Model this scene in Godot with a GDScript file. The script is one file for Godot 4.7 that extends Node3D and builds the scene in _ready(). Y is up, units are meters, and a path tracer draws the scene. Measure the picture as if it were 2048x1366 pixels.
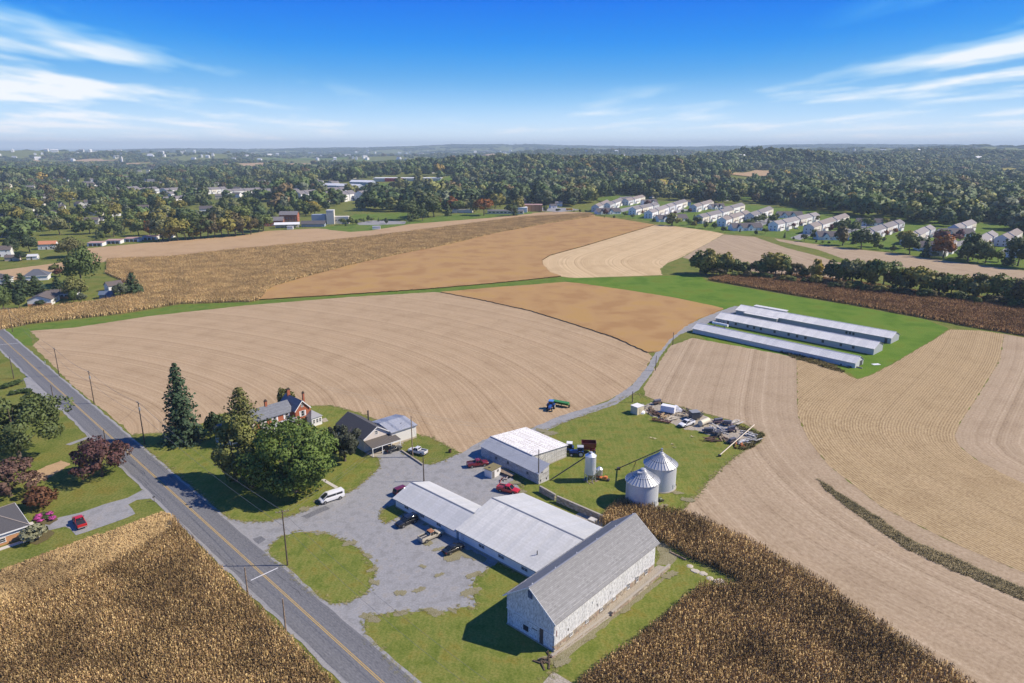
extends Node3D
# An October farm seen from a drone: y is up, metres. The photograph is 2048 x 1366; a pixel of it gives a direction
# and the level ground (or the height that is passed) gives the distance.
const EYE := Vector3(0, 80, 0)
const FOCAL := 1365.0
const PITCH := -0.27491
var rng := RandomNumberGenerator.new()
var used_names := {}
var mats := {}

func _ready() -> void:
	rng.seed = 7
	setup_view()
	make_textures()
	build_land()
	build_farm()
	build_objects()
	build_near_trees()
	build_neighbours()
	build_far()

# ---------------------------------------------------------------- camera, sky, sun
func setup_view() -> void:
	var cam := Camera3D.new()
	cam.name = "camera"
	cam.position = EYE
	cam.rotation = Vector3(PITCH, 0, 0)
	cam.fov = 53.16
	cam.near = 0.5
	cam.far = 60000.0
	add_child(cam)
	var sun := DirectionalLight3D.new()
	sun.name = "sun"
	sun.light_energy = 1.6
	sun.light_color = Color(1.0, 0.95, 0.865)
	sun.light_angular_distance = 0.53
	sun.shadow_enabled = true
	add_child(sun)
	sun.look_at_from_position(Vector3.ZERO, Vector3(-0.745, -0.667, 0.022), Vector3.UP)
	var env := Environment.new()
	env.background_mode = Environment.BG_SKY
	env.tonemap_mode = Environment.TONE_MAPPER_LINEAR
	env.tonemap_exposure = 1.32
	env.sdfgi_enabled = true
	env.ssao_enabled = true
	env.ssil_enabled = true
	env.fog_enabled = true
	env.fog_density = 0.0001
	env.fog_light_color = Color(0.84, 0.935, 1.0)
	var sky := Sky.new()
	var pm := PanoramaSkyMaterial.new()
	pm.panorama = sky_texture()
	pm.energy_multiplier = 0.94
	sky.sky_material = pm
	env.sky = sky
	var we := WorldEnvironment.new()
	we.name = "world_environment"
	we.environment = env
	add_child(we)

func sky_texture() -> ImageTexture:
	# fair-weather air: deep blue aloft, pale at the horizon; cirrus lies in a level layer, so its streaks draw together with distance
	var w := 4096
	var h := 2048
	var img := Image.create(w, h, false, Image.FORMAT_RGB8)
	var n1 := FastNoiseLite.new()
	n1.seed = 11
	n1.noise_type = FastNoiseLite.TYPE_SIMPLEX_SMOOTH
	n1.frequency = 1.0
	n1.fractal_octaves = 5
	n1.fractal_gain = 0.55
	var n2 := FastNoiseLite.new()
	n2.seed = 5
	n2.noise_type = FastNoiseLite.TYPE_SIMPLEX_SMOOTH
	n2.frequency = 1.0
	n2.fractal_octaves = 2
	var stops := [0.0, 1.2, 3.0, 5.5, 8.0, 11.0, 20.0, 45.0, 90.0]
	var cols := [Color(0.96, 0.98, 1.0), Color(0.86, 0.94, 1.0), Color(0.67, 0.85, 1.0), Color(0.38, 0.72, 1.0), Color(0.13, 0.60, 1.0), Color(0.0, 0.49, 0.99), Color(0.05, 0.44, 0.92), Color(0.13, 0.40, 0.78), Color(0.15, 0.38, 0.72)]
	var white := Color(0.985, 0.99, 1.0)
	for y in h:
		var el := 90.0 - (y + 0.5) / h * 180.0
		var k := 0
		while k < stops.size() - 2 and el > stops[k + 1]:
			k += 1
		var base: Color = cols[k].lerp(cols[k + 1], clampf((el - stops[k]) / (stops[k + 1] - stops[k]), 0, 1))
		# air is brightest low down, where one looks through most of it
		var low := lerpf(1.0, 0.74, smoothstep(0.0, 6.0, el))
		base = (base.srgb_to_linear() * low).linear_to_srgb()
		var cloud := (white.srgb_to_linear() * lerpf(low, 1.0, 0.5)).linear_to_srgb()
		if el < -0.3:
			base = Color(0.62, 0.66, 0.66)
		if el > 26.0 or el < -0.3:
			img.fill_rect(Rect2i(0, y, w, 1), base)
			continue
		var t := 1.0 / tan(deg_to_rad(maxf(el, 0.0) + 1.3))
		var fade := clampf((26.0 - el) / 18.0, 0.0, 1.0)
		for x in w:
			var az := ((x + 0.5) / w - 0.5) * TAU
			var px := sin(az) * t
			var pz := cos(az) * t
			var bank := 0.50 + 0.36 * cos(az * 4.0 + PI) + 0.14 * sin(az) + n2.get_noise_2d(px * 0.14 + 4.0, pz * 0.08) * 0.60 - maxf(0.0, el - 4.0) * 0.05
			var cov := clampf(bank, 0.0, 1.0)
			if cov <= 0.0:
				img.set_pixel(x, y, base)
				continue
			var wisp := n1.get_noise_2d(px * 0.42 + 7.0, pz * 0.17 + px * 0.10)
			var a := clampf(wisp * 1.9 + cov * 0.85 - 0.36, 0.0, 1.0) * cov * 1.3 + cov * 0.13
			img.set_pixel(x, y, base.lerp(cloud, minf(a, 0.95) * fade))
	return ImageTexture.create_from_image(img)

# ---------------------------------------------------------------- pixels to places
func ray_of(px: float, py: float) -> Vector3:
	return Basis(Vector3.RIGHT, PITCH) * Vector3((px - 1024.0) / FOCAL, (683.0 - py) / FOCAL, -1.0)

func P(px: float, py: float, h := 0.0) -> Vector3:
	var d := ray_of(px, py)
	return EYE + d * ((EYE.y - h) / -d.y)

func G2(px: float, py: float) -> Vector2:
	var p := P(px, py)
	return Vector2(p.x, p.z)

func PT(px: float, py: float) -> Vector3:
	# the same where the land rolls
	var d := ray_of(px, py).normalized()
	var t := 500.0
	while t < 16000.0:
		var p := EYE + d * t
		if p.y <= land_height(p.x, p.z):
			return Vector3(p.x, land_height(p.x, p.z), p.z)
		t += maxf(3.0, t * 0.004)
	return EYE + d * 16000.0

func pix(a: Array) -> PackedVector2Array:
	var r := PackedVector2Array()
	var i := 0
	while i < a.size():
		r.append(G2(a[i], a[i + 1]))
		i += 2
	return r

# ---------------------------------------------------------------- naming
func numbered(called: String) -> String:
	var k: int = used_names.get(called, 0)
	used_names[called] = k + 1
	return called if k == 0 else "%s_%03d" % [called, k]

func tag(o: Node, label: String, category: String, group := "") -> Node:
	o.set_meta("label", label)
	o.set_meta("category", category)
	if group != "":
		o.set_meta("group", group)
	return o

func thing(called: String, label: String, category: String, at := Vector3.ZERO, turn := 0.0, group := "") -> Node3D:
	var o := Node3D.new()
	o.name = numbered(called)
	add_child(o)
	o.position = at
	o.rotation.y = turn
	tag(o, label, category, group)
	return o

func copy_of(src: Node3D, at: Vector3, turn: float, label: String, group := "") -> Node3D:
	var called: String = src.name
	var c: Node3D = src.duplicate()
	var rx := RegEx.create_from_string("_\\d{3}$")
	c.name = numbered(rx.sub(called, ""))
	add_child(c)
	c.position = at
	c.rotation.y = turn
	c.set_meta("label", label)
	if group != "":
		c.set_meta("group", group)
	return c

func part(called: String, mesh: Mesh, m: Material, parent: Node3D, at := Vector3.ZERO) -> MeshInstance3D:
	var o := MeshInstance3D.new()
	o.name = called
	o.mesh = mesh
	o.material_override = m
	o.position = at
	parent.add_child(o, true)
	return o

func structure(called: String, mesh: Mesh, m: Material) -> MeshInstance3D:
	var o := MeshInstance3D.new()
	o.name = numbered(called)
	o.mesh = mesh
	o.material_override = m
	add_child(o)
	o.set_meta("kind", "structure")
	return o

# ---------------------------------------------------------------- materials: colours are real-world linear values
func lin(r: float, g: float, b: float) -> Color:
	return Color(r, g, b).linear_to_srgb()

func mat(key: String, r: float, g: float, b: float, rough := 0.8, metal := 0.0) -> StandardMaterial3D:
	if mats.has(key):
		return mats[key]
	var m := StandardMaterial3D.new()
	m.resource_name = key
	m.albedo_color = lin(r, g, b)
	m.roughness = rough
	m.metallic = metal
	mats[key] = m
	return m

func vmat(key: String, r: float, g: float, b: float, rough := 0.8) -> StandardMaterial3D:
	var m := mat(key, r, g, b, rough)
	m.vertex_color_use_as_albedo = true
	return m

func leafmat(key: String, r: float, g: float, b: float) -> StandardMaterial3D:
	var m := vmat(key, r, g, b, 0.62)
	m.backlight_enabled = true
	m.backlight = Color(0.52, 0.58, 0.36)
	m.metallic_specular = 0.35
	m.cull_mode = BaseMaterial3D.CULL_DISABLED
	return m

func glass(key := "glass") -> StandardMaterial3D:
	return mat(key, 0.012, 0.016, 0.02, 0.06)

# ---------------------------------------------------------------- mesh builder: corners run counter-clockwise seen from outside
class MB:
	var v := PackedVector3Array()
	var n := PackedVector3Array()
	var t := PackedVector2Array()
	var c := PackedColorArray()
	var tint := Color.WHITE
	var tinted := false

	func tri(a: Vector3, b: Vector3, d: Vector3, na: Vector3, nb: Vector3, nd: Vector3, ta := Vector2.ZERO, tb := Vector2.ZERO, td := Vector2.ZERO) -> void:
		v.append(a); v.append(d); v.append(b)
		n.append(na); n.append(nd); n.append(nb)
		t.append(ta); t.append(td); t.append(tb)
		if tinted:
			c.append(tint); c.append(tint); c.append(tint)

	func quad(a: Vector3, b: Vector3, d: Vector3, e: Vector3, u0 := 0.0, v0 := 0.0) -> void:
		var nn := (b - a).cross(e - a).normalized()
		var lu := a.distance_to(b)
		var lv := a.distance_to(e)
		var ta := Vector2(u0, v0)
		var tb := Vector2(u0 + lu, v0)
		var td := Vector2(u0 + lu, v0 + lv)
		var te := Vector2(u0, v0 + lv)
		tri(a, b, d, nn, nn, nn, ta, tb, td)
		tri(a, d, e, nn, nn, nn, ta, td, te)

	func squad(a: Vector3, b: Vector3, d: Vector3, e: Vector3, na: Vector3, nb: Vector3, nd: Vector3, ne: Vector3, ta := Vector2.ZERO, tb := Vector2(1, 0), td := Vector2(1, 1), te := Vector2(0, 1)) -> void:
		tri(a, b, d, na, nb, nd, ta, tb, td)
		tri(a, d, e, na, nd, ne, ta, td, te)

	func fan(p: Array) -> void:
		var nn: Vector3 = (p[1] - p[0]).cross(p[2] - p[0]).normalized()
		var ux: Vector3 = (p[1] - p[0]).normalized()
		var uy := nn.cross(ux)
		for i in range(1, p.size() - 1):
			var a: Vector3 = p[0]
			var b: Vector3 = p[i]
			var d: Vector3 = p[i + 1]
			tri(a, b, d, nn, nn, nn, Vector2.ZERO, Vector2((b - a).dot(ux), (b - a).dot(uy)), Vector2((d - a).dot(ux), (d - a).dot(uy)))

	func box(at: Vector3, size: Vector3, bs := Basis.IDENTITY) -> MB:
		var x := bs.x * size.x * 0.5
		var y := bs.y * size.y * 0.5
		var z := bs.z * size.z * 0.5
		quad(at - x - y + z, at + x - y + z, at + x + y + z, at - x + y + z)
		quad(at + x - y - z, at - x - y - z, at - x + y - z, at + x + y - z)
		quad(at + x - y + z, at + x - y - z, at + x + y - z, at + x + y + z)
		quad(at - x - y - z, at - x - y + z, at - x + y + z, at - x + y - z)
		quad(at - x + y + z, at + x + y + z, at + x + y - z, at - x + y - z)
		quad(at - x - y - z, at + x - y - z, at + x - y + z, at - x - y + z)
		return self

	func bar(a: Vector3, b: Vector3, w: float, h: float) -> MB:
		var d := b - a
		var z := d.normalized()
		var up := Vector3.UP if absf(z.y) < 0.95 else Vector3.RIGHT
		var x := up.cross(z).normalized()
		var y := z.cross(x)
		return box((a + b) * 0.5, Vector3(w, h, d.length()), Basis(x, y, z))

	func tube(a: Vector3, b: Vector3, ra: float, rb: float, sides := 10, caps := true) -> MB:
		var z := (b - a).normalized()
		var up := Vector3.UP if absf(z.y) < 0.95 else Vector3.RIGHT
		var x := up.cross(z).normalized()
		var y := z.cross(x)
		var l := a.distance_to(b)
		for i in sides:
			var f0 := TAU * i / sides
			var f1 := TAU * (i + 1) / sides
			var d0 := x * cos(f0) + y * sin(f0)
			var d1 := x * cos(f1) + y * sin(f1)
			squad(a + d0 * ra, a + d1 * ra, b + d1 * rb, b + d0 * rb, d0, d1, d1, d0, Vector2(f0 * ra, 0), Vector2(f1 * ra, 0), Vector2(f1 * ra, l), Vector2(f0 * ra, l))
			if caps:
				tri(b, b + d0 * rb, b + d1 * rb, z, z, z)
				tri(a, a + d1 * ra, a + d0 * ra, -z, -z, -z)
		return self

	func lathe(at: Vector3, prof: Array, sides := 24, smooth := true) -> MB:
		# prof: Vector2(radius, height) from the bottom up
		for k in prof.size() - 1:
			var p: Vector2 = prof[k]
			var q: Vector2 = prof[k + 1]
			var sl := Vector2(q.y - p.y, p.x - q.x).normalized()
			for i in sides:
				var f0 := TAU * i / sides
				var f1 := TAU * (i + 1) / sides
				var d0 := Vector3(cos(f0), 0, -sin(f0))
				var d1 := Vector3(cos(f1), 0, -sin(f1))
				var n0 := (d0 * sl.x + Vector3.UP * sl.y)
				var n1 := (d1 * sl.x + Vector3.UP * sl.y)
				if not smooth:
					n0 = (n0 + n1).normalized()
					n1 = n0
				squad(at + d0 * p.x + Vector3.UP * p.y, at + d1 * p.x + Vector3.UP * p.y, at + d1 * q.x + Vector3.UP * q.y, at + d0 * q.x + Vector3.UP * q.y, n0, n1, n1, n0, Vector2(f0 * 3.8, p.y), Vector2(f1 * 3.8, p.y), Vector2(f1 * 3.8, q.y), Vector2(f0 * 3.8, q.y))
		return self

	func prism(p: Array, depth: Vector3) -> MB:
		# a convex outline, counter-clockwise seen against «depth», pushed along «depth»
		var back: Array = []
		for q in p:
			back.append(q - depth)
		fan(p)
		var rv := back.duplicate()
		rv.reverse()
		fan(rv)
		for i in p.size():
			var j: int = (i + 1) % p.size()
			quad(back[i], back[j], p[j], p[i])
		return self

	func loft(rings: Array, caps := true) -> MB:
		# rings of points, each counter-clockwise seen from the last ring back to the first; smooth normals
		var m: int = rings.size()
		var k: int = rings[0].size()
		var nn: Array = []
		for i in m:
			var row: Array = []
			for j in k:
				var du: Vector3 = rings[i][(j + 1) % k] - rings[i][(j + k - 1) % k]
				var dv: Vector3 = rings[mini(i + 1, m - 1)][j] - rings[maxi(i - 1, 0)][j]
				row.append(du.cross(dv).normalized())
			nn.append(row)
		for i in m - 1:
			for j in k:
				var j2: int = (j + 1) % k
				squad(rings[i][j], rings[i][j2], rings[i + 1][j2], rings[i + 1][j], nn[i][j], nn[i][j2], nn[i + 1][j2], nn[i + 1][j])
		if caps:
			var a: Array = rings[0].duplicate()
			a.reverse()
			fan(a)
			fan(rings[m - 1])
		return self

	func done() -> ArrayMesh:
		var arr := []
		arr.resize(Mesh.ARRAY_MAX)
		arr[Mesh.ARRAY_VERTEX] = v
		arr[Mesh.ARRAY_NORMAL] = n
		arr[Mesh.ARRAY_TEX_UV] = t
		if tinted:
			arr[Mesh.ARRAY_COLOR] = c
		var m := ArrayMesh.new()
		if v.size():
			m.add_surface_from_arrays(Mesh.PRIMITIVE_TRIANGLES, arr)
		return m

func mb() -> MB:
	return MB.new()

func boxmesh(size: Vector3, at := Vector3.ZERO) -> ArrayMesh:
	return mb().box(at, size).done()

# ---------------------------------------------------------------- computed textures: what surfaces are made of
var tx := {}
var noise_cache := {}

func nz(size: int, freq: float, sd: int, octaves := 4, kind := FastNoiseLite.TYPE_SIMPLEX_SMOOTH) -> PackedByteArray:
	var key := "%d_%f_%d_%d_%d" % [size, freq, sd, octaves, kind]
	if noise_cache.has(key):
		return noise_cache[key]
	var f := FastNoiseLite.new()
	f.seed = sd
	f.noise_type = kind
	f.frequency = freq
	f.fractal_octaves = octaves
	var im := f.get_seamless_image(size, size)
	im.convert(Image.FORMAT_L8)
	noise_cache[key] = im.get_data()
	return noise_cache[key]

func ramp(cols: Array) -> PackedByteArray:
	# evenly spaced linear colours -> 256 sRGB entries
	var out := PackedByteArray()
	for i in 256:
		var f := i / 255.0 * (cols.size() - 1)
		var k := mini(int(f), cols.size() - 2)
		var c: Color = cols[k].lerp(cols[k + 1], f - k).linear_to_srgb()
		out.append(int(c.r * 255)); out.append(int(c.g * 255)); out.append(int(c.b * 255))
	return out

func weave(size: int, layers: Array, cols: Array, rows := PackedFloat32Array(), columns := PackedFloat32Array()) -> ImageTexture:
	# layers: [noise bytes, weight]; rows and columns add a value per line of the picture
	var lut := ramp(cols)
	var out := PackedByteArray()
	out.resize(size * size * 3)
	var a: PackedByteArray = layers[0][0]
	var wa: float = layers[0][1] / 255.0
	var b: PackedByteArray = layers[1][0]
	var wb: float = layers[1][1] / 255.0
	var off: float = 0.5 - 0.5 * (layers[0][1] + layers[1][1])
	var hr := rows.size() > 0
	var hc := columns.size() > 0
	var o := 0
	var i := 0
	for y in size:
		var r := off + (rows[y] if hr else 0.0)
		for x in size:
			var f := a[i] * wa + b[i] * wb + r
			if hc:
				f += columns[x]
			var k := clampi(int(f * 255.0), 0, 255) * 3
			out[o] = lut[k]
			out[o + 1] = lut[k + 1]
			out[o + 2] = lut[k + 2]
			o += 3
			i += 1
	return ImageTexture.create_from_image(Image.create_from_data(size, size, false, Image.FORMAT_RGB8, out))

func grey_tex(bytes: PackedByteArray, size: int) -> ImageTexture:
	return ImageTexture.create_from_image(Image.create_from_data(size, size, false, Image.FORMAT_L8, bytes))

func wave_rows(size: int, count: float, amp: float, sd: int, jitter := 0.35) -> PackedFloat32Array:
	# furrows: «count» rows over the tile, each a little different
	var r := RandomNumberGenerator.new()
	r.seed = sd
	var ks := PackedFloat32Array()
	for i in int(count) + 2:
		ks.append(r.randf_range(1.0 - jitter * 2.0, 1.0 + jitter * 0.3))
	var out := PackedFloat32Array()
	for y in size:
		var f := y * count / size
		var k := ks[int(f) % int(count)]
		out.append(-amp * k * (0.5 + 0.5 * cos(f * TAU)))
	return out

func pass_rows(size: int, sd: int, n: int, amp: float) -> PackedFloat32Array:
	# broad marks of machine passes: streaks of straw and bare soil
	var r := RandomNumberGenerator.new()
	r.seed = sd
	var out := PackedFloat32Array()
	out.resize(size)
	for k in n:
		var at := r.randi() % size
		var wd := r.randi_range(4, 26)
		var s := r.randf_range(-1.0, 1.0) * amp
		for j in range(-wd, wd + 1):
			var q := (at + j + size) % size
			out[q] += s * (1.0 - absf(j) / (wd + 1.0))
	return out

func add_rows(a: PackedFloat32Array, b: PackedFloat32Array) -> PackedFloat32Array:
	var o := a.duplicate()
	for i in o.size():
		o[i] += b[i]
	return o

func ground_mat(key: String, t: Texture2D, tile: float, detail: Texture2D, dtile: float, rough := 0.95, bump: Texture2D = null, bump_cm := 0.0) -> StandardMaterial3D:
	var m := mat(key, 1, 1, 1, rough)
	m.albedo_texture = t
	m.uv1_scale = Vector3(1.0 / tile, 1.0 / tile, 1)
	m.metallic_specular = 0.2
	if detail:
		m.detail_enabled = true
		m.detail_albedo = detail
		m.detail_blend_mode = BaseMaterial3D.BLEND_MODE_MUL
		m.detail_uv_layer = BaseMaterial3D.DETAIL_UV_2
		m.uv2_scale = Vector3(1.0 / dtile, 1.0 / dtile, 1)
	if bump:
		m.heightmap_enabled = true
		m.heightmap_texture = bump
		m.heightmap_scale = bump_cm
	return m

func L(r: float, g: float, b: float) -> Color:
	return Color(r, g, b)

func make_textures() -> void:
	var s := 512
	var fine := nz(s, 0.16, 1, 3)
	var mid := nz(s, 0.03, 2, 4)
	var coarse := nz(s, 0.010, 3, 4)
	var patch := nz(s, 0.012, 9, 5)
	var fine2 := nz(s, 0.30, 4, 2)
	# multiplied over the fine ones: broad mottling, near white
	tx.mottle = weave(s, [[coarse, 1.5], [mid, 0.5]], [L(0.90, 0.885, 0.87), L(0.97, 0.965, 0.955), L(1, 1, 1), L(1, 0.995, 0.98)])
	tx.mottle_grass = weave(s, [[patch, 1.4], [mid, 0.6]], [L(0.68, 0.78, 0.56), L(0.86, 0.91, 0.76), L(1, 0.97, 0.92), L(1.0, 0.86, 0.70)])
	tx.mottle_soy = weave(s, [[patch, 1.7], [coarse, 0.9]], [L(0.86, 0.81, 0.79), L(0.95, 0.93, 0.915), L(1, 1, 0.99), L(1.0, 1.0, 0.86)])
	var mow := PackedFloat32Array()
	for x in s:
		mow.append(0.03 * (1.0 if (x * 12 / s) % 2 == 0 else -1.0))
	tx.grass = weave(s, [[fine, 1.1], [mid, 0.7]], [L(0.068, 0.088, 0.017), L(0.128, 0.152, 0.032), L(0.190, 0.200, 0.055), L(0.29, 0.25, 0.10)])
	tx.mown = weave(s, [[fine, 0.9], [mid, 0.6]], [L(0.082, 0.100, 0.019), L(0.145, 0.172, 0.035), L(0.205, 0.215, 0.058), L(0.32, 0.275, 0.115)], PackedFloat32Array(), mow)
	tx.alfalfa = weave(s, [[fine, 1.1], [mid, 0.8]], [L(0.065, 0.115, 0.015), L(0.105, 0.185, 0.022), L(0.135, 0.215, 0.030), L(0.18, 0.24, 0.05)])
	tx.strip = weave(s, [[fine, 1.1], [mid, 0.8]], [L(0.06, 0.105, 0.018), L(0.10, 0.165, 0.026), L(0.15, 0.205, 0.04), L(0.22, 0.24, 0.07)])
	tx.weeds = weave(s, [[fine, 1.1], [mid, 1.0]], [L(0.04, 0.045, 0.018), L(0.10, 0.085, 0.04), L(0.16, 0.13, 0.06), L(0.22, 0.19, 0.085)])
	tx.yellow_crop = weave(s, [[fine, 0.9], [mid, 0.8]], [L(0.16, 0.15, 0.03), L(0.30, 0.26, 0.05), L(0.42, 0.34, 0.06), L(0.5, 0.42, 0.1)])
	tx.worn = weave(s, [[fine, 1.1], [mid, 0.8]], [L(0.13, 0.115, 0.06), L(0.20, 0.185, 0.10), L(0.27, 0.245, 0.155), L(0.36, 0.335, 0.25)])
	tx.woods = weave(s, [[fine, 1.0], [mid, 1.0]], [L(0.02, 0.03, 0.01), L(0.04, 0.06, 0.016), L(0.075, 0.095, 0.03), L(0.13, 0.14, 0.055)])
	var big := 1024
	var bf := nz(big, 0.20, 21, 3)
	var bm := nz(big, 0.025, 22, 4)
	var bf2 := nz(big, 0.33, 24, 2)
	tx.tilled = weave(big, [[bf, 0.62], [bm, 0.42]], [L(0.215, 0.146, 0.082), L(0.355, 0.254, 0.152), L(0.46, 0.343, 0.216), L(0.60, 0.475, 0.325)], add_rows(wave_rows(big, 32, 0.11, 3), pass_rows(big, 31, 60, 0.135)))
	tx.soil = weave(big, [[bf, 0.62], [bm, 0.48]], [L(0.205, 0.148, 0.092), L(0.335, 0.252, 0.163), L(0.43, 0.334, 0.226), L(0.565, 0.462, 0.335)], add_rows(wave_rows(big, 32, 0.08, 5), pass_rows(big, 33, 56, 0.13)))
	tx.stubble = weave(big, [[bf2, 1.0], [bm, 0.35]], [L(0.14, 0.092, 0.050), L(0.345, 0.250, 0.135), L(0.53, 0.405, 0.230), L(0.70, 0.57, 0.36)], add_rows(wave_rows(big, 32, 0.26, 7, 0.25), pass_rows(big, 36, 20, 0.05)))
	tx.pale = weave(big, [[bf2, 0.8], [bm, 0.4]], [L(0.30, 0.20, 0.10), L(0.48, 0.35, 0.195), L(0.61, 0.465, 0.275), L(0.75, 0.61, 0.40)], add_rows(wave_rows(big, 22, 0.16, 8, 0.3), pass_rows(big, 38, 56, 0.16)))
	tx.soy = weave(s, [[fine, 0.9], [mid, 0.6]], [L(0.20, 0.108, 0.042), L(0.335, 0.200, 0.085), L(0.435, 0.276, 0.122), L(0.55, 0.375, 0.17)])
	tx.tan = weave(s, [[fine, 0.9], [mid, 0.6]], [L(0.24, 0.15, 0.078), L(0.375, 0.253, 0.140), L(0.465, 0.328, 0.188), L(0.56, 0.42, 0.265)])
	tx.gravel = weave(big, [[bf2, 0.6], [bm, 0.6]], [L(0.185, 0.184, 0.186), L(0.255, 0.256, 0.260), L(0.305, 0.306, 0.310), L(0.40, 0.395, 0.385)])
	tx.mottle_gravel = weave(s, [[nz(s, 0.020, 14, 5), 1.7], [mid, 0.5]], [L(0.84, 0.835, 0.82), L(0.95, 0.945, 0.935), L(1, 1, 1), L(1, 0.97, 0.92)])
	var crack := nz(big, 0.010, 41, 4, FastNoiseLite.TYPE_CELLULAR)
	var lanes := PackedFloat32Array()
	for x in big:
		lanes.append(0.05 * sin(x * TAU * 3.0 / big + 1.0))
	tx.asphalt = weave(big, [[bf2, 0.55], [bm, 0.75]], [L(0.088, 0.089, 0.095), L(0.138, 0.140, 0.147), L(0.175, 0.177, 0.184), L(0.25, 0.249, 0.248)], PackedFloat32Array(), pass_rows(big, 52, 26, 0.13))
	tx.concrete = weave(s, [[fine, 0.7], [mid, 0.9]], [L(0.20, 0.175, 0.14), L(0.31, 0.275, 0.225), L(0.40, 0.36, 0.30), L(0.5, 0.46, 0.40)])
	# weathered white boards: streaks run up and down
	tx.boards = streaks(s, [L(0.17, 0.165, 0.16), L(0.40, 0.395, 0.385), L(0.66, 0.66, 0.65), L(0.80, 0.80, 0.79), L(0.83, 0.83, 0.82)], 61, 0.15)
	tx.old_boards = streaks(s, [L(0.12, 0.11, 0.10), L(0.27, 0.255, 0.235), L(0.50, 0.485, 0.46), L(0.66, 0.65, 0.625), L(0.76, 0.75, 0.73)], 62, 0.02)
	tx.slate = slates(1024)
	tx.block = weave(s, [[fine, 0.4], [mid, 0.5]], [L(0.60, 0.60, 0.60), L(0.70, 0.70, 0.70), L(0.76, 0.76, 0.76), L(0.80, 0.80, 0.80)])
	tx.metal = weave(s, [[nz(s, 0.012, 71, 3), 1.1], [fine, 0.12]], [L(0.38, 0.39, 0.40), L(0.43, 0.44, 0.45), L(0.47, 0.48, 0.49), L(0.52, 0.53, 0.54)])
	tx.rusty_metal = weave(s, [[nz(s, 0.020, 72, 5), 1.9], [fine2, 0.5]], [L(0.34, 0.28, 0.22), L(0.56, 0.53, 0.50), L(0.70, 0.70, 0.69), L(0.76, 0.76, 0.755)])
	tx.galv = weave(s, [[nz(s, 0.018, 73, 3), 0.8], [fine, 0.3]], [L(0.36, 0.38, 0.41), L(0.44, 0.46, 0.49), L(0.50, 0.52, 0.55), L(0.56, 0.58, 0.60)], wave_rows(s, 24, 0.10, 12, 0.1))
	tx.rusted = weave(s, [[nz(s, 0.025, 74, 5), 1.5], [fine2, 0.4]], [L(0.10, 0.035, 0.015), L(0.24, 0.085, 0.035), L(0.36, 0.14, 0.06), L(0.42, 0.30, 0.19)])
	tx.shingle = weave(s, [[fine2, 0.7], [mid, 0.6]], [L(0.035, 0.034, 0.036), L(0.060, 0.058, 0.060), L(0.085, 0.082, 0.083), L(0.12, 0.115, 0.112)], wave_rows(s, 32, 0.12, 13, 0.2))
	tx.wood = streaks(s, [L(0.06, 0.045, 0.03), L(0.12, 0.09, 0.065), L(0.20, 0.155, 0.115), L(0.28, 0.225, 0.17)], 63, 0.05)

func streaks(s: int, cols: Array, sd: int, shift: float) -> ImageTexture:
	# noise that is drawn out along v, so that wear runs with the grain
	var a := nz(s, 0.09, sd, 4)
	var b := nz(s, 0.02, sd + 50, 4)
	var lut := ramp(cols)
	var out := PackedByteArray()
	out.resize(s * s * 3)
	for y in s:
		for x in s:
			var f := (a[(y / 14 % s) * s + x] * 0.9 + a[((y / 5) % s) * s + (x * 2) % s] * 0.45 + b[((y / 4) % s) * s + x] * 0.5) / 255.0 - 0.925
			f = f * 2.1 + 0.5 + shift
			var k := clampi(int(f * 255.0), 0, 255) * 3
			var o := (y * s + x) * 3
			out[o] = lut[k]
			out[o + 1] = lut[k + 1]
			out[o + 2] = lut[k + 2]
	return ImageTexture.create_from_image(Image.create_from_data(s, s, false, Image.FORMAT_RGB8, out))

func slates(s: int) -> ImageTexture:
	# 32 x 32 small slates to the tile, too small to tell apart from the air: each keeps its own grey and lichen
	var r := RandomNumberGenerator.new()
	r.seed = 77
	var tone := PackedFloat32Array()
	for i in 32 * 32:
		tone.append(clampf(r.randfn(0.5, 0.12), 0.05, 1.0))
	var nf := nz(s, 0.05, 78, 4)
	var lut := ramp([L(0.065, 0.067, 0.075), L(0.105, 0.107, 0.117), L(0.150, 0.153, 0.163), L(0.21, 0.213, 0.224), L(0.36, 0.363, 0.37)])
	var out := PackedByteArray()
	out.resize(s * s * 3)
	var q := s / 32
	for y in s:
		var ry := y / q
		for x in s:
			var rx := ((x + (ry * 37) % (2 * q)) / (2 * q)) % 16
			var f := tone[ry * 32 + rx] * 0.55 + tone[ry * 32 + 31] * 0.45 + (nf[y * s + x] / 255.0 - 0.5) * 0.22
			if y % q < 4:
				f -= 0.24
			var k := clampi(int(f * 255.0), 0, 255) * 3
			var o := (y * s + x) * 3
			out[o] = lut[k]
			out[o + 1] = lut[k + 1]
			out[o + 2] = lut[k + 2]
	return ImageTexture.create_from_image(Image.create_from_data(s, s, false, Image.FORMAT_RGB8, out))

func tmat(key: String, t: Texture2D, tile: float, rough := 0.85, metal := 0.0, tint := Color.WHITE) -> StandardMaterial3D:
	var m := mat(key, tint.r, tint.g, tint.b, rough, metal)
	m.albedo_texture = t
	m.uv1_scale = Vector3(1.0 / tile, 1.0 / tile, 1)
	return m

# ---------------------------------------------------------------- land
var roll := FastNoiseLite.new()
var jag := FastNoiseLite.new()

func bump_hill(x: float, z: float, cx: float, cz: float, rx: float, rz: float, h: float) -> float:
	var a := (x - cx) / rx
	var b := (z - cz) / rz
	return h * exp(-a * a - b * b)

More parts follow.
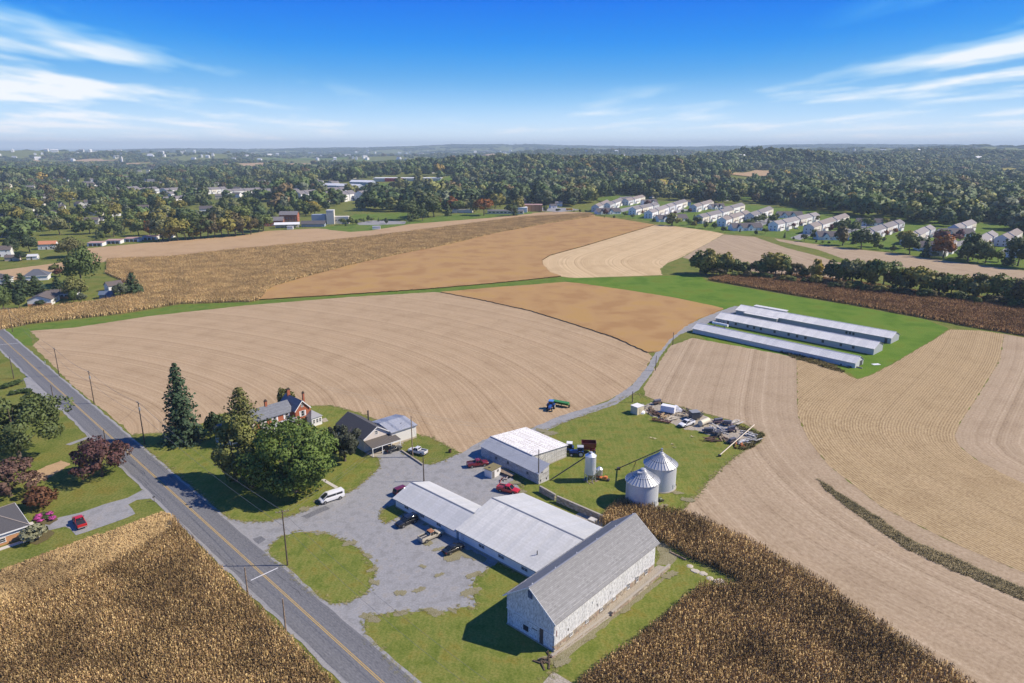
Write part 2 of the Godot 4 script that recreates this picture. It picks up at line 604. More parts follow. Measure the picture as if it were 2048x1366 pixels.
func land_height(x: float, z: float) -> float:
	var r := sqrt(x * x + z * z)
	if r < 1400.0:
		return 0.0
	var k := smoothstep(1400.0, 2800.0, r)
	var h := k * (roll.get_noise_2d(x, z) * (16.0 + 20.0 * smoothstep(2600.0, 5000.0, r)) - 2.0)
	h += smoothstep(1400.0, 1800.0, r) * (bump_hill(x, z, -60, -2350, 420, 620, 36) + bump_hill(x, z, 420, -2000, 380, 420, 20) + bump_hill(x, z, 860, -2350, 300, 260, 42) + bump_hill(x, z, 385, -1760, 200, 150, 20) + bump_hill(x, z, -190, -1620, 240, 130, 16))
	h += bump_hill(x, z, 1050, -2900, 700, 500, 46)
	h += bump_hill(x, z, 2300, -3600, 1000, 700, 56)
	h += bump_hill(x, z, -3300, -5200, 1500, 600, 58)
	h += bump_hill(x, z, 3600, -5600, 1700, 700, 86)
	h += bump_hill(x, z, 600, -5200, 1300, 600, 56)
	# the blue ridge along the horizon
	var far := smoothstep(6500.0, 12500.0, r)
	var az := atan2(x, -z)
	var rise := 92.0 + 34.0 * sin(az * 5.0 + 0.6) + 22.0 * sin(az * 13.0 + 2.0) + roll.get_noise_2d(az * 900.0, 40.0) * 26.0 + roll.get_noise_2d(x * 0.4, z * 0.4 + 900.0) * 16.0
	if absf(az) < 0.8:
		rise += 20.0 * exp(-pow((az + 0.03) / 0.13, 2.0)) + 26.0 * exp(-pow((az + 0.26) / 0.14, 2.0)) + 24.0 * smoothstep(0.40, 0.62, az) - 62.0 * smoothstep(-0.42, -0.62, az)
	return h * (1.0 - 0.6 * far) + far * rise

func roughen(p: PackedVector2Array, step: float, amp: float) -> PackedVector2Array:
	var out := PackedVector2Array()
	for i in p.size():
		var a := p[i]
		var b := p[(i + 1) % p.size()]
		var d := b - a
		var l := d.length()
		var m := maxi(1, int(l / step))
		var nn := Vector2(-d.y, d.x) / maxf(l, 0.01)
		for k in m:
			var q := a + d * (float(k) / m)
			out.append(q + nn * (jag.get_noise_2d(q.x, q.y) + 0.5 * jag.get_noise_2d(q.x * 3.1, q.y * 3.1)) * amp)
	return out

class Guide:
	var p: PackedVector2Array
	var acc := PackedFloat32Array()
	func _init(q: PackedVector2Array) -> void:
		p = q
		var s := 0.0
		for i in q.size():
			if i:
				s += q[i].distance_to(q[i - 1])
			acc.append(s)
	func uv(at: Vector2) -> Vector2:
		var best := 1e20
		var res := Vector2.ZERO
		for i in p.size() - 1:
			var d := p[i + 1] - p[i]
			var l := d.length()
			var f := (at - p[i]).dot(d) / (l * l)
			if i > 0:
				f = maxf(f, 0.0)
			if i < p.size() - 2:
				f = minf(f, 1.0)
			var q := p[i] + d * f
			var e := at.distance_to(q)
			if e < best:
				best = e
				res = Vector2(acc[i] + f * l, e * (1.0 if d.cross(at - p[i]) > 0.0 else -1.0))
		return res

func rounded(a: Array) -> PackedVector2Array:
	# pixel polyline -> smooth curve on the ground
	var q := pix(a)
	for k in 2:
		var o := PackedVector2Array([q[0]])
		for i in q.size() - 1:
			o.append(q[i].lerp(q[i + 1], 0.25))
			o.append(q[i].lerp(q[i + 1], 0.75))
		o.append(q[q.size() - 1])
		q = o
	return q

func sheet(poly: PackedVector2Array, y: float, guide: Guide = null, cell := 6.0, drape := false, slab := 0.0) -> ArrayMesh:
	var v := PackedVector3Array()
	var n := PackedVector3Array()
	var t := PackedVector2Array()
	var t2 := PackedVector2Array()
	var pieces: Array = []
	if guide == null and not drape and slab == 0.0:
		pieces.append(poly)
	else:
		var lo := poly[0]
		var hi := poly[0]
		for q in poly:
			lo = lo.min(q)
			hi = hi.max(q)
		var x := lo.x
		while x < hi.x:
			var z := lo.y
			while z < hi.y:
				var sq := PackedVector2Array([Vector2(x, z), Vector2(x + cell, z), Vector2(x + cell, z + cell), Vector2(x, z + cell)])
				for piece in Geometry2D.intersect_polygons(poly, sq):
					if not Geometry2D.is_polygon_clockwise(piece) or true:
						pieces.append(piece)
				z += cell
			x += cell
	for piece in pieces:
		var idx := Geometry2D.triangulate_polygon(piece)
		var k := 0
		while k < idx.size():
			var a: Vector2 = piece[idx[k]]
			var b: Vector2 = piece[idx[k + 1]]
			var c: Vector2 = piece[idx[k + 2]]
			# clockwise seen from above
			if (b - a).cross(c - a) < 0.0:
				var s := b
				b = c
				c = s
			for q in [a, b, c]:
				var hh := y + slab
				if drape:
					hh += land_height(q.x, q.y)
				elif slab > 0.0:
					hh += jag.get_noise_2d(q.x * 3.0, q.y * 3.0) * 0.1
				v.append(Vector3(q.x, hh, q.y))
				n.append(Vector3.UP)
				t.append(guide.uv(q) if guide else q)
				t2.append(q)
			k += 3
	if slab > 0.0:
		var cw := Geometry2D.is_polygon_clockwise(poly)
		for i in poly.size():
			var a := poly[i]
			var b := poly[(i + 1) % poly.size()]
			var ha := y + slab + jag.get_noise_2d(a.x * 3.0, a.y * 3.0) * 0.1
			var hb := y + slab + jag.get_noise_2d(b.x * 3.0, b.y * 3.0) * 0.1
			var nn := Vector3((b - a).y, 0, -(b - a).x).normalized() * (-1.0 if cw else 1.0)
			var quad := [Vector3(a.x, ha, a.y), Vector3(b.x, hb, b.y), Vector3(b.x, y - 0.02, b.y), Vector3(a.x, y - 0.02, a.y)]
			for j in [0, 1, 2, 0, 2, 3]:
				v.append(quad[j])
				n.append(nn)
				t.append(Vector2(quad[j].x + quad[j].y, quad[j].z))
				t2.append(Vector2(quad[j].x, quad[j].z))
	var arr := []
	arr.resize(Mesh.ARRAY_MAX)
	arr[Mesh.ARRAY_VERTEX] = v
	arr[Mesh.ARRAY_NORMAL] = n
	arr[Mesh.ARRAY_TEX_UV] = t
	arr[Mesh.ARRAY_TEX_UV2] = t2
	var m := ArrayMesh.new()
	m.add_surface_from_arrays(Mesh.PRIMITIVE_TRIANGLES, arr)
	return m

func ribbon(line: PackedVector2Array, w0: float, w1: float, y: float, u_scale := 1.0) -> ArrayMesh:
	# a band between the offsets w0 and w1 of a line; u runs across, v along
	var b := mb()
	var s := 0.0
	for i in line.size() - 1:
		var d0 := (line[mini(i + 1, line.size() - 1)] - line[maxi(i - 1, 0)]).normalized()
		var d1 := (line[mini(i + 2, line.size() - 1)] - line[i]).normalized()
		var n0 := Vector2(-d0.y, d0.x)
		var n1 := Vector2(-d1.y, d1.x)
		var l := line[i].distance_to(line[i + 1])
		var j0 := jag.get_noise_2d(line[i].x * 1.3, line[i].y * 1.3) * 0.25 * u_scale
		var j1 := jag.get_noise_2d(line[i + 1].x * 1.3, line[i + 1].y * 1.3) * 0.25 * u_scale
		var a := line[i] + n0 * (w0 - j0)
		var c := line[i + 1] + n1 * (w0 - j1)
		var e := line[i + 1] + n1 * (w1 + j1)
		var f := line[i] + n0 * (w1 + j0)
		b.squad(Vector3(f.x, y, f.y), Vector3(e.x, y, e.y), Vector3(c.x, y, c.y), Vector3(a.x, y, a.y), Vector3.UP, Vector3.UP, Vector3.UP, Vector3.UP, Vector2(w1, s), Vector2(w1, s + l), Vector2(w0, s + l), Vector2(w0, s))
		s += l
	return b.done()

func dense(line: PackedVector2Array, step: float) -> PackedVector2Array:
	var o := PackedVector2Array()
	for i in line.size() - 1:
		var m := maxi(1, int(line[i].distance_to(line[i + 1]) / step))
		for k in m:
			o.append(line[i].lerp(line[i + 1], float(k) / m))
	o.append(line[line.size() - 1])
	return o

const ARC := [882, 585, 960, 600, 1060, 622, 1150, 650, 1230, 676, 1275, 697, 1296, 706]
const CORN_EDGE := [527, 590, 535, 581, 548, 573, 600, 558, 700, 531, 800, 509, 900, 489, 1000, 465, 1100, 447, 1190, 433]
const S1_LOW := [1594, 716, 1595, 780, 1596, 830, 1617, 880, 1659, 932, 1763, 1014, 1922, 1093, 2048, 1145, 2400, 1300]
const S1_RIGHT := [2008, 668, 2000, 720, 1960, 785, 1920, 845, 1908, 872, 1915, 890, 1960, 925, 2048, 968, 2400, 1110]

func rev(a: Array) -> Array:
	var o: Array = []
	var i := a.size() - 2
	while i >= 0:
		o.append(a[i])
		o.append(a[i + 1])
		i -= 2
	return o

var edge_points := PackedVector2Array()

func field(called: String, poly: Array, y: float, m: Material, amp := 0.4, guide: Guide = null, cell := 6.0, slab := 0.0) -> MeshInstance3D:
	var rim := roughen(pix(poly), 0.9 if amp > 0.25 and slab == 0.0 and y > 0.025 else 2.0, amp)
	if called == "lawn":
		edge_points.append_array(rim)
	return structure(called, sheet(rim, y, guide, cell, false, slab), m)

func build_land() -> void:
	roll.seed = 3
	roll.frequency = 0.0011
	roll.fractal_octaves = 3
	jag.seed = 8
	jag.frequency = 0.22
	jag.fractal_octaves = 3
	# one sheet to the horizon
	var v := PackedVector3Array()
	var uv := PackedVector2Array()
	var idx := PackedInt32Array()
	var rings := PackedFloat32Array([0.0])
	var r := 60.0
	while r < 15500.0:
		rings.append(r)
		r += maxf(60.0, r * 0.035)
	rings.append(17000.0)
	var secs := 300
	for i in rings.size():
		for j in secs + 1:
			var a := TAU * j / secs
			var p := Vector2(sin(a), -cos(a)) * rings[i]
			v.append(Vector3(p.x, land_height(p.x, p.y), p.y))
			uv.append(p)
	for i in rings.size() - 1:
		for j in secs:
			var k := i * (secs + 1) + j
			idx.append_array(PackedInt32Array([k, k + secs + 1, k + 1, k + 1, k + secs + 1, k + secs + 2]))
	var st := SurfaceTool.new()
	st.begin(Mesh.PRIMITIVE_TRIANGLES)
	for i in v.size():
		st.set_uv(uv[i])
		st.set_uv2(uv[i])
		st.add_vertex(v[i])
	for i in idx:
		st.add_index(i)
	st.generate_normals()
	structure("ground", st.commit(), ground_mat("meadow", tx.grass, 11.0, tx.mottle_grass, 83.0))

	var m_lawn := ground_mat("lawn", tx.mown, 9.0, tx.mottle_grass, 31.0)
	var m_lawn2 := ground_mat("lawn_rough", tx.grass, 8.0, tx.mottle_grass, 37.0)
	var m_strip := ground_mat("grass_strip", tx.strip, 9.0, tx.mottle_grass, 60.0)
	var m_alf := ground_mat("alfalfa", tx.alfalfa, 9.0, tx.mottle_grass, 140.0)
	var m_till := ground_mat("tilled", tx.tilled, 24.0, tx.mottle, 110.0)
	var m_soil := ground_mat("soil", tx.soil, 26.0, tx.mottle, 95.0)
	var m_stub := ground_mat("stubble", tx.stubble, 25.0, tx.mottle, 77.0)
	var m_pale := ground_mat("pale_stubble", tx.pale, 34.0, tx.mottle, 120.0)
	var m_soy := ground_mat("soybean", tx.soy, 7.0, tx.mottle_soy, 150.0)
	var m_tan := ground_mat("tan_field", tx.tan, 8.0, tx.mottle, 180.0)
	var m_gravel := ground_mat("gravel", tx.gravel, 14.0, tx.mottle_gravel, 33.0)
	var m_weeds := ground_mat("weeds", tx.weeds, 6.0, tx.mottle, 40.0)

	# fields
	field("tilled_field", [60, 662, 150, 655, 300, 632, 500, 610, 700, 594, 870, 584] + ARC + [1304, 712, 1284, 750, 1250, 784, 1185, 813, 1130, 833, 1060, 857, 975, 880, 935, 905, 918, 908, 889, 893, 857, 877, 834, 868, 770, 847, 720, 828, 663, 813, 610, 814, 520, 824, 440, 830, 400, 852, 330, 868, 262, 870, 245, 850, 150, 775, 90, 715, 66, 692, 78, 678], 0.02, m_till, 0.7, Guide.new(rounded([100, 640, 330, 652, 500, 676, 640, 708, 740, 748, 790, 790, 815, 840])), 6.0)
	var soy_near := field("soybean_field", ARC + [1308, 705, 1322, 701, 1340, 678, 1370, 653, 1400, 637, 1425, 628, 1447, 618, 1430, 614, 1350, 597, 1250, 581, 1160, 568, 1130, 565, 1060, 571, 1000, 575], 0.02, m_soy, 0.5, null, 7.0, 0.45)
	soy_near.rotation.y = 0.0
	field("soybean_field", [520, 600] + CORN_EDGE + [1230, 437, 1310, 450, 1250, 468, 1170, 492, 1100, 511, 1084, 521, 1086, 530, 1100, 545, 1122, 553, 1000, 566, 850, 579, 700, 589], 0.02, m_soy, 0.8, null, 9.0, 0.45)
	field("pale_stubble_field", [1084, 521, 1100, 511, 1170, 492, 1250, 468, 1310, 450, 1330, 450, 1420, 462, 1448, 468, 1400, 495, 1360, 516, 1335, 526, 1320, 538, 1325, 550, 1240, 553, 1150, 556, 1122, 553, 1100, 545, 1086, 530], 0.02, m_pale, 0.8, Guide.new(rounded([1135, 560, 1090, 532, 1100, 511, 1170, 492, 1250, 468, 1310, 450])), 8.0)
	field("bare_field", [1448, 469, 1510, 474, 1570, 495, 1640, 513, 1700, 532, 1690, 560, 1560, 552, 1430, 531, 1365, 515, 1400, 495], 0.02, m_soil, 0.8, Guide.new(rounded([1510, 474, 1570, 495, 1640, 513, 1700, 532])), 10.0)
	field("bare_field", [1549, 477, 1627, 488, 1705, 498, 1785, 506, 1870, 519, 1955, 530, 2048, 541, 2300, 575, 2300, 640, 2048, 592, 1850, 562, 1740, 536, 1705, 524, 1635, 499, 1556, 482], 0.02, m_soil, 0.8, Guide.new(rounded([1549, 477, 1705, 515, 1850, 550, 2048, 580])), 10.0)
	field("tan_field", [-90, 556, 0, 541, 137, 523, 171, 497, 290, 486, 478, 472, 533, 462, 632, 457, 700, 461, 743, 458, 822, 445, 976, 434, 1061, 426, 1120, 423, 1181, 425, 1181, 429, 1044, 437, 942, 450, 805, 468, 700, 480, 600, 491, 444, 505, 342, 517, 215, 522, 130, 540, 0, 566, -90, 580], 0.03, m_tan, 0.8)
	field("alfalfa_field", [1122, 556, 1150, 568, 1250, 583, 1350, 600, 1447, 620, 1425, 640, 1385, 662, 1420, 684, 1500, 702, 1600, 717, 1700, 747, 1715, 757, 1740, 750, 1800, 718, 1860, 682, 1898, 657, 1850, 639, 1700, 611, 1560, 588, 1470, 572, 1415, 563, 1395, 547, 1325, 552, 1240, 555], 0.016, m_alf, 0.5)
	field("grass_strip", [-80, 676, 0, 662, 60, 650, 240, 630, 360, 610, 520, 602, 700, 589, 850, 579, 1000, 566, 1125, 554, 1160, 566, 1060, 572, 1000, 576, 882, 587, 700, 596, 500, 612, 300, 634, 150, 657, 60, 664, 66, 692, 40, 690, -40, 690], 0.012, m_strip, 0.5)
	field("bare_field", [1340, 692, 1385, 676, 1480, 693, 1590, 714] + S1_LOW + [2400, 1540, 2160, 1540, 1925, 1366, 1709, 1219, 1674, 1195, 1610, 1150, 1540, 1113, 1470, 1078, 1400, 1043, 1350, 1034, 1371, 1014, 1408, 975, 1445, 934, 1482, 905, 1518, 886, 1528, 868, 1489, 848, 1430, 832, 1372, 816, 1313, 801, 1290, 791, 1288, 775, 1312, 735], 0.02, m_soil, 0.7, Guide.new(rounded(S1_LOW)), 6.0)
	field("corn_stubble_field", S1_RIGHT + rev(S1_LOW) + [1650, 722, 1700, 752, 1715, 759, 1740, 752, 1800, 720, 1860, 684, 1900, 659, 1960, 661], 0.024, m_stub, 0.5, Guide.new(rounded(S1_RIGHT)), 5.0)
	field("bare_field", [2008, 668, 2048, 675, 2400, 740] + rev(S1_RIGHT), 0.02, m_soil, 0.5, Guide.new(rounded(S1_RIGHT)), 7.0)
	field("weed_strip", [1634, 957, 1714, 1007, 1813, 1074, 1937, 1128, 2048, 1178, 2400, 1330, 2400, 1366, 2048, 1203, 1962, 1165, 1813, 1098, 1729, 1041, 1649, 979], 0.03, m_weeds, 0.4)

	# farmyard: stone chippings below, lawns over them
	field("gravel_yard", [398, 985, 440, 1015, 590, 1010, 640, 985, 704, 970, 755, 925, 735, 893, 800, 878, 850, 925, 920, 899, 965, 880, 1010, 930, 1028, 960, 1048, 985, 1060, 1010, 1010, 1110, 988, 1132, 956, 1152, 947, 1178, 949, 1192, 957, 1216, 892, 1225, 770, 1229, 738, 1236, 735, 1278, 715, 1263, 652, 1209, 530, 1108], 0.016, m_gravel, 0.5)
	field("gravel_lane", [915, 912, 965, 880, 1054, 861, 1119, 832, 1216, 803, 1264, 771, 1296, 732, 1306, 713, 1325, 684, 1360, 657, 1388, 644, 1420, 629, 1470, 612, 1500, 616, 1430, 641, 1392, 657, 1362, 668, 1345, 680, 1319, 715, 1303, 747, 1277, 780, 1232, 809, 1135, 842, 1087, 864, 1000, 905, 945, 922], 0.040, m_gravel, 0.35)
	field("lawn", [268, 868, 330, 866, 400, 850, 440, 828, 520, 822, 610, 812, 663, 811, 720, 826, 775, 850, 735, 905, 756, 915, 760, 929, 757, 938, 735, 957, 713, 976, 690, 988, 640, 1007, 590, 1029, 540, 1042, 490, 1043, 458, 1037, 436, 1022, 396, 981, 300, 905], 0.032, m_lawn, 0.3)
	field("lawn", [534, 1106, 543, 1088, 566, 1071, 608, 1064, 653, 1068, 697, 1085, 733, 1109, 751, 1138, 748, 1165, 727, 1189, 697, 1205, 658, 1207, 623, 1186, 578, 1144], 0.032, m_lawn, 0.45)
	field("lawn", [798, 899, 805, 888, 833, 872, 857, 873, 889, 889, 920, 905, 889, 921, 860, 929, 849, 928, 823, 912], 0.032, m_lawn2, 0.3)
	field("lawn", [758, 1036, 765, 1019, 792, 1009, 820, 1019, 801, 1031, 771, 1047], 0.032, m_lawn2, 0.4)
	field("lawn", [732, 1249, 734, 1232, 768, 1226, 837, 1223, 891, 1221, 953, 1215, 946, 1190, 939, 1180, 953, 1153, 984, 1132, 1000, 1128, 1060, 1150, 1060, 1200, 1118, 1300, 1106, 1343, 1086, 1366, 1010, 1540, 1000, 1560, 833, 1372, 770, 1312, 737, 1283], 0.032, m_lawn, 0.8)
	field("lawn", [1106, 1343, 1125, 1322, 1100, 1300, 1300, 1120, 1345, 1095, 1400, 1126, 1440, 1145, 1475, 1165, 1475, 1180, 1400, 1182, 1365, 1210, 1300, 1264, 1213, 1336, 1160, 1372, 1120, 1540, 1100, 1540], 0.034, m_lawn, 0.4)
	field("lawn", [1082, 866, 1110, 852, 1160, 834, 1205, 815, 1245, 796, 1270, 788, 1313, 802, 1372, 817, 1430, 833, 1489, 849, 1527, 868, 1518, 885, 1482, 905, 1445, 934, 1416, 963, 1408, 976, 1371, 1014, 1345, 1036, 1200, 1070, 1100, 1030, 1049, 987, 1040, 965, 1050, 940], 0.028, m_lawn, 0.5)
	field("gravel_yard", [1300, 806, 1340, 809, 1380, 822, 1430, 840, 1490, 856, 1515, 868, 1500, 885, 1478, 890, 1450, 880, 1420, 870, 1360, 855, 1310, 835, 1285, 822], 0.046, ground_mat("yard_dirt", tx.concrete, 9.0, tx.mottle_gravel, 21.0), 1.2)
	# bare, trodden ground by the barn
	field("dirt_patch", [1076, 1318, 1108, 1308, 1200, 1248, 1330, 1148, 1340, 1152, 1215, 1250, 1140, 1312, 1125, 1332, 1095, 1328], 0.050, ground_mat("trodden_dirt", tx.worn, 5.0, tx.mottle, 13.0), 0.5)
	field("dirt_patch", [1314, 1085, 1330, 1088, 1345, 1100, 1352, 1118, 1340, 1130, 1316, 1130], 0.050, ground_mat("trodden_dirt", tx.worn, 5.0, tx.mottle, 13.0), 0.8)
	field("dirt_patch", [48, 955, 85, 935, 125, 920, 140, 930, 100, 955, 66, 968], 0.046, ground_mat("dry_lawn", tx.tan, 5.0, tx.mottle, 13.0), 1.0)
	# stony ground between the barn and its ledge
	var bb := Basis(Vector3.UP, BARN_TURN)
	var strip_pts := PackedVector2Array()
	for q in [[10.4, 1.0], [11.4, 1.2], [12.3, -13.8], [12.6, -33.6], [10.4, -33.0]]:
		var sp := BARN_O + bb * Vector3(q[0], 0, q[1])
		strip_pts.append(Vector2(sp.x, sp.z))
	structure("dirt_patch", sheet(roughen(strip_pts, 1.0, 0.25), 0.058), ground_mat("stony_dirt", tx.concrete, 4.0, tx.mottle, 11.0))
	field("concrete_apron", [1086, 1366, 1106, 1343, 1144, 1366, 1190, 1400, 1190, 1500, 1050, 1500], 0.045, ground_mat("concrete", tx.concrete, 7.0, tx.mottle, 19.0), 0.02)

	# the road
	var c0 := Vector2(-222.9, -287.7)
	var dir := (Vector2(-20.12, -87.82) - c0).normalized()
	var line := dense(PackedVector2Array([c0 - dir * 260.0, c0 + dir * 900.0]), 2.5)
	var m_road := ground_mat("asphalt", tx.asphalt, 7.9, tx.mottle_gravel, 40.0, 0.9)
	m_road.uv1_scale = Vector3(1.0 / 7.9, 1.0 / 26.0, 1)
	m_road.detail_enabled = false
	structure("road_shoulder", ribbon(line, -4.3, 4.5, 0.044, 2.2), m_gravel)
	structure("road", ribbon(line, -3.7, 3.75, 0.052), m_road)
	var yellow := tmat("road_paint", weave(512, [[nz(512, 0.05, 91, 4), 1.6], [nz(512, 0.3, 92, 2), 0.8]], [L(0.20, 0.17, 0.12), L(0.48, 0.31, 0.07), L(0.60, 0.38, 0.07), L(0.62, 0.41, 0.10)]), 3.0, 0.8)
	structure("road_marking", ribbon(line, -0.21, -0.09, 0.057, 0.0), yellow)
	structure("road_marking", ribbon(line, 0.09, 0.21, 0.057, 0.0), yellow)
	# two white timing lines across the road
	for bar in [[502, 1161, 556, 1136], [-24, 692, 40, 686]]:
		var bar_a := G2(bar[0], bar[1])
		var bar_b := G2(bar[2], bar[3])
		structure("road_marking", ribbon(PackedVector2Array([bar_a, bar_a.lerp(bar_b, 0.5), bar_b]), -0.11, 0.11, 0.060, 0.0), mat("white_paint_line", 0.7, 0.7, 0.7, 0.7))
	# seams and patches in the asphalt
	var tar := mat("tar", 0.035, 0.035, 0.04, 0.7)
	var cr := RandomNumberGenerator.new()
	cr.seed = 4
	for k in 9:
		var off := cr.randf_range(-3.2, 3.2)
		var at := cr.randf_range(150.0, 270.0)
		var pts := PackedVector2Array()
		var nn := Vector2(-dir.y, dir.x)
		for j in 14:
			pts.append(c0 + dir * (at + j * 1.5) + nn * (off + cr.randf_range(-0.22, 0.22)))
		structure("road_crack", ribbon(pts, -0.03, 0.03, 0.0565, 0.3), tar)
	field("asphalt_patch", [505, 1078, 522, 1072, 532, 1079, 515, 1090], 0.026, m_road, 0.1)
	field("asphalt_patch", [600, 1033, 650, 1012, 660, 1017, 615, 1037], 0.026, m_road, 0.3)
	# driveways of the house across the road
	field("driveway", [88, 1047, 119, 1035, 158, 1026, 211, 1008, 255, 996, 285, 980, 303, 985, 312, 996, 274, 1000, 257, 1009, 271, 1028, 253, 1036, 202, 1054, 176, 1063, 151, 1071, 140, 1058, 130, 1053, 98, 1061], 0.040, m_gravel, 0.2)
	field("driveway", [131, 889, 181, 871, 194, 880, 172, 879, 140, 891], 0.040, m_gravel, 0.2)
	field("driveway", [20, 783, 53, 775, 47, 757, 60, 752, 84, 780, 105, 801, 124, 822, 112, 816, 74, 787, 62, 782], 0.040, m_gravel, 0.2)
	# tyre tracks pressed into the soil
	for q in [[1728, 1062, 1748, 1074, 1756, 1088, 1746, 1101, 1722, 1106, 1690, 1094, 1640, 1066], [1764, 1068, 1782, 1084, 1786, 1100, 1776, 1112], [1590, 900, 1560, 905, 1520, 930, 1470, 975, 1430, 1020], [1596, 905, 1566, 911, 1527, 936, 1478, 981, 1438, 1026], [1300, 800, 1360, 806, 1430, 822, 1500, 842, 1560, 870], [640, 770, 760, 800, 860, 830, 950, 850, 1040, 846], [644, 776, 764, 806, 862, 836, 952, 856, 1042, 852]]:
		structure("wheel_track", ribbon(dense(rounded(q), 1.5), -0.22, 0.22, 0.036, 0.4), ground_mat("track_soil", tx.soil, 9.0, null, 1.0))
	# worn and weedy patches along the edges of the chippings
	var wr := RandomNumberGenerator.new()
	wr.seed = 15
	var m_worn := ground_mat("worn_grass", tx.worn, 4.0, tx.mottle, 17.0)
	var wi := 0
	for q in [[740, 1236, 1.6], [800, 1227, 1.1], [868, 1224, 1.4], [905, 1221, 1.0], [941, 1184, 1.6], [946, 1150, 1.2], [905, 1112, 2.6], [925, 1104, 2.2], [945, 1112, 2.4], [880, 1098, 1.4], [838, 1180, 1.0], [800, 1186, 1.1], [855, 1087, 1.2], [846, 1133, 0.7], [878, 1150, 0.9], [745, 1140, 1.0], [735, 1112, 1.0], [700, 1087, 1.2], [749, 1165, 1.0], [640, 1067, 0.9], [1030, 966, 1.6], [1012, 940, 1.2], [1038, 985, 1.5], [870, 1055, 1.2], [855, 1048, 0.9], [640, 1004, 1.4], [610, 1018, 1.4], [670, 990, 1.3], [575, 1276, 1.2], [1340, 1150, 1.4], [1250, 1222, 1.0], [1180, 1277, 1.0], [1125, 1325, 1.2], [1322, 1014, 1.5], [1350, 985, 1.6], [1300, 1008, 1.2], [1375, 1000, 1.4], [1085, 862, 2.0], [1100, 868, 2.0]]:
		var ctr := G2(q[0], q[1])
		var blob := PackedVector2Array()
		var sq := wr.randf_range(0.5, 0.9)
		var tw := wr.randf() * PI
		for k in 26:
			var a := TAU * k / 26.0
			var rr: float = q[2] * (1.0 + 0.35 * sin(a * 2.0 + tw * 3.0) + wr.randf_range(-0.28, 0.28))
			blob.append(ctr + Vector2(cos(a) * rr, sin(a) * rr * sq).rotated(tw))
		structure("worn_grass_patch", sheet(blob, 0.054 + 0.002 * wi), m_worn)
		wi += 1
	build_corn()

# ---------------------------------------------------------------- standing corn and weeds
func corn_mesh(sd: int, h: float, spread: float, leaves: int, wide: float) -> ArrayMesh:
	var r := RandomNumberGenerator.new()
	r.seed = sd
	var b := mb()
	b.tinted = true
	var top := Vector3(r.randf_range(-0.08, 0.08), h, r.randf_range(-0.08, 0.08))
	b.tint = Color(0.85, 0.70, 0.46)
	b.tube(Vector3.ZERO, top * 0.92, 0.016 * wide, 0.009 * wide, 3, false)
	for i in leaves:
		var f := 0.14 + 0.76 * (i + r.randf() * 0.6) / leaves
		var a := i * PI + r.randf_range(-0.7, 0.7)
		var d := Vector3(cos(a), 0, sin(a))
		var side := Vector3(-d.z, 0, d.x)
		var o := top * f
		var ln := spread * r.randf_range(0.7, 1.2) * (1.0 - 0.45 * absf(f - 0.5))
		var w := 0.075 * wide * r.randf_range(0.7, 1.25)
		var k := r.randf_range(0.42, 1.18)
		b.tint = Color(k, k * r.randf_range(0.80, 0.86), k * r.randf_range(0.48, 0.62))
		var p0 := o
		var p1 := o + d * ln * 0.42 + Vector3.UP * ln * r.randf_range(0.15, 0.42)
		var p2 := o + d * ln * 0.85 + Vector3.UP * ln * r.randf_range(-0.35, 0.05)
		var p3 := o + d * ln * r.randf_range(0.95, 1.1) + Vector3.UP * ln * r.randf_range(-0.95, -0.45) + side * r.randf_range(-0.1, 0.1)
		var tw := Vector3.UP * r.randf_range(-0.4, 0.4)
		b.quad(p0 - side * w * 0.5, p0 + side * w * 0.5, p1 + (side + tw) * w, p1 - (side + tw) * w)
		b.quad(p1 - (side + tw) * w, p1 + (side + tw) * w, p2 + (side - tw) * w * 0.8, p2 - (side - tw) * w * 0.8)
		b.tri(p2 - (side - tw) * w * 0.8, p2 + (side - tw) * w * 0.8, p3, Vector3.UP, Vector3.UP, Vector3.UP)
	b.tint = Color(0.62, 0.47, 0.28)
	for i in 4:
		var a := TAU * i / 4.0 + r.randf()
		var d := Vector3(cos(a), 0, sin(a))
		b.tri(top * 0.92 - Vector3(d.z, 0, -d.x) * 0.016 * wide, top * 0.92 + Vector3(d.z, 0, -d.x) * 0.016 * wide, top + Vector3.UP * 0.1 + d * r.randf_range(0.06, 0.2) * wide, d, d, d)
	return b.done()

func lodged_mesh(sd: int) -> ArrayMesh:
	# broken stalks and leaves lying nearly flat
	var r := RandomNumberGenerator.new()
	r.seed = sd
	var b := mb()
	b.tinted = true
	for i in 9:
		var a := r.randf_range(-0.5, 0.5) + (PI if r.randf() < 0.3 else 0.0)
		var d := Vector3(cos(a), 0, sin(a))
		var side := Vector3(-d.z, r.randf_range(-0.4, 0.4), d.x)
		var o := Vector3(r.randf_range(-0.35, 0.35), r.randf_range(0.08, 0.5), r.randf_range(-0.3, 0.3))
		var k := r.randf_range(0.6, 1.15)
		b.tint = Color(k, k * 0.82, k * 0.50) * 1.25
		var w := r.randf_range(0.05, 0.12)
		var l := r.randf_range(0.35, 0.75)
		var p1 := o + d * l * 0.5 + Vector3.UP * r.randf_range(0.0, 0.12)
		var p2 := o + d * l + Vector3.UP * r.randf_range(-0.2, 0.02)
		b.quad(o - side * w, o + side * w, p1 + side * w, p1 - side * w)
		b.quad(p1 - side * w, p1 + side * w, p2 + side * w * 0.4, p2 - side * w * 0.4)
	return b.done()

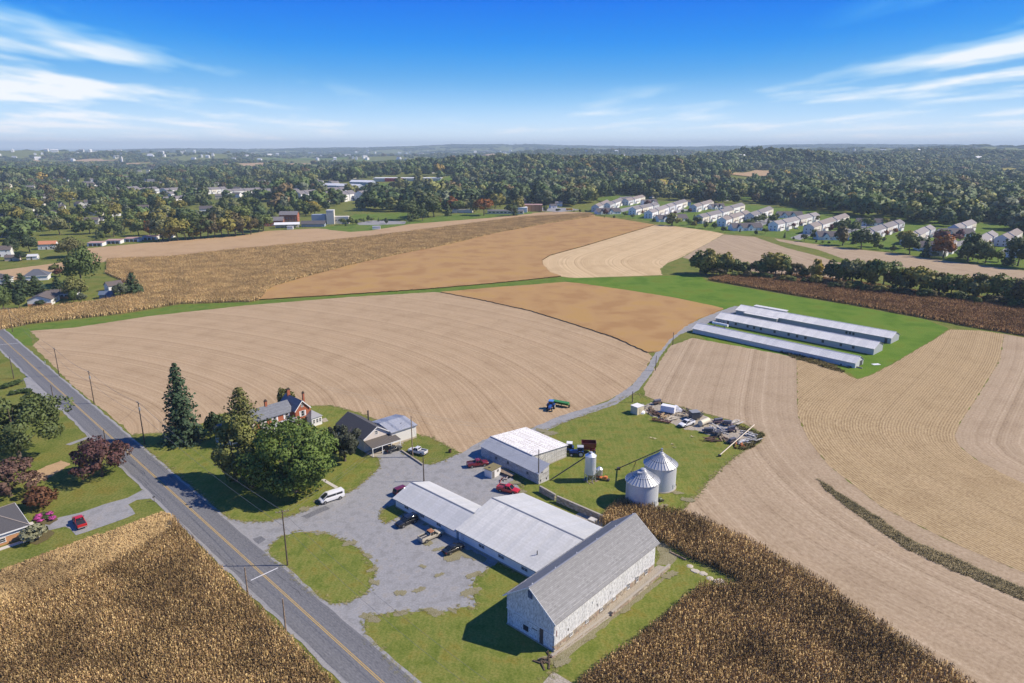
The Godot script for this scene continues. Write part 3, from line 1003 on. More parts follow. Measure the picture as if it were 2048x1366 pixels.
func instanced(called: String, label: String, category: String, mesh: Mesh, m: Material, buf: PackedFloat32Array) -> MultiMeshInstance3D:
	var mm := MultiMesh.new()
	mm.transform_format = MultiMesh.TRANSFORM_3D
	mm.use_colors = true
	mm.mesh = mesh
	mm.instance_count = buf.size() / 16
	mm.buffer = buf
	var o := MultiMeshInstance3D.new()
	o.name = numbered(called)
	o.multimesh = mm
	o.material_override = m
	add_child(o)
	tag(o, label, category)
	o.set_meta("kind", "stuff")
	return o

func push(buf: PackedFloat32Array, at: Vector3, turn: float, sx: float, sy: float, col: Color) -> void:
	var c := cos(turn)
	var s := sin(turn)
	buf.append(c * sx); buf.append(0.0); buf.append(s * sx); buf.append(at.x)
	buf.append(0.0); buf.append(sy); buf.append(0.0); buf.append(at.y)
	buf.append(-s * sx); buf.append(0.0); buf.append(c * sx); buf.append(at.z)
	buf.append(col.r); buf.append(col.g); buf.append(col.b); buf.append(1.0)

func in_any(p: Vector2, bans: Array) -> bool:
	for q in bans:
		if Geometry2D.is_point_in_polygon(p, q):
			return true
	return false

func plant_rows(poly: PackedVector2Array, ang: float, row: float, step: float, hmin: float, hmax: float, c0: Color, c1: Color, sd: int, bans: Array = [], light: PackedVector2Array = PackedVector2Array()) -> Array:
	var r := RandomNumberGenerator.new()
	r.seed = sd
	var bufs := [PackedFloat32Array(), PackedFloat32Array(), PackedFloat32Array(), PackedFloat32Array()]
	var q := PackedVector2Array()
	var lo := 1e9
	var hi := -1e9
	for p in poly:
		var s := p.rotated(-ang)
		q.append(s)
		lo = minf(lo, s.y)
		hi = maxf(hi, s.y)
	var y := lo + row * 0.5
	while y < hi:
		var xs: Array = []
		for i in q.size():
			var a := q[i]
			var b := q[(i + 1) % q.size()]
			if (a.y <= y) != (b.y <= y):
				xs.append(a.x + (b.x - a.x) * (y - a.y) / (b.y - a.y))
		xs.sort()
		var k := 0
		while k + 1 < xs.size():
			var x: float = xs[k] + r.randf() * step
			while x < xs[k + 1]:
				var w := Vector2(x, y + r.randf_range(-0.09, 0.09) * row).rotated(ang)
				x += step * r.randf_range(0.7, 1.3)
				if bans.size() and in_any(w, bans):
					continue
				var pat := jag.get_noise_2d(w.x * 0.25, w.y * 0.25)
				var hs := r.randf_range(hmin, hmax) * (1.0 + pat * 0.18)
				var col := c0.lerp(c1, clampf(r.randf() * 0.8 + pat * 0.9 + 0.1, 0, 1))
				if light.size() and Geometry2D.is_point_in_polygon(w, light):
					push(bufs[3], Vector3(w.x, 0.0, w.y), ang + r.randf_range(-0.7, 0.7), r.randf_range(0.9, 1.3), r.randf_range(0.6, 1.2), col)
					continue
				push(bufs[r.randi() % 3], Vector3(w.x, 0.0, w.y), r.randf() * TAU, r.randf_range(0.85, 1.2), hs, col)
			k += 2
		y += row
	return bufs

func build_corn() -> void:
	var m := vmat("corn_leaf", 0.62, 0.62, 0.62, 0.75)
	m.backlight_enabled = true
	m.backlight = Color(0.5, 0.46, 0.36)
	m.cull_mode = BaseMaterial3D.CULL_DISABLED
	m.metallic_specular = 0.3
	var near: Array = []
	var far: Array = []
	for i in 3:
		near.append(corn_mesh(100 + i, 1.0, 0.25, 8, 1.1))
		far.append(corn_mesh(200 + i, 1.0, 0.42, 8, 1.9))
	var labels := ["dry tan corn standing in the corner field across the road from the barn", "dry brown corn standing between the slate-roofed barn and the bare field", "tan standing corn in the large field behind the green strip", "dark brown standing corn in the long field beside the hedgerow"]
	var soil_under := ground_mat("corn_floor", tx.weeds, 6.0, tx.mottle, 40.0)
	# across the road
	var p3 := [-260, 1240, 0, 1145, 154, 1086, 256, 1051, 321, 1025, 338, 1028, 362, 1059, 434, 1138, 496, 1199, 574, 1278, 649, 1353, 790, 1500, -260, 1500]
	var strip3 := pix([-300, 1200, 0, 1130, 321, 1010, 350, 1030, 342, 1066, 308, 1090, 246, 1124, 171, 1158, 68, 1196, 0, 1223, -300, 1330])
	field("corn_ground", p3, 0.030, soil_under, 0.4)
	var d3 := G2(321, 1025) - G2(0, 1145)
	var bufs := plant_rows(pix(p3), d3.angle(), 0.76, 0.25, 1.75, 2.35, Color(0.40, 0.31, 0.22), Color(1.02, 0.82, 0.59), 31, [], strip3)
	for i in 3:
		instanced("corn_crop", labels[0], "corn", near[i], m, bufs[i])
	instanced("lodged_corn", "flattened pale corn in a strip along the lawn of the brick house", "corn", lodged_mesh(150), m, bufs[3])
	# by the barn
	var p4 := [1200, 1050, 1208, 1036, 1232, 1010, 1246, 1002, 1283, 1012, 1320, 1022, 1364, 1029, 1400, 1043, 1470, 1078, 1540, 1113, 1610, 1150, 1674, 1195, 1709, 1219, 1925, 1366, 2160, 1530, 1110, 1530, 1160, 1366, 1213, 1333, 1300, 1262, 1365, 1208, 1400, 1178, 1440, 1175, 1478, 1176, 1470, 1160, 1440, 1145, 1400, 1126, 1345, 1098, 1322, 1084]
	field("corn_ground", p4, 0.040, soil_under, 0.4)
	var d4 := G2(1709, 1219) - G2(1540, 1113)
	var barn_keep := PackedVector2Array([Vector2(-26, -138), Vector2(23.0, -121.0), Vector2(32.4, -115.5), Vector2(8, -92), Vector2(-4, -104)])
	bufs = plant_rows(roughen(pix(p4), 2.0, 0.8), d4.angle(), 0.76, 0.25, 1.75, 2.4, Color(0.36, 0.28, 0.20), Color(0.96, 0.76, 0.54), 41, [barn_keep])
	for i in 3:
		instanced("corn_crop", labels[1], "corn", near[i], m, bufs[i])
	# the large field behind
	var p1 := [-90, 674, 0, 660, 60, 648, 240, 628, 360, 608, 500, 604, 520, 600] + CORN_EDGE + [1181, 428, 1044, 436, 942, 449, 805, 467, 700, 479, 600, 490, 444, 504, 342, 516, 215, 521, 212, 548, 245, 562, 285, 577, 290, 589, 230, 599, 175, 608, 60, 620, 0, 626, -90, 635]
	field("corn_ground", p1, 0.030, soil_under, 0.4)
	var d1 := G2(1000, 465) - G2(700, 531)
	bufs = plant_rows(roughen(pix(p1), 3.0, 1.0), d1.angle(), 0.95, 0.85, 1.9, 2.5, Color(0.76, 0.63, 0.45), Color(1.26, 1.05, 0.75), 51)
	for i in 3:
		instanced("corn_crop", labels[2], "corn", far[i], m, bufs[i])
	var p2 := [1415, 560, 1460, 553, 1520, 551, 1600, 553, 1700, 565, 1800, 580, 1900, 592, 2048, 607, 2300, 640, 2300, 724, 2048, 672, 1950, 656, 1850, 637, 1700, 609, 1560, 586, 1470, 570]
	field("corn_ground", p2, 0.030, soil_under, 0.4)
	var d2 := G2(1850, 637) - G2(1560, 586)
	bufs = plant_rows(pix(p2), d2.angle(), 0.95, 0.70, 1.9, 2.4, Color(0.36, 0.23, 0.14), Color(0.74, 0.51, 0.34), 61)
	for i in 3:
		instanced("corn_crop", labels[3], "corn", far[i], m, bufs[i])
	# weeds
	var wm: Array = []
	for i in 3:
		wm.append(weed_mesh(300 + i))
	# longer grass along the mown edges
	var tr := RandomNumberGenerator.new()
	tr.seed = 66
	var eb := PackedFloat32Array()
	for p in edge_points:
		for k in 3:
			var g := Color(0.40, 0.42, 0.12).lerp(Color(0.72, 0.60, 0.28), tr.randf())
			push(eb, Vector3(p.x + tr.randfn() * 0.42, 0.03, p.y + tr.randfn() * 0.42), tr.randf() * TAU, tr.randf_range(0.4, 0.9), tr.randf_range(0.04, 0.10), g)
	var em := vmat("edge_grass", 0.5, 0.5, 0.5, 0.9)
	em.cull_mode = BaseMaterial3D.CULL_DISABLED
	instanced("edge_grass", "uneven longer grass along the edges of the farm's lawns", "grass", wm[0], em, eb)
	var lw := vmat("dry_weeds", 0.5, 0.5, 0.5, 0.85)
	lw.cull_mode = BaseMaterial3D.CULL_DISABLED
	var wb := plant_rows(roughen(pix([1634, 957, 1714, 1007, 1813, 1074, 1937, 1128, 2048, 1178, 2400, 1330, 2400, 1366, 2048, 1203, 1962, 1165, 1813, 1098, 1729, 1041, 1649, 979]), 2.0, 0.8), 0.4, 0.6, 0.5, 0.12, 0.30, Color(0.30, 0.26, 0.13), Color(0.70, 0.57, 0.33), 71)
	for i in 3:
		instanced("weed_growth", "dark dry weeds in the long strip between the bare field and the stubble", "weeds", wm[i], lw, wb[i])
	wb = plant_rows(roughen(pix([1468, 850, 1500, 858, 1527, 868, 1520, 885, 1490, 902, 1470, 897, 1500, 880]), 2.0, 1.2), 0.4, 0.8, 0.7, 0.3, 0.9, Color(0.16, 0.17, 0.06), Color(0.40, 0.33, 0.17), 72)
	for i in 3:
		instanced("weed_growth", "brown and green weeds around the scrap at the yard's far corner", "weeds", wm[i], lw, wb[i])
	wb = plant_rows(roughen(pix([1560, 704, 1600, 712, 1650, 724, 1690, 742, 1688, 748, 1640, 732, 1590, 718]), 2.0, 1.2), 0.8, 0.9, 0.8, 0.3, 1.0, Color(0.22, 0.2, 0.06), Color(0.48, 0.40, 0.17), 73)
	for i in 3:
		instanced("weed_growth", "yellowing weeds along the shaded wall of the front poultry house", "weeds", wm[i], lw, wb[i])

func weed_mesh(sd: int) -> ArrayMesh:
	var r := RandomNumberGenerator.new()
	r.seed = sd
	var b := mb()
	b.tinted = true
	for i in 26:
		var a := r.randf() * TAU
		var d := Vector3(cos(a), 0, sin(a))
		var o := d * r.randf() * 0.4
		var k := r.randf_range(0.6, 1.2)
		b.tint = Color(k, k, k * 0.9)
		var w := Vector3(-d.z, 0, d.x) * r.randf_range(0.03, 0.09)
		var tip := o + d * r.randf_range(0.05, 0.45) + Vector3.UP * r.randf_range(0.5, 1.1)
		var up := (d * 0.35 + Vector3.UP).normalized()
		b.tri(o - w, o + w, tip, up, up, up)
		b.tri(tip - w - Vector3.UP * 0.3, tip + w * 1.5 - Vector3.UP * 0.15, tip + Vector3.UP * 0.05, up, up, up)
	return b.done()

# ---------------------------------------------------------------- building helpers (local: x along the length, z across, y up)
func board_wall(b: MB, a: Vector3, d: Vector3, length: float, y0: float, top: Callable, bw: float, sd: int) -> void:
	# upright boards of uneven tone and depth from «a» along «d»; top(x) gives the height of each edge
	var r := RandomNumberGenerator.new()
	r.seed = sd
	b.tinted = true
	var out := Vector3.UP.cross(d).cross(Vector3.UP)
	out = d.cross(Vector3.UP)
	var m := maxi(1, roundi(length / bw))
	var u0 := r.randf() * 50.0
	for i in m:
		var x0 := length * i / m
		var x1 := length * (i + 1) / m
		var dep := r.randf_range(0.0, 0.022)
		var k := clampf(r.randfn(0.95, 0.07), 0.66, 1.05)
		b.tint = Color(k, k, k)
		var o := out * dep
		var gap := 0.008
		var p := a + d * (x0 + gap) + o
		var q := a + d * (x1 - gap) + o
		var h0: float = top.call(x0)
		var h1: float = top.call(x1)
		var p0 := p + Vector3.UP * y0
		var q0 := q + Vector3.UP * (y0 + r.randf_range(-0.03, 0.03))
		var p1 := p + Vector3.UP * h0
		var q1 := q + Vector3.UP * h1
		var nn := out
		var ru := u0 + i * 1.37
		b.tri(p0, q0, q1, nn, nn, nn, Vector2(ru, y0), Vector2(ru + x1 - x0, y0), Vector2(ru + x1 - x0, h1))
		b.tri(p0, q1, p1, nn, nn, nn, Vector2(ru, y0), Vector2(ru + x1 - x0, h1), Vector2(ru, h0))
		b.quad(p0 - out * 0.04, p0, p1, p1 - out * 0.04)
		b.quad(q0, q0 - out * 0.04, q1 - out * 0.04, q1)

func metal_panel(width: float, slope: float, ribs: int) -> ArrayMesh:
	# a sheet lying in x (along the eave) and z (down the slope, 0 = ridge)
	var b := mb()
	b.box(Vector3(width * 0.5, -0.015, slope * 0.5), Vector3(width, 0.03, slope))
	for i in ribs:
		var x := width * (i + 0.5) / ribs
		b.quad(Vector3(x - 0.05, 0.0, slope), Vector3(x - 0.02, 0.032, slope), Vector3(x - 0.02, 0.032, 0), Vector3(x - 0.05, 0.0, 0))
		b.quad(Vector3(x - 0.02, 0.032, slope), Vector3(x + 0.02, 0.032, slope), Vector3(x + 0.02, 0.032, 0), Vector3(x - 0.02, 0.032, 0))
		b.quad(Vector3(x + 0.02, 0.032, slope), Vector3(x + 0.05, 0.0, slope), Vector3(x + 0.05, 0.0, 0), Vector3(x + 0.02, 0.032, 0))
	return b.done()

func slope_panels(parent: Node3D, x0: float, x1: float, ridge: Vector2, eave: Vector2, pw: float, m: Array, sd := 1, ribs := 4) -> void:
	# sheets from ridge (z, y) down to eave (z, y), side by side from x0 to x1
	var n := maxi(1, roundi((x1 - x0) / pw))
	var w := (x1 - x0) / n
	var down := Vector3(0, eave.y - ridge.y, eave.x - ridge.x)
	var l := down.length()
	var zdir := down / l
	var s := 1.0 if zdir.z > 0.0 else -1.0
	var mesh := metal_panel(w - 0.006, l, ribs)
	var xdir := Vector3.RIGHT * s
	var bs := Basis(xdir, zdir.cross(xdir), zdir)
	var r := RandomNumberGenerator.new()
	r.seed = sd
	for i in n:
		var o := part("roof_panel", mesh, m[r.randi() % m.size()], parent)
		o.transform = Transform3D(bs, Vector3(x0 + w * (i if s > 0 else i + 1), ridge.y + (r.randf() * 0.006), ridge.x))

func gable_walls(b: MB, l: float, w: float, eave: float, ridge: float, y0 := 0.0, rz := 0.5) -> void:
	# plain walls: corner at the origin, x to l, z from 0 to w, ridge along x at z = w*rz
	b.quad(Vector3(0, y0, w), Vector3(l, y0, w), Vector3(l, eave, w), Vector3(0, eave, w))
	b.quad(Vector3(l, y0, 0), Vector3(0, y0, 0), Vector3(0, eave, 0), Vector3(l, eave, 0))
	b.fan([Vector3(l, y0, w), Vector3(l, y0, 0), Vector3(l, eave, 0), Vector3(l, ridge, w * rz), Vector3(l, eave, w)])
	b.fan([Vector3(0, y0, 0), Vector3(0, y0, w), Vector3(0, eave, w), Vector3(0, ridge, w * rz), Vector3(0, eave, 0)])

func gable_roof(b: MB, l: float, w: float, eave: float, ridge: float, over := 0.4, th := 0.14, rz := 0.5) -> void:
	for s in [0, 1]:
		var run: float = w * rz if s == 0 else w * (1.0 - rz)
		var k: float = (ridge - eave) / run
		var ze: float = -over if s == 0 else w + over
		var ye := eave - over * k
		var zr := w * rz
		var a := Vector3(-over, ye + th, ze)
		var c := Vector3(l + over, ye + th, ze)
		var d := Vector3(l + over, ridge + th, zr)
		var e := Vector3(-over, ridge + th, zr)
		var dn := Vector3.DOWN * th
		if s == 1:
			b.quad(a, c, d, e)
			b.quad(c + dn, a + dn, e + dn, d + dn)
			b.quad(a + dn, c + dn, c, a)
			b.quad(c + dn, d + dn, d, c)
			b.quad(e + dn, a + dn, a, e)
		else:
			b.quad(c, a, e, d)
			b.quad(a + dn, c + dn, d + dn, e + dn)
			b.quad(c + dn, a + dn, a, c)
			b.quad(d + dn, c + dn, c, d)
			b.quad(a + dn, e + dn, e, a)

func window_at(parent: Node3D, at: Vector3, out: Vector3, w: float, h: float, frame: Material, pane: Material, bars := 1, called := "window") -> void:
	# at: middle of the opening on the wall; the frame stands 5 cm proud, the panes sit back in it
	var x := Vector3.UP.cross(out).normalized()
	var bs := Basis(x, Vector3.UP, out)
	var f := mb()
	var t := 0.09
	f.box(at + out * 0.03 + Vector3.UP * (h * 0.5 - t * 0.5), Vector3(w, t, 0.07), bs)
	f.box(at + out * 0.04 - Vector3.UP * (h * 0.5 - t * 0.5), Vector3(w + 0.1, t, 0.11), bs)
	for s in [-1, 1]:
		f.box(at + out * 0.03 + x * s * (w * 0.5 - t * 0.5), Vector3(t, h - 2 * t, 0.07), bs)
	if bars > 0:
		f.box(at + out * 0.025, Vector3(w - 2 * t, 0.05, 0.05), bs)
	if bars > 1:
		f.box(at + out * 0.022, Vector3(0.05, h - 2 * t, 0.045), bs)
	var o := part(called, f.done(), frame, parent)
	part("pane", mb().box(at + out * 0.006, Vector3(w - t, h - t, 0.01), bs).done(), pane, o)

func door_at(parent: Node3D, at: Vector3, out: Vector3, w: float, h: float, m: Material) -> void:
	var x := Vector3.UP.cross(out).normalized()
	var bs := Basis(x, Vector3.UP, out)
	var o := part("door", mb().box(at + out * 0.03, Vector3(w, h, 0.06), bs).done(), m, parent)
	part("handle", mb().box(at + out * 0.09 + x * w * 0.38, Vector3(0.06, 0.14, 0.05), bs).done(), mat("iron", 0.05, 0.05, 0.05, 0.5, 0.6), o)

func stone_wall(parent: Node3D, a: Vector3, bb: Vector3, h: float, th: float, called: String, sd: int, m: Array, course := 0.34, slen := 0.62) -> void:
	# rough stones laid in courses, each a piece of its own on the visible faces
	var r := RandomNumberGenerator.new()
	r.seed = sd
	var d := bb - a
	var l := d.length()
	var x := d / l
	var z := x.cross(Vector3.UP)
	var core := mb().box((a + bb) * 0.5 + Vector3.UP * h * 0.5, Vector3(l, h, th * 0.8), Basis(x, Vector3.UP, z))
	part("mortar", core.done(), mat("mortar", 0.36, 0.32, 0.26, 0.95), parent)
	var shapes: Array = []
	for i in 5:
		var b := mb()
		var j := func(p: Vector3) -> Vector3: return p + Vector3(r.randf_range(-0.04, 0.04), r.randf_range(-0.03, 0.03), r.randf_range(-0.03, 0.03))
		var c: Array = []
		for sx in [-0.5, 0.5]:
			for sy in [-0.5, 0.5]:
				for sz in [-0.5, 0.5]:
					c.append(j.call(Vector3(sx * slen, sy * course, sz * 0.2) * 0.96))
		b.quad(c[1], c[5], c[7], c[3])
		b.quad(c[4], c[0], c[2], c[6])
		b.quad(c[5], c[4], c[6], c[7])
		b.quad(c[0], c[1], c[3], c[2])
		b.quad(c[3], c[7], c[6], c[2])
		shapes.append(b.done())
	var rows := maxi(1, roundi(h / course))
	for s in [-1.0, 1.0]:
		for k in rows:
			var q: float = slen * (0.5 if k % 2 else 0.25)
			while q < l - slen * 0.2:
				var o := part(called, shapes[r.randi() % 5], m[r.randi() % m.size()], parent)
				var bs := Basis(x * s, Vector3.UP, z * s)
				o.transform = Transform3D(bs.scaled_local(Vector3(r.randf_range(0.85, 1.1), h / rows / course, 1)), a + x * q + Vector3.UP * (h * (k + 0.5) / rows) + z * s * (th * 0.5 - 0.08))
				q += slen * r.randf_range(0.92, 1.12)
	part("coping", mb().box((a + bb) * 0.5 + Vector3.UP * (h + 0.04), Vector3(l, 0.08, th + 0.04), Basis(x, Vector3.UP, z)).done(), tmat("coping_concrete", tx.concrete, 3.0), parent)

const BARN_O := Vector3(-0.79, 0, -101.71)
const BARN_TURN := -0.7388

func build_farm() -> void:
	barn()
	wings()
	machine_shed()
	flat_shed()
	workshop()
	farmhouse()
	bins()
	yard_walls()
	poultry()

func barn() -> void:
	# u (x) runs along the gable end, v (-z) along the ridge
	var t := thing("barn", "large white board barn with a grey slate gable roof and stone base", "barn", BARN_O, BARN_TURN)
	var w := 10.5
	var l := 31.4
	var eave := 6.0
	var ridge := 9.9
	var boards := tmat("barn_boards", tx.boards, 3.1, 0.85)
	boards.vertex_color_use_as_albedo = true
	var roofm := tmat("slate", tx.slate, 9.0, 0.6)
	var base := 1.15
	# gable end to the yard (z = 0) and the far one
	var gt := func(x: float) -> float: return eave + (ridge - eave) * (1.0 - absf(x - w * 0.5) / (w * 0.5)) - 0.08
	var b := mb()
	board_wall(b, Vector3(0, 0, 0.14), Vector3.RIGHT, w, 3.35, gt, 0.30, 1)
	part("upper_gable", b.done(), boards, t)
	b = mb()
	board_wall(b, Vector3(0, 0, 0), Vector3.RIGHT, w, 0.12, func(_x: float) -> float: return 3.3, 0.34, 2)
	part("lower_gable", b.done(), boards, t)
	part("gable_beam", boxmesh(Vector3(w + 0.1, 0.16, 0.2), Vector3(w * 0.5, 3.34, 0.1)), mat("white_trim", 0.74, 0.74, 0.74, 0.7), t)
	part("foundation", boxmesh(Vector3(w + 0.16, 0.16, 0.3), Vector3(w * 0.5, 0.06, 0.08)), tmat("coping_concrete", tx.concrete, 3.0), t)
	b = mb()
	board_wall(b, Vector3(w, 0, -l), Vector3.LEFT, w, 0.9, func(x: float) -> float: return gt.call(w - x), 0.30, 3)
	part("far_gable", b.done(), boards, t)
	b = mb()
	board_wall(b, Vector3(w, 0, 0), Vector3.FORWARD, l, base, func(_x: float) -> float: return eave + 0.25, 0.26, 4)
	part("long_wall", b.done(), boards, t)
	b = mb()
	board_wall(b, Vector3(0, 0, -l), Vector3.BACK, l, 0.6, func(_x: float) -> float: return eave + 0.25, 0.26, 5)
	part("long_wall", b.done(), boards, t)
	# stone base along the sunny side
	var stones: Array = []
	for c in [[0.34, 0.28, 0.20], [0.42, 0.36, 0.27], [0.27, 0.23, 0.18], [0.46, 0.41, 0.33], [0.36, 0.26, 0.19]]:
		stones.append(mat("stone_%d" % stones.size(), c[0], c[1], c[2], 0.95))
	stone_wall(t, Vector3(w - 0.12, 0, 0), Vector3(w - 0.12, 0, -l), base, 0.36, "stone", 21, stones, 0.38, 0.75)
	# roof: courses of slate, each a thin step
	for s in [0, 1]:
		b = mb()
		var zz := 0.5
		var n := 26
		var over := 0.62
		for k in n:
			var f0 := -0.0 + float(k) / n
			var f1 := float(k + 1) / n + 0.01
			var p0 := Vector2(lerpf(-over, w * 0.5, f0), lerpf(eave - over * (ridge - eave) / (w * 0.5), ridge, f0) + 0.2)
			var p1 := Vector2(lerpf(-over, w * 0.5, minf(f1, 1.0)), lerpf(eave - over * (ridge - eave) / (w * 0.5), ridge, minf(f1, 1.0)) + 0.185)
			if s == 1:
				p0.x = w - p0.x
				p1.x = w - p1.x
			var a := Vector3(p0.x, p0.y, zz)
			var c := Vector3(p0.x, p0.y, -l - zz)
			var d := Vector3(p1.x, p1.y, -l - zz)
			var e := Vector3(p1.x, p1.y, zz)
			var row := k * 0.281
			var dn := Vector3.DOWN * 0.02
			if s == 1:
				b.quad(a, c, d, e, 0.0, row)
				b.quad(a + dn, c + dn, c, a)
			else:
				b.quad(c, a, e, d, 0.0, row)
				b.quad(c + dn, a + dn, a, c)
		var k2 := (ridge - eave) / (w * 0.5)
		var ze: float = -over if s == 0 else w + over
		var pe := Vector3(ze, eave - over * k2 + 0.12, 0)
		var pr := Vector3(w * 0.5, ridge + 0.10, 0)
		# underside
		if s == 1:
			b.quad(Vector3(pe.x, pe.y, -l - zz), Vector3(pe.x, pe.y, zz), Vector3(pr.x, pr.y, zz), Vector3(pr.x, pr.y, -l - zz))
		else:
			b.quad(Vector3(pe.x, pe.y, zz), Vector3(pe.x, pe.y, -l - zz), Vector3(pr.x, pr.y, -l - zz), Vector3(pr.x, pr.y, zz))
		part("slate_roof", b.done(), roofm, t)
		# rake boards at both ends
		for e2 in [zz + 0.01, -l - zz - 0.01]:
			part("rake_board", mb().bar(Vector3(ze, eave - over * k2 + 0.10, e2), Vector3(w * 0.5, ridge + 0.10, e2), 0.05, 0.2).done(), mat("white_trim", 0.74, 0.74, 0.74, 0.7), t)
	part("ridge_cap", mb().box(Vector3(w * 0.5, ridge + 0.19, -l * 0.5), Vector3(0.26, 0.06, l + 1.0)).done(), mat("ridge_tin", 0.30, 0.31, 0.33, 0.5, 0.3), t)
	for k in 6:
		part("lightning_rod", mb().tube(Vector3(w * 0.5, ridge + 0.2, -0.4 - k * (l - 0.8) / 5.0), Vector3(w * 0.5, ridge + 0.75, -0.4 - k * (l - 0.8) / 5.0), 0.02, 0.012, 5).lathe(Vector3(w * 0.5, ridge + 0.38, -0.4 - k * (l - 0.8) / 5.0), [Vector2(0, 0), Vector2(0.1, 0.1), Vector2(0, 0.2)], 8).done(), mat("white_trim", 0.74, 0.74, 0.74, 0.7), t)
	# louvred vent near the peak
	var vent := part("louvre_vent", boxmesh(Vector3(0.95, 1.35, 0.1), Vector3(w * 0.5 + 0.1, 8.55, 0.2)), mat("vent_dark", 0.03, 0.03, 0.033, 0.8), t)
	for k in 6:
		part("slat", mb().box(Vector3(w * 0.5 + 0.1, 8.03 + k * 0.21, 0.28), Vector3(0.9, 0.03, 0.12), Basis(Vector3.RIGHT, 0.6)).done(), mat("vent_slat", 0.22, 0.23, 0.25, 0.8), vent)
	# doors and openings of the yard gable
	part("hatch", boxmesh(Vector3(1.15, 1.0, 0.06), Vector3(4.3, 1.35, 0.06)), mat("vent_dark", 0.03, 0.03, 0.033, 0.8), t)
	door_at(t, Vector3(7.75, 1.6, 0.04), Vector3.BACK, 0.75, 2.9, mat("brown_door", 0.10, 0.072, 0.055, 0.8))
	for q in [[2.6, 1.7], [5.9, 2.0], [9.2, 2.0]]:
		var f := mb()
		f.box(Vector3(q[0], 1.65, 0.06), Vector3(q[1], 2.9, 0.03))
		part("barn_door", f.done(), tmat("door_boards", tx.boards, 2.3, 0.85), t)
		part("door_track", boxmesh(Vector3(q[1] * 1.05, 0.08, 0.08), Vector3(q[0], 3.16, 0.08)), mat("iron", 0.05, 0.05, 0.05, 0.5, 0.6), t)
	part("lintel", boxmesh(Vector3(1.1, 0.12, 0.05), Vector3(6.3, 2.2, 0.1)), mat("vent_dark", 0.03, 0.03, 0.033, 0.8), t)
	part("red_sign", boxmesh(Vector3(0.04, 1.1, 0.12), Vector3(w + 0.04, 3.3, -0.5)), mat("rust_red", 0.22, 0.06, 0.04, 0.8), t)
	# windows low in the long wall
	for v in [4.4, 8.9, 13.2, 17.3, 22.0, 25.0, 28.2]:
		var big: bool = v > 20.0
		window_at(t, Vector3(w + 0.10, 1.05 if big else 0.95, -v), Vector3.RIGHT, 0.8, 1.25 if big else 0.75, mat("window_frame", 0.62, 0.62, 0.60, 0.7), glass(), 2)
	for q in [[3.7, 2.2], [10.5, 3.7], [12.0, 2.4], [16.0, 2.8]]:
		part("board_gap", boxmesh(Vector3(0.03, 0.5, 0.12), Vector3(w + 0.03, q[1], -q[0])), mat("vent_dark", 0.03, 0.03, 0.033, 0.8), t)

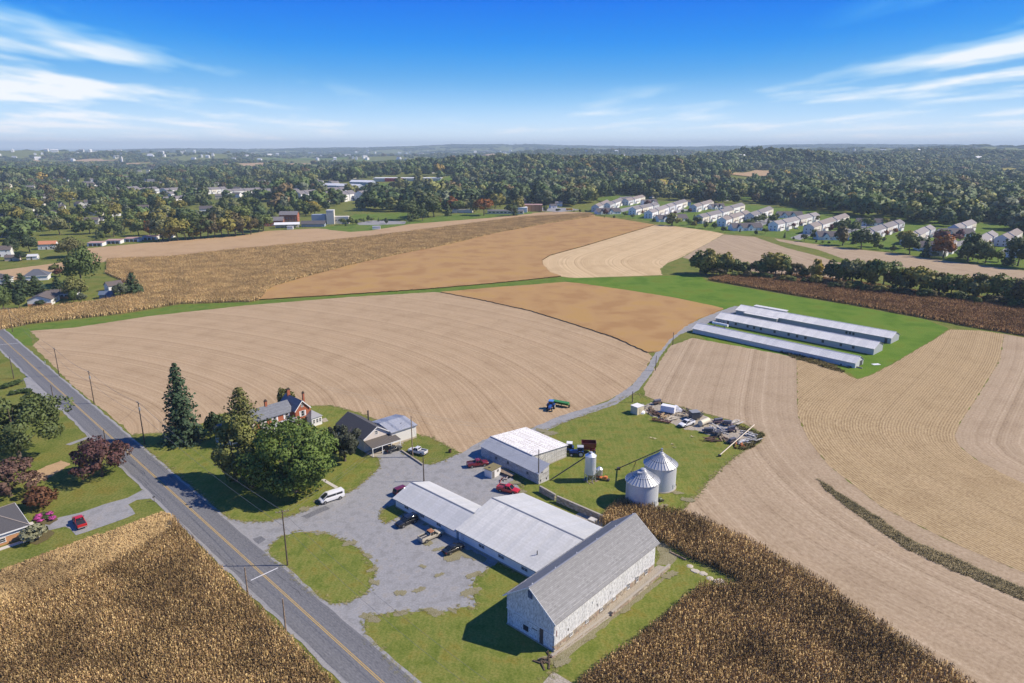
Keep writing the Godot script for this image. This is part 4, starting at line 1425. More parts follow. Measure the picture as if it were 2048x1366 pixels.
func wings() -> void:
	var white := tmat("whitewashed_block", tx.block, 6.0, 0.85)
	var panels := [tmat("white_roofing", tx.metal, 5.0, 0.42, 0.15), tmat("white_roofing_b", tx.metal, 7.0, 0.46, 0.15, Color(0.93, 0.935, 0.94)), tmat("white_roofing_c", tx.metal, 6.0, 0.44, 0.15, Color(0.97, 0.965, 0.95))]
	for q in [[-46.6, -26.0, 12.1, 22.5, 2.45, 4.25, 1, "long low whitewashed shed with a pale metal roof ending at the driveway", 17.3], [-25.6, -0.35, 12.3, 33.0, 2.75, 5.6, 2, "wide low whitewashed dairy shed with a pale metal roof joined to the barn", 23.0]]:
		var l: float = q[1] - q[0]
		var w: float = q[3] - q[2]
		var bs := Basis(Vector3.UP, BARN_TURN)
		var t := thing("dairy_shed", q[7], "shed", BARN_O + bs * Vector3(q[0], 0, -q[3]), BARN_TURN)
		# local: x 0..l, z 0 (far side) .. w (road side); ridge at rz
		var rz: float = (q[3] - q[8]) / w
		var b := mb()
		gable_walls(b, l - 0.1, w - 0.3, q[4], q[5] - 0.06, 0.0, rz)
		part("wall", b.done(), white, t, Vector3(0.05, 0, 0.15))
		part("plinth", mb().box(Vector3(l * 0.5, 0.15, w - 0.12), Vector3(l, 0.3, 0.12)).done(), tmat("coping_concrete", tx.concrete, 3.0), t)
		var zr: float = w * rz
		var k0: float = (q[5] - q[4]) / (w - zr)
		var k1: float = (q[5] - q[4]) / zr
		slope_panels(t, -0.35, l + (0.35 if q[6] == 1 else 0.0), Vector2(zr, q[5] + 0.06), Vector2(w + 0.45, q[4] - 0.45 * k0 + 0.06), 0.95, panels, q[6])
		slope_panels(t, -0.35, l + (0.35 if q[6] == 1 else 0.0), Vector2(zr, q[5] + 0.06), Vector2(-0.45, q[4] - 0.45 * k1 + 0.06), 0.95, panels, q[6] + 10)
		part("ridge_cap", mb().box(Vector3(l * 0.5, q[5] + 0.085, zr), Vector3(l + 0.72, 0.07, 0.34)).done(), mat("grey_trim", 0.24, 0.25, 0.27, 0.5, 0.2), t)
		part("eave_trim", boxmesh(Vector3(l + 0.7, 0.14, 0.05), Vector3(l * 0.5, q[4] - 0.45 * k0 - 0.03, w + 0.44)), mat("grey_trim", 0.24, 0.25, 0.27, 0.5, 0.2), t)
		if q[6] == 2:
			for x in [6.9, 12.4, 18.6]:
				window_at(t, Vector3(x, 1.45, w - 0.15), Vector3.BACK, 1.7, 0.75, mat("window_frame", 0.62, 0.62, 0.60, 0.7), glass(), 2)
			door_at(t, Vector3(1.2, 1.05, w - 0.15), Vector3.BACK, 1.0, 2.1, mat("pale_door", 0.55, 0.57, 0.6, 0.7))
			part("roof_vent", mb().tube(Vector3(19.4, 3.4, w - 3.0), Vector3(19.4, 4.5, w - 3.0), 0.09, 0.09, 8).done(), mat("iron", 0.05, 0.05, 0.05, 0.5, 0.6), t)
		else:
			for x in [4.0, 9.5, 15.0]:
				window_at(t, Vector3(x, 1.35, w - 0.15), Vector3.BACK, 1.5, 0.7, mat("window_frame", 0.62, 0.62, 0.60, 0.7), glass(), 2)
			door_at(t, Vector3(0.05, 1.1, w * 0.45), Vector3.LEFT, 1.2, 2.1, mat("pale_door", 0.55, 0.57, 0.6, 0.7))

func machine_shed() -> void:
	var t := thing("machine_shed", "weathered white board machine shed with a broad rust-stained metal roof", "shed", Vector3(-8.33, 0, -169.5), -0.8331)
	# local x = u, z = -v
	var boards := tmat("old_boards", tx.old_boards, 2.7, 0.9)
	boards.vertex_color_use_as_albedo = true
	var lf := 22.2
	var b := mb()
	board_wall(b, Vector3(0, 0, 0), Vector3.RIGHT, lf, 0.05, func(_x: float) -> float: return 2.95, 0.26, 11)
	part("front_wall", b.done(), boards, t)
	b = mb()
	board_wall(b, Vector3(lf, 0, 0), Vector3.FORWARD, 3.6, 0.05, func(x: float) -> float: return 2.95 + 1.55 * x / 3.6, 0.24, 12)
	part("end_wall", b.done(), boards, t)
	b = mb()
	board_wall(b, Vector3(16.0, 0, -3.6), Vector3.FORWARD, 12.9, 0.3, func(x: float) -> float: return 4.5 - 1.0 * x / 12.9, 0.27, 13)
	part("end_wall", b.done(), boards, t)
	part("footing", boxmesh(Vector3(0.2, 0.32, 12.9), Vector3(16.0, 0.16, -10.05)), tmat("coping_concrete", tx.concrete, 3.0), t)
	b = mb()
	board_wall(b, Vector3(0, 0, -16.5), Vector3.BACK, 16.5, 0.05, func(x: float) -> float: return (3.5 + 1.0 * x / 12.9) if x < 12.9 else 4.5 - 1.55 * (x - 12.9) / 3.6, 0.27, 14)
	part("end_wall", b.done(), boards, t)
	b = mb()
	board_wall(b, Vector3(16.0, 0, -16.5), Vector3.LEFT, 16.0, 0.05, func(_x: float) -> float: return 3.5, 0.27, 15)
	part("rear_wall", b.done(), boards, t)
	b = mb()
	board_wall(b, Vector3(lf, 0, -3.6), Vector3.LEFT, lf - 16.0, 0.05, func(_x: float) -> float: return 4.45, 0.27, 16)
	part("rear_wall", b.done(), boards, t)
	var pan := [tmat("stained_roofing", tx.rusty_metal, 9.0, 0.6, 0.05), tmat("stained_roofing_b", tx.rusty_metal, 6.3, 0.62, 0.05)]
	var pan2 := [tmat("grey_roofing", tx.metal, 4.0, 0.5, 0.3, Color(0.82, 0.84, 0.88)), tmat("grey_roofing_b", tx.metal, 6.0, 0.5, 0.3, Color(0.78, 0.80, 0.84))]
	slope_panels(t, -0.3, lf + 0.35, Vector2(-3.6, 4.58), Vector2(0.35, 2.92), 0.9, pan2, 3, 3)
	slope_panels(t, -0.3, 16.35, Vector2(-3.55, 4.60), Vector2(-16.9, 3.55), 1.05, pan, 4, 2)
	for q in [[6.2, 1.6], [10.9, 1.9], [18.2, 1.7]]:
		window_at(t, Vector3(q[0], q[1], 0.03), Vector3.BACK, 0.75, 0.8, mat("old_frame", 0.3, 0.29, 0.27, 0.8), glass(), 2)
	door_at(t, Vector3(8.2, 1.05, 0.03), Vector3.BACK, 1.1, 2.0, tmat("shed_door", tx.old_boards, 2.0, 0.9))
	part("barn_door", boxmesh(Vector3(3.4, 2.7, 0.06), Vector3(1.9, 1.4, 0.06)), tmat("shed_door", tx.old_boards, 2.0, 0.9), t)
	for q in [[1.1, 3.0], [2.7, 0.8], [0.6, 0.9]]:
		part("opening", boxmesh(Vector3(0.04, 0.5, 0.4), Vector3(lf + 0.03, q[1], -q[0])), mat("vent_dark", 0.03, 0.03, 0.033, 0.8), t)
	part("ridge_cap", mb().box(Vector3(8.0, 4.66, -3.6), Vector3(16.6, 0.06, 0.3)).done(), mat("old_tin", 0.45, 0.45, 0.46, 0.5, 0.3), t)

func flat_shed() -> void:
	# corners of the small shed: left (-6.98, -157.67), near (-5.07, -156.07), right (-2.81, -158.69)
	var t := thing("milk_house", "small white flat-roofed hut with a mossy roof on the gravel", "hut", Vector3(-6.98, 0, -157.67), -0.70)
	var b := mb()
	b.box(Vector3(1.25, 1.1, -1.7), Vector3(2.5, 2.2, 3.4))
	part("wall", b.done(), tmat("hut_wall", tx.block, 4.0, 0.9, 0.0, Color(0.95, 0.93, 0.88)), t)
	part("roof", mb().box(Vector3(1.25, 2.27, -1.7), Vector3(2.9, 0.14, 3.8), Basis(Vector3.RIGHT, 0.02)).done(), tmat("mossy_roof", tx.weeds, 3.0, 0.95, 0.0, Color(1.5, 1.5, 1.5)), t)
	part("roof_hatch", boxmesh(Vector3(0.45, 0.12, 0.4), Vector3(0.9, 2.38, -0.9)), mat("vent_dark", 0.03, 0.03, 0.033, 0.8), t)
	door_at(t, Vector3(2.5, 0.95, -0.55), Vector3.RIGHT, 0.85, 1.85, mat("grey_door", 0.16, 0.15, 0.14, 0.8))
	window_at(t, Vector3(2.5, 1.5, -2.3), Vector3.RIGHT, 0.6, 0.6, mat("old_frame", 0.3, 0.29, 0.27, 0.8), glass(), 2)

func workshop() -> void:
	var t := thing("workshop", "cream workshop with a black gable roof, porch and grey metal-roofed annex", "workshop", Vector3(-40.34, 0, -171.8), 0.7437)
	# local x along the front gable (u), -z back (v)
	var wall := mat("cream_siding", 0.62, 0.56, 0.50, 0.8)
	var w := 7.9
	var l := 14.6
	var b := mb()
	# gable to the front: walls by hand
	var e := 4.0
	var r := 6.45
	b.fan([Vector3(0, 0, 0), Vector3(w, 0, 0), Vector3(w, e, 0), Vector3(w * 0.52, r, 0), Vector3(0, e, 0)])
	b.fan([Vector3(w, 0, -l), Vector3(0, 0, -l), Vector3(0, e, -l), Vector3(w * 0.52, r, -l), Vector3(w, e, -l)])
	b.quad(Vector3(0, 0, -l), Vector3(0, 0, 0), Vector3(0, e, 0), Vector3(0, e, -l))
	b.quad(Vector3(w, 0, 0), Vector3(w, 0, -l), Vector3(w, e, -l), Vector3(w, e, 0))
	part("wall", b.done(), wall, t)
	b = mb()
	for k in 22:
		b.box(Vector3(w * 0.5, 0.2 + k * 0.18, 0.008), Vector3(w, 0.012, 0.016))
	part("siding_laps", b.done(), wall, t)
	var roof := Node3D.new()
	var rb := mb()
	gable_roof(rb, l, w, e, r, 0.45, 0.16, 0.48)
	# that roof runs along its own x: turn it so that the ridge runs along -z
	var ro := part("roof", rb.done(), tmat("black_shingle", tx.shingle, 5.0, 0.9), t)
	ro.transform = Transform3D(Basis(Vector3.UP, PI / 2), Vector3(0, 0, 0))
	roof.free()
	for s in [[-0.45, 3.78, w * 0.52, r + 0.02], [w + 0.45, 3.75, w * 0.52, r + 0.02]]:
		part("rake_board", mb().bar(Vector3(s[0], s[1], 0.47), Vector3(s[2], s[3], 0.47), 0.06, 0.22).done(), mat("white_trim", 0.74, 0.74, 0.74, 0.7), t)
	window_at(t, Vector3(w * 0.5, 4.75, 0), Vector3.BACK, 0.85, 1.2, mat("white_trim", 0.74, 0.74, 0.74, 0.7), glass(), 2)
	# porch
	var pb := mb()
	var y0 := 3.15
	var y1 := 2.5
	var pz := 4.2
	pb.quad(Vector3(-0.1, y1 + 0.1, pz), Vector3(9.1, y1 + 0.1, pz), Vector3(9.1, y0 + 0.1, 0.02), Vector3(-0.1, y0 + 0.1, 0.02))
	pb.quad(Vector3(9.1, y1, pz), Vector3(-0.1, y1, pz), Vector3(-0.1, y0, 0.02), Vector3(9.1, y0, 0.02))
	pb.quad(Vector3(-0.1, y1, pz), Vector3(9.1, y1, pz), Vector3(9.1, y1 + 0.1, pz), Vector3(-0.1, y1 + 0.1, pz))
	pb.quad(Vector3(9.1, y1, pz), Vector3(9.1, y0, 0.02), Vector3(9.1, y0 + 0.1, 0.02), Vector3(9.1, y1 + 0.1, pz))
	part("porch_roof", pb.done(), tmat("brown_shingle", tx.shingle, 4.0, 0.9, 0.0, Color(1.55, 1.4, 1.2)), t)
	part("porch_beam", boxmesh(Vector3(9.2, 0.24, 0.14), Vector3(4.5, y1 - 0.12, pz - 0.1)), mat("white_trim", 0.74, 0.74, 0.74, 0.7), t)
	for x in [0.1, 3.1, 6.0, 8.9]:
		part("porch_post", boxmesh(Vector3(0.16, y1 - 0.15, 0.16), Vector3(x, (y1 - 0.15) * 0.5, pz - 0.1)), mat("white_trim", 0.74, 0.74, 0.74, 0.7), t)
	part("porch_floor", boxmesh(Vector3(9.3, 0.14, 4.4), Vector3(4.5, 0.07, 2.2)), tmat("coping_concrete", tx.concrete, 3.0), t)
	part("porch_rail", mb().bar(Vector3(3.2, 0.9, pz - 0.1), Vector3(8.9, 0.9, pz - 0.1), 0.06, 0.1).bar(Vector3(3.2, 0.45, pz - 0.1), Vector3(8.9, 0.45, pz - 0.1), 0.05, 0.08).done(), mat("white_trim", 0.74, 0.74, 0.74, 0.7), t)
	door_at(t, Vector3(5.6, 1.15, 0.0), Vector3.BACK, 1.0, 2.05, mat("brown_door", 0.10, 0.072, 0.055, 0.8))
	window_at(t, Vector3(2.4, 1.6, 0.0), Vector3.BACK, 1.6, 1.1, mat("white_trim", 0.74, 0.74, 0.74, 0.7), glass(), 2)
	# flue
	part("flue", mb().tube(Vector3(6.9, 4.0, -9.0), Vector3(6.9, 7.6, -9.0), 0.2, 0.2, 10).lathe(Vector3(6.9, 7.6, -9.0), [Vector2(0.28, 0.0), Vector2(0.28, 0.1), Vector2(0, 0.25)], 10).done(), mat("flue_steel", 0.05, 0.05, 0.055, 0.5, 0.5), t)
	# annex: x 7.9..16.2, from z = +1.6 back to -8.9, ridge along x at z = -4.6
	var an := Node3D.new()
	an.name = "annex"
	t.add_child(an)
	an.position = Vector3(7.95, 0, -9.0)
	var ab := mb()
	gable_walls(ab, 8.2, 10.4, 3.9, 4.75, 0.0, 0.42)
	part("wall", ab.done(), mat("annex_siding", 0.66, 0.64, 0.60, 0.75), an)
	var pan2 := [tmat("grey_roofing", tx.metal, 4.0, 0.5, 0.3, Color(0.82, 0.84, 0.88)), tmat("white_roofing", tx.metal, 5.0, 0.42, 0.15)]
	slope_panels(an, -0.2, 8.5, Vector2(4.37, 4.88), Vector2(10.75, 3.98), 0.95, pan2, 7, 3)
	slope_panels(an, -0.2, 8.5, Vector2(4.37, 4.88), Vector2(-0.35, 3.96), 0.95, pan2, 8, 3)
	part("eave_trim", boxmesh(Vector3(8.7, 0.16, 0.06), Vector3(4.1, 3.86, 10.75)), mat("grey_trim", 0.24, 0.25, 0.27, 0.5, 0.2), an)
	part("stone_base", boxmesh(Vector3(8.24, 0.5, 0.1), Vector3(4.1, 0.25, 10.44)), mat("stone_1", 0.42, 0.36, 0.27, 0.95), an)
	window_at(an, Vector3(8.2, 3.0, 8.4), Vector3.RIGHT, 0.5, 0.9, mat("white_trim", 0.74, 0.74, 0.74, 0.7), glass(), 1)
	for x in [2.0, 5.0]:
		part("roof_vent", mb().tube(Vector3(x, 4.3, 7.6), Vector3(x, 4.65, 7.6), 0.1, 0.1, 8).done(), mat("iron", 0.05, 0.05, 0.05, 0.5, 0.6), an)

func farmhouse() -> void:
	# brick house behind the trees: the gabled cross wing faces the camera's right, the long wing runs away to the left
	var brick := tmat("brick", brick_tex(), 2.4, 0.9)
	var wht := mat("white_trim", 0.74, 0.74, 0.74, 0.7)
	var slate := tmat("house_slate", tx.slate, 7.0, 0.55, 0.0, Color(0.80, 0.86, 0.98))
	var o := Vector3(-64.1, 0, -188.7)
	var turn := 0.813
	var t := thing("farmhouse", "two-storey red brick farmhouse with slate roofs behind the big tree", "house", o, turn)
	# cross wing: gable on z = 0, x 0..4.6, back to z = -8
	var w := 4.6
	var b := mb()
	b.fan([Vector3(0, 0, 0), Vector3(w, 0, 0), Vector3(w, 5.5, 0), Vector3(w * 0.5, 8.0, 0), Vector3(0, 5.5, 0)])
	b.quad(Vector3(w, 0, 0), Vector3(w, 0, -9), Vector3(w, 5.5, -9), Vector3(w, 5.5, 0))
	b.quad(Vector3(0, 0, -9), Vector3(0, 0, 0), Vector3(0, 5.5, 0), Vector3(0, 5.5, -9))
	b.fan([Vector3(w, 0, -9), Vector3(0, 0, -9), Vector3(0, 5.5, -9), Vector3(w * 0.5, 8.0, -9), Vector3(w, 5.5, -9)])
	part("wall", b.done(), brick, t)
	b = mb()
	gable_roof(b, 9.0, w, 5.5, 8.0, 0.35, 0.16, 0.5)
	var ro := part("roof", b.done(), slate, t)
	ro.transform = Transform3D(Basis(Vector3.UP, PI / 2), Vector3.ZERO)
	for s in [-0.35, w + 0.35]:
		part("rake_board", mb().bar(Vector3(s, 5.18, 0.37), Vector3(w * 0.5, 8.08, 0.37), 0.08, 0.26).done(), wht, t)
	window_at(t, Vector3(w * 0.5, 6.55, 0), Vector3.BACK, 0.7, 0.95, wht, glass(), 1)
	window_at(t, Vector3(w * 0.5, 4.05, 0), Vector3.BACK, 1.0, 1.75, wht, glass(), 1)
	for s in [-0.85, 0.85]:
		part("shutter", boxmesh(Vector3(0.42, 1.75, 0.05), Vector3(w * 0.5 + s, 4.05, 0.03)), wht, t)
	window_at(t, Vector3(1.4, 1.7, 0), Vector3.BACK, 1.0, 1.75, wht, glass(), 1)
	# long wing to the left: x -15..0, z from -2 to -7.6, ridge along x
	var lw := Node3D.new()
	lw.name = "long_wing"
	t.add_child(lw)
	lw.position = Vector3(-14.5, 0, -8.0)
	b = mb()
	gable_walls(b, 14.5, 6.2, 5.1, 7.5)
	part("wall", b.done(), brick, lw)
	b = mb()
	gable_roof(b, 14.5, 6.2, 5.1, 7.5, 0.35, 0.16)
	part("roof", b.done(), slate, lw)
	for x in [1.6, 5.2, 8.8, 12.6]:
		window_at(lw, Vector3(x, 4.0, 6.2), Vector3.BACK, 0.95, 1.6, wht, glass(), 1)
		for s in [-0.8, 0.8]:
			part("shutter", boxmesh(Vector3(0.42, 1.6, 0.05), Vector3(x + s, 4.0, 6.23)), wht, lw)
		window_at(lw, Vector3(x, 1.6, 6.2), Vector3.BACK, 0.95, 1.6, wht, glass(), 1)
	# balcony over the front porch
	var pd := mb()
	pd.box(Vector3(9.4, 2.9, 7.7), Vector3(10.4, 0.16, 3.0))
	part("porch_roof", pd.done(), mat("tin_grey", 0.30, 0.31, 0.33, 0.6, 0.1), lw)
	for x in [4.4, 7.0, 9.6, 12.2, 14.3]:
		part("porch_post", boxmesh(Vector3(0.16, 2.8, 0.16), Vector3(x, 1.4, 9.0)), wht, lw)
	var rail := mb()
	rail.box(Vector3(9.4, 3.9, 9.1), Vector3(10.2, 0.09, 0.09))
	rail.box(Vector3(9.4, 3.1, 9.1), Vector3(10.2, 0.07, 0.07))
	for k in 24:
		rail.box(Vector3(4.4 + k * 0.435, 3.5, 9.1), Vector3(0.07, 0.75, 0.05))
	part("balcony_rail", rail.done(), wht, lw)
	# lower wing at the far left and dormer
	b = mb()
	gable_walls(b, 6.5, 5.4, 4.2, 6.0)
	part("wall", b.done(), mat("white_siding_house", 0.68, 0.68, 0.68, 0.75), lw, Vector3(-6.4, 0, 0.4))
	b = mb()
	gable_roof(b, 6.5, 5.4, 4.2, 6.0, 0.3, 0.16)
	part("roof", b.done(), slate, lw, Vector3(-6.5, 0, 0.4))
	window_at(lw, Vector3(-3.2, 2.2, 5.8), Vector3.BACK, 0.95, 1.5, wht, glass(), 1)
	# hipped white bay on the right corner
	b = mb()
	b.box(Vector3(w + 0.6, 1.35, 1.0), Vector3(3.4, 2.7, 3.6))
	var bay := part("sun_porch", b.done(), wht, t)
	b = mb()
	var ap := Vector3(w + 0.4, 4.5, 0.4)
	var c0 := Vector3(w - 1.4, 2.75, 3.1)
	var c1 := Vector3(w + 2.6, 2.75, 3.1)
	var c2 := Vector3(w + 2.6, 2.75, -1.1)
	var c3 := Vector3(w - 1.4, 2.75, -1.1)
	b.fan([c0, c1, ap])
	b.fan([c1, c2, ap])
	b.fan([c2, c3, ap])
	b.fan([c3, c0, ap])
	part("porch_roof", b.done(), tmat("seamed_tin", tx.galv, 3.0, 0.5, 0.4, Color(0.62, 0.60, 0.58)), bay)
	for x in [w - 0.4, w + 0.7, w + 1.7]:
		window_at(bay, Vector3(x, 1.6, 2.8), Vector3.BACK, 0.75, 1.3, wht, glass(), 2)
	for z in [0.2, 1.4]:
		window_at(bay, Vector3(w + 2.3, 1.6, z), Vector3.RIGHT, 0.75, 1.3, wht, glass(), 2)
	# lean-to brick block on the right
	b = mb()
	b.box(Vector3(w + 0.9, 2.1, -5.2), Vector3(1.9, 4.2, 5.0))
	part("side_block", b.done(), brick, t)
	part("side_coping", boxmesh(Vector3(2.1, 0.14, 5.2), Vector3(w + 0.9, 4.28, -5.2)), wht, t)
	# chimneys
	for q in [[w * 0.5, -7.6, 9.7, 0.9], [w + 0.2, -3.4, 8.9, 0.5], [-6.5, -4.9, 9.0, 0.7]]:
		var ch := part("chimney", mb().box(Vector3(q[0], q[2] - 2.0, q[1]), Vector3(q[3], 4.0, 0.6)).done(), brick, t)
		part("chimney_cap", boxmesh(Vector3(q[3] + 0.2, 0.16, 0.8), Vector3(q[0], q[2] + 0.08, q[1])), mat("soot", 0.05, 0.035, 0.03, 0.9), ch)
		for s in [-0.22, 0.22]:
			part("chimney_pot", mb().tube(Vector3(q[0] + s * q[3] * 1.2, q[2] + 0.15, q[1]), Vector3(q[0] + s * q[3] * 1.2, q[2] + 0.6, q[1]), 0.14, 0.12, 8).done(), mat("soot", 0.05, 0.035, 0.03, 0.9), ch)
	# steps by the sun porch
	for k in 4:
		part("step", boxmesh(Vector3(1.6, 0.18 * (4 - k), 0.35), Vector3(w + 4.0, 0.09 * (4 - k), 0.9 + k * 0.35)), tmat("coping_concrete", tx.concrete, 3.0), t)

func brick_tex() -> ImageTexture:
	# bricks here are 2 pixels long: only their colour mix shows
	return weave(512, [[nz(512, 0.3, 95, 2), 0.9], [nz(512, 0.02, 96, 4), 0.5]], [L(0.22, 0.06, 0.03), L(0.33, 0.098, 0.048), L(0.40, 0.125, 0.062), L(0.48, 0.20, 0.12)], wave_rows(512, 32, 0.08, 14, 0.1))

func bin_roof(b: MB, r: float, h0: float, h1: float, n: int) -> void:
	pass

func grain_bin(o: Vector3, r: float, wall_h: float, apex: float, label: String, auger: bool) -> void:
	var t := thing("grain_bin", label, "grain bin", o, 0.3)
	var galv := tmat("galvanised", tx.galv, 3.0, 0.45, 0.35, Color(1.12, 1.12, 1.12))
	part("base_ring", mb().lathe(Vector3.ZERO, [Vector2(r + 0.25, 0), Vector2(r + 0.25, 0.18), Vector2(r - 0.1, 0.2)], 40).done(), tmat("coping_concrete", tx.concrete, 3.0), t)
	# corrugated rings, each a band of its own
	var rings := 6
	for k in rings:
		var prof: Array = []
		var y0 := 0.18 + (wall_h - 0.18) * k / rings
		var y1 := 0.18 + (wall_h - 0.18) * (k + 1) / rings
		var cor := 10
		for j in cor + 1:
			prof.append(Vector2(r + (0.014 if j % 2 else -0.014), lerpf(y0, y1, float(j) / cor)))
		part("wall_ring", mb().lathe(Vector3.ZERO, prof, 48).done(), galv, t)
	var n := 30
	var panel := mb()
	var da := PI / n
	var re := r + 0.28
	var ye := wall_h - 0.12
	var top := Vector3(0.55, apex - 0.35, 0)
	var p0 := Vector3(re * cos(da), ye, re * sin(da))
	var p1 := Vector3(re * cos(da), ye, -re * sin(da))
	var q0 := Vector3(0.55 * cos(da), apex - 0.35, 0.55 * sin(da))
	var q1 := Vector3(0.55 * cos(da), apex - 0.35, -0.55 * sin(da))
	panel.quad(p0, p1, q1, q0)
	var roofm := tmat("bin_roof", tx.metal, 3.0, 0.42, 0.3, Color(0.98, 0.99, 1.0))
	var pm := panel.done()
	var rib := mb().bar(Vector3(re, ye + 0.05, 0), Vector3(0.55, apex - 0.30, 0), 0.09, 0.13).done()
	for k in n:
		var a := TAU * k / n
		var o2 := part("roof_panel", pm, roofm, t)
		o2.rotation.y = a
		var o3 := part("roof_rib", rib, roofm, t)
		o3.rotation.y = a + da
	part("roof_ring", mb().lathe(Vector3.ZERO, [Vector2(re * 0.62, lerpf(ye, apex - 0.35, 0.40) + 0.14), Vector2(re * 0.60, lerpf(ye, apex - 0.35, 0.42) + 0.16)], 30).done(), mat("iron", 0.05, 0.05, 0.05, 0.5, 0.6), t)
	part("cap", mb().lathe(Vector3.ZERO, [Vector2(0.62, apex - 0.40), Vector2(0.62, apex - 0.12), Vector2(0.35, apex), Vector2(0, apex + 0.05)], 16).done(), roofm, t)
	var eb := mb()
	for k in 40:
		var a0 := TAU * k / 40.0
		eb.box(Vector3(cos(a0) * re, ye, sin(a0) * re), Vector3(0.06, 0.10, 0.6), Basis(Vector3.UP, -a0))
	part("eave_angle", eb.done(), roofm, t)
	if not auger:
		part("roof_hatch", mb().box(Vector3(-1.1, apex - 0.75, 0.5), Vector3(1.1, 0.35, 0.9), Basis(Vector3.UP, -0.4)).done(), roofm, t)
		var lad := mb()
		for s in [-0.2, 0.2]:
			lad.bar(Vector3(-r - 0.12, 0.6, s), Vector3(-r - 0.12, wall_h, s), 0.05, 0.05)
		for k in 18:
			lad.bar(Vector3(-r - 0.12, 0.8 + k * 0.34, -0.2), Vector3(-r - 0.12, 0.8 + k * 0.34, 0.2), 0.03, 0.03)
		part("ladder", lad.done(), galv, t)
	door_at(t, Vector3(r * 0.5, 1.2, r * 0.87), Vector3(0.5, 0, 0.87), 0.7, 1.2, galv)

func bins() -> void:
	grain_bin(Vector3(30.45, 0, -144.35), 3.75, 6.0, 8.75, "galvanised grain bin with a roof hatch beside the standing corn", false)
	grain_bin(Vector3(36.33, 0, -152.5), 3.88, 6.2, 9.1, "galvanised grain bin with an auger on its peak", true)
	var iron := mat("auger_steel", 0.10, 0.085, 0.075, 0.6, 0.4)
	# auger from the grass up to the rear bin's peak
	var foot := P(1237, 939)
	var head := Vector3(36.33, 9.75, -152.5)
	var t := thing("grain_auger", "long dark grain auger leaning on the rear grain bin's peak", "auger", foot)
	part("tube", mb().tube(Vector3(0, 0.35, 0), head - foot, 0.13, 0.13, 10).done(), iron, t)
	part("hopper", mb().box(Vector3(0, 0.3, 0), Vector3(0.8, 0.5, 0.8)).done(), iron, t)
	var dd := (head - foot)
	var fr := mb()
	var mid := dd * 0.42
	for s in [-0.7, 0.7]:
		fr.bar(Vector3(mid.x * 0.8, 0.3, mid.z * 0.8 + s), mid, 0.06, 0.06)
	part("undercarriage", fr.done(), iron, t)
	for s in [-0.75, 0.75]:
		part("wheel", mb().tube(Vector3(mid.x * 0.8 - 0.1, 0.32, mid.z * 0.8 + s), Vector3(mid.x * 0.8 + 0.1, 0.32, mid.z * 0.8 + s), 0.32, 0.32, 12).done(), mat("tyre", 0.02, 0.02, 0.02, 0.9), t)
	part("spout", mb().tube(dd + Vector3(0.1, 0.25, 0), dd + Vector3(0.2, -0.8, 0), 0.26, 0.22, 10).done(), mat("galv_plain", 0.5, 0.52, 0.54, 0.4, 0.7), t)
	# feed bin on legs
	var f := thing("feed_bin", "tall narrow galvanised feed bin on legs with a cone bottom", "feed bin", Vector3(19.53, 0, -155.2), 0.2)
	var gm := mat("feed_bin_steel", 0.60, 0.64, 0.69, 0.42, 0.45)
	for k in 3:
		part("wall_ring", mb().lathe(Vector3.ZERO, [Vector2(1.38, 2.1 + k * 1.6), Vector2(1.40, 2.18 + k * 1.6), Vector2(1.38, 2.25 + k * 1.6), Vector2(1.38, 3.7 + k * 1.6)], 24, false).done(), gm, f)
	part("roof", mb().lathe(Vector3.ZERO, [Vector2(1.45, 6.88), Vector2(0.5, 7.6), Vector2(0.5, 7.75), Vector2(0.0, 7.85)], 24, false).done(), gm, f)
	part("cone", mb().lathe(Vector3.ZERO, [Vector2(0.2, 0.75), Vector2(1.38, 2.1)], 24, false).done(), mat("feed_cone", 0.30, 0.31, 0.33, 0.5, 0.5), f)
	for k in 6:
		var a := TAU * k / 6.0 + 0.3
		part("leg", mb().bar(Vector3(cos(a) * 1.4, 0, sin(a) * 1.4), Vector3(cos(a) * 1.38, 3.4, sin(a) * 1.38), 0.1, 0.1).done(), gm, f)
	var br := mb()
	for k in 6:
		var a := TAU * k / 6.0 + 0.3
		var a2 := TAU * (k + 1) / 6.0 + 0.3
		br.bar(Vector3(cos(a) * 1.4, 0.2, sin(a) * 1.4), Vector3(cos(a2) * 1.4, 1.9, sin(a2) * 1.4), 0.05, 0.05)
	part("leg_brace", br.done(), gm, f)
	part("chute", mb().bar(Vector3(0.2, 0.5, 0.3), Vector3(1.9, 3.0, 0.9), 0.28, 0.18).done(), mat("galv_plain", 0.5, 0.52, 0.54, 0.4, 0.7), f)
	part("lid", mb().lathe(Vector3(-0.25, 7.55, 0.1), [Vector2(0.42, 0), Vector2(0.42, 0.2), Vector2(0.0, 0.3)], 12).done(), mat("lid_dark", 0.07, 0.08, 0.1, 0.5, 0.3), f)
	# mixer mill beside it
	var g := thing("feed_mixer", "small grey feed mixer with orange running gear beside the feed bin", "feed mixer", Vector3(22.0, 0, -156.4), -0.5)
	part("tank", mb().lathe(Vector3(0, 0, 0), [Vector2(0.25, 0.6), Vector2(0.85, 1.2), Vector2(0.85, 2.7), Vector2(0.4, 3.1), Vector2(0, 3.15)], 16).done(), mat("galv_plain", 0.5, 0.52, 0.54, 0.4, 0.7), g)
	part("frame", mb().box(Vector3(0.6, 0.55, 0.2), Vector3(3.2, 0.18, 0.9)).box(Vector3(1.8, 0.8, 0.2), Vector3(0.8, 0.6, 0.8)).done(), mat("machine_orange", 0.55, 0.17, 0.04, 0.6), g)
	for s in [-0.7, 0.9]:
		part("wheel", mb().tube(Vector3(0.2, 0.36, s), Vector3(0.2, 0.36, s + 0.2), 0.36, 0.36, 12).done(), mat("tyre", 0.02, 0.02, 0.02, 0.9), g)
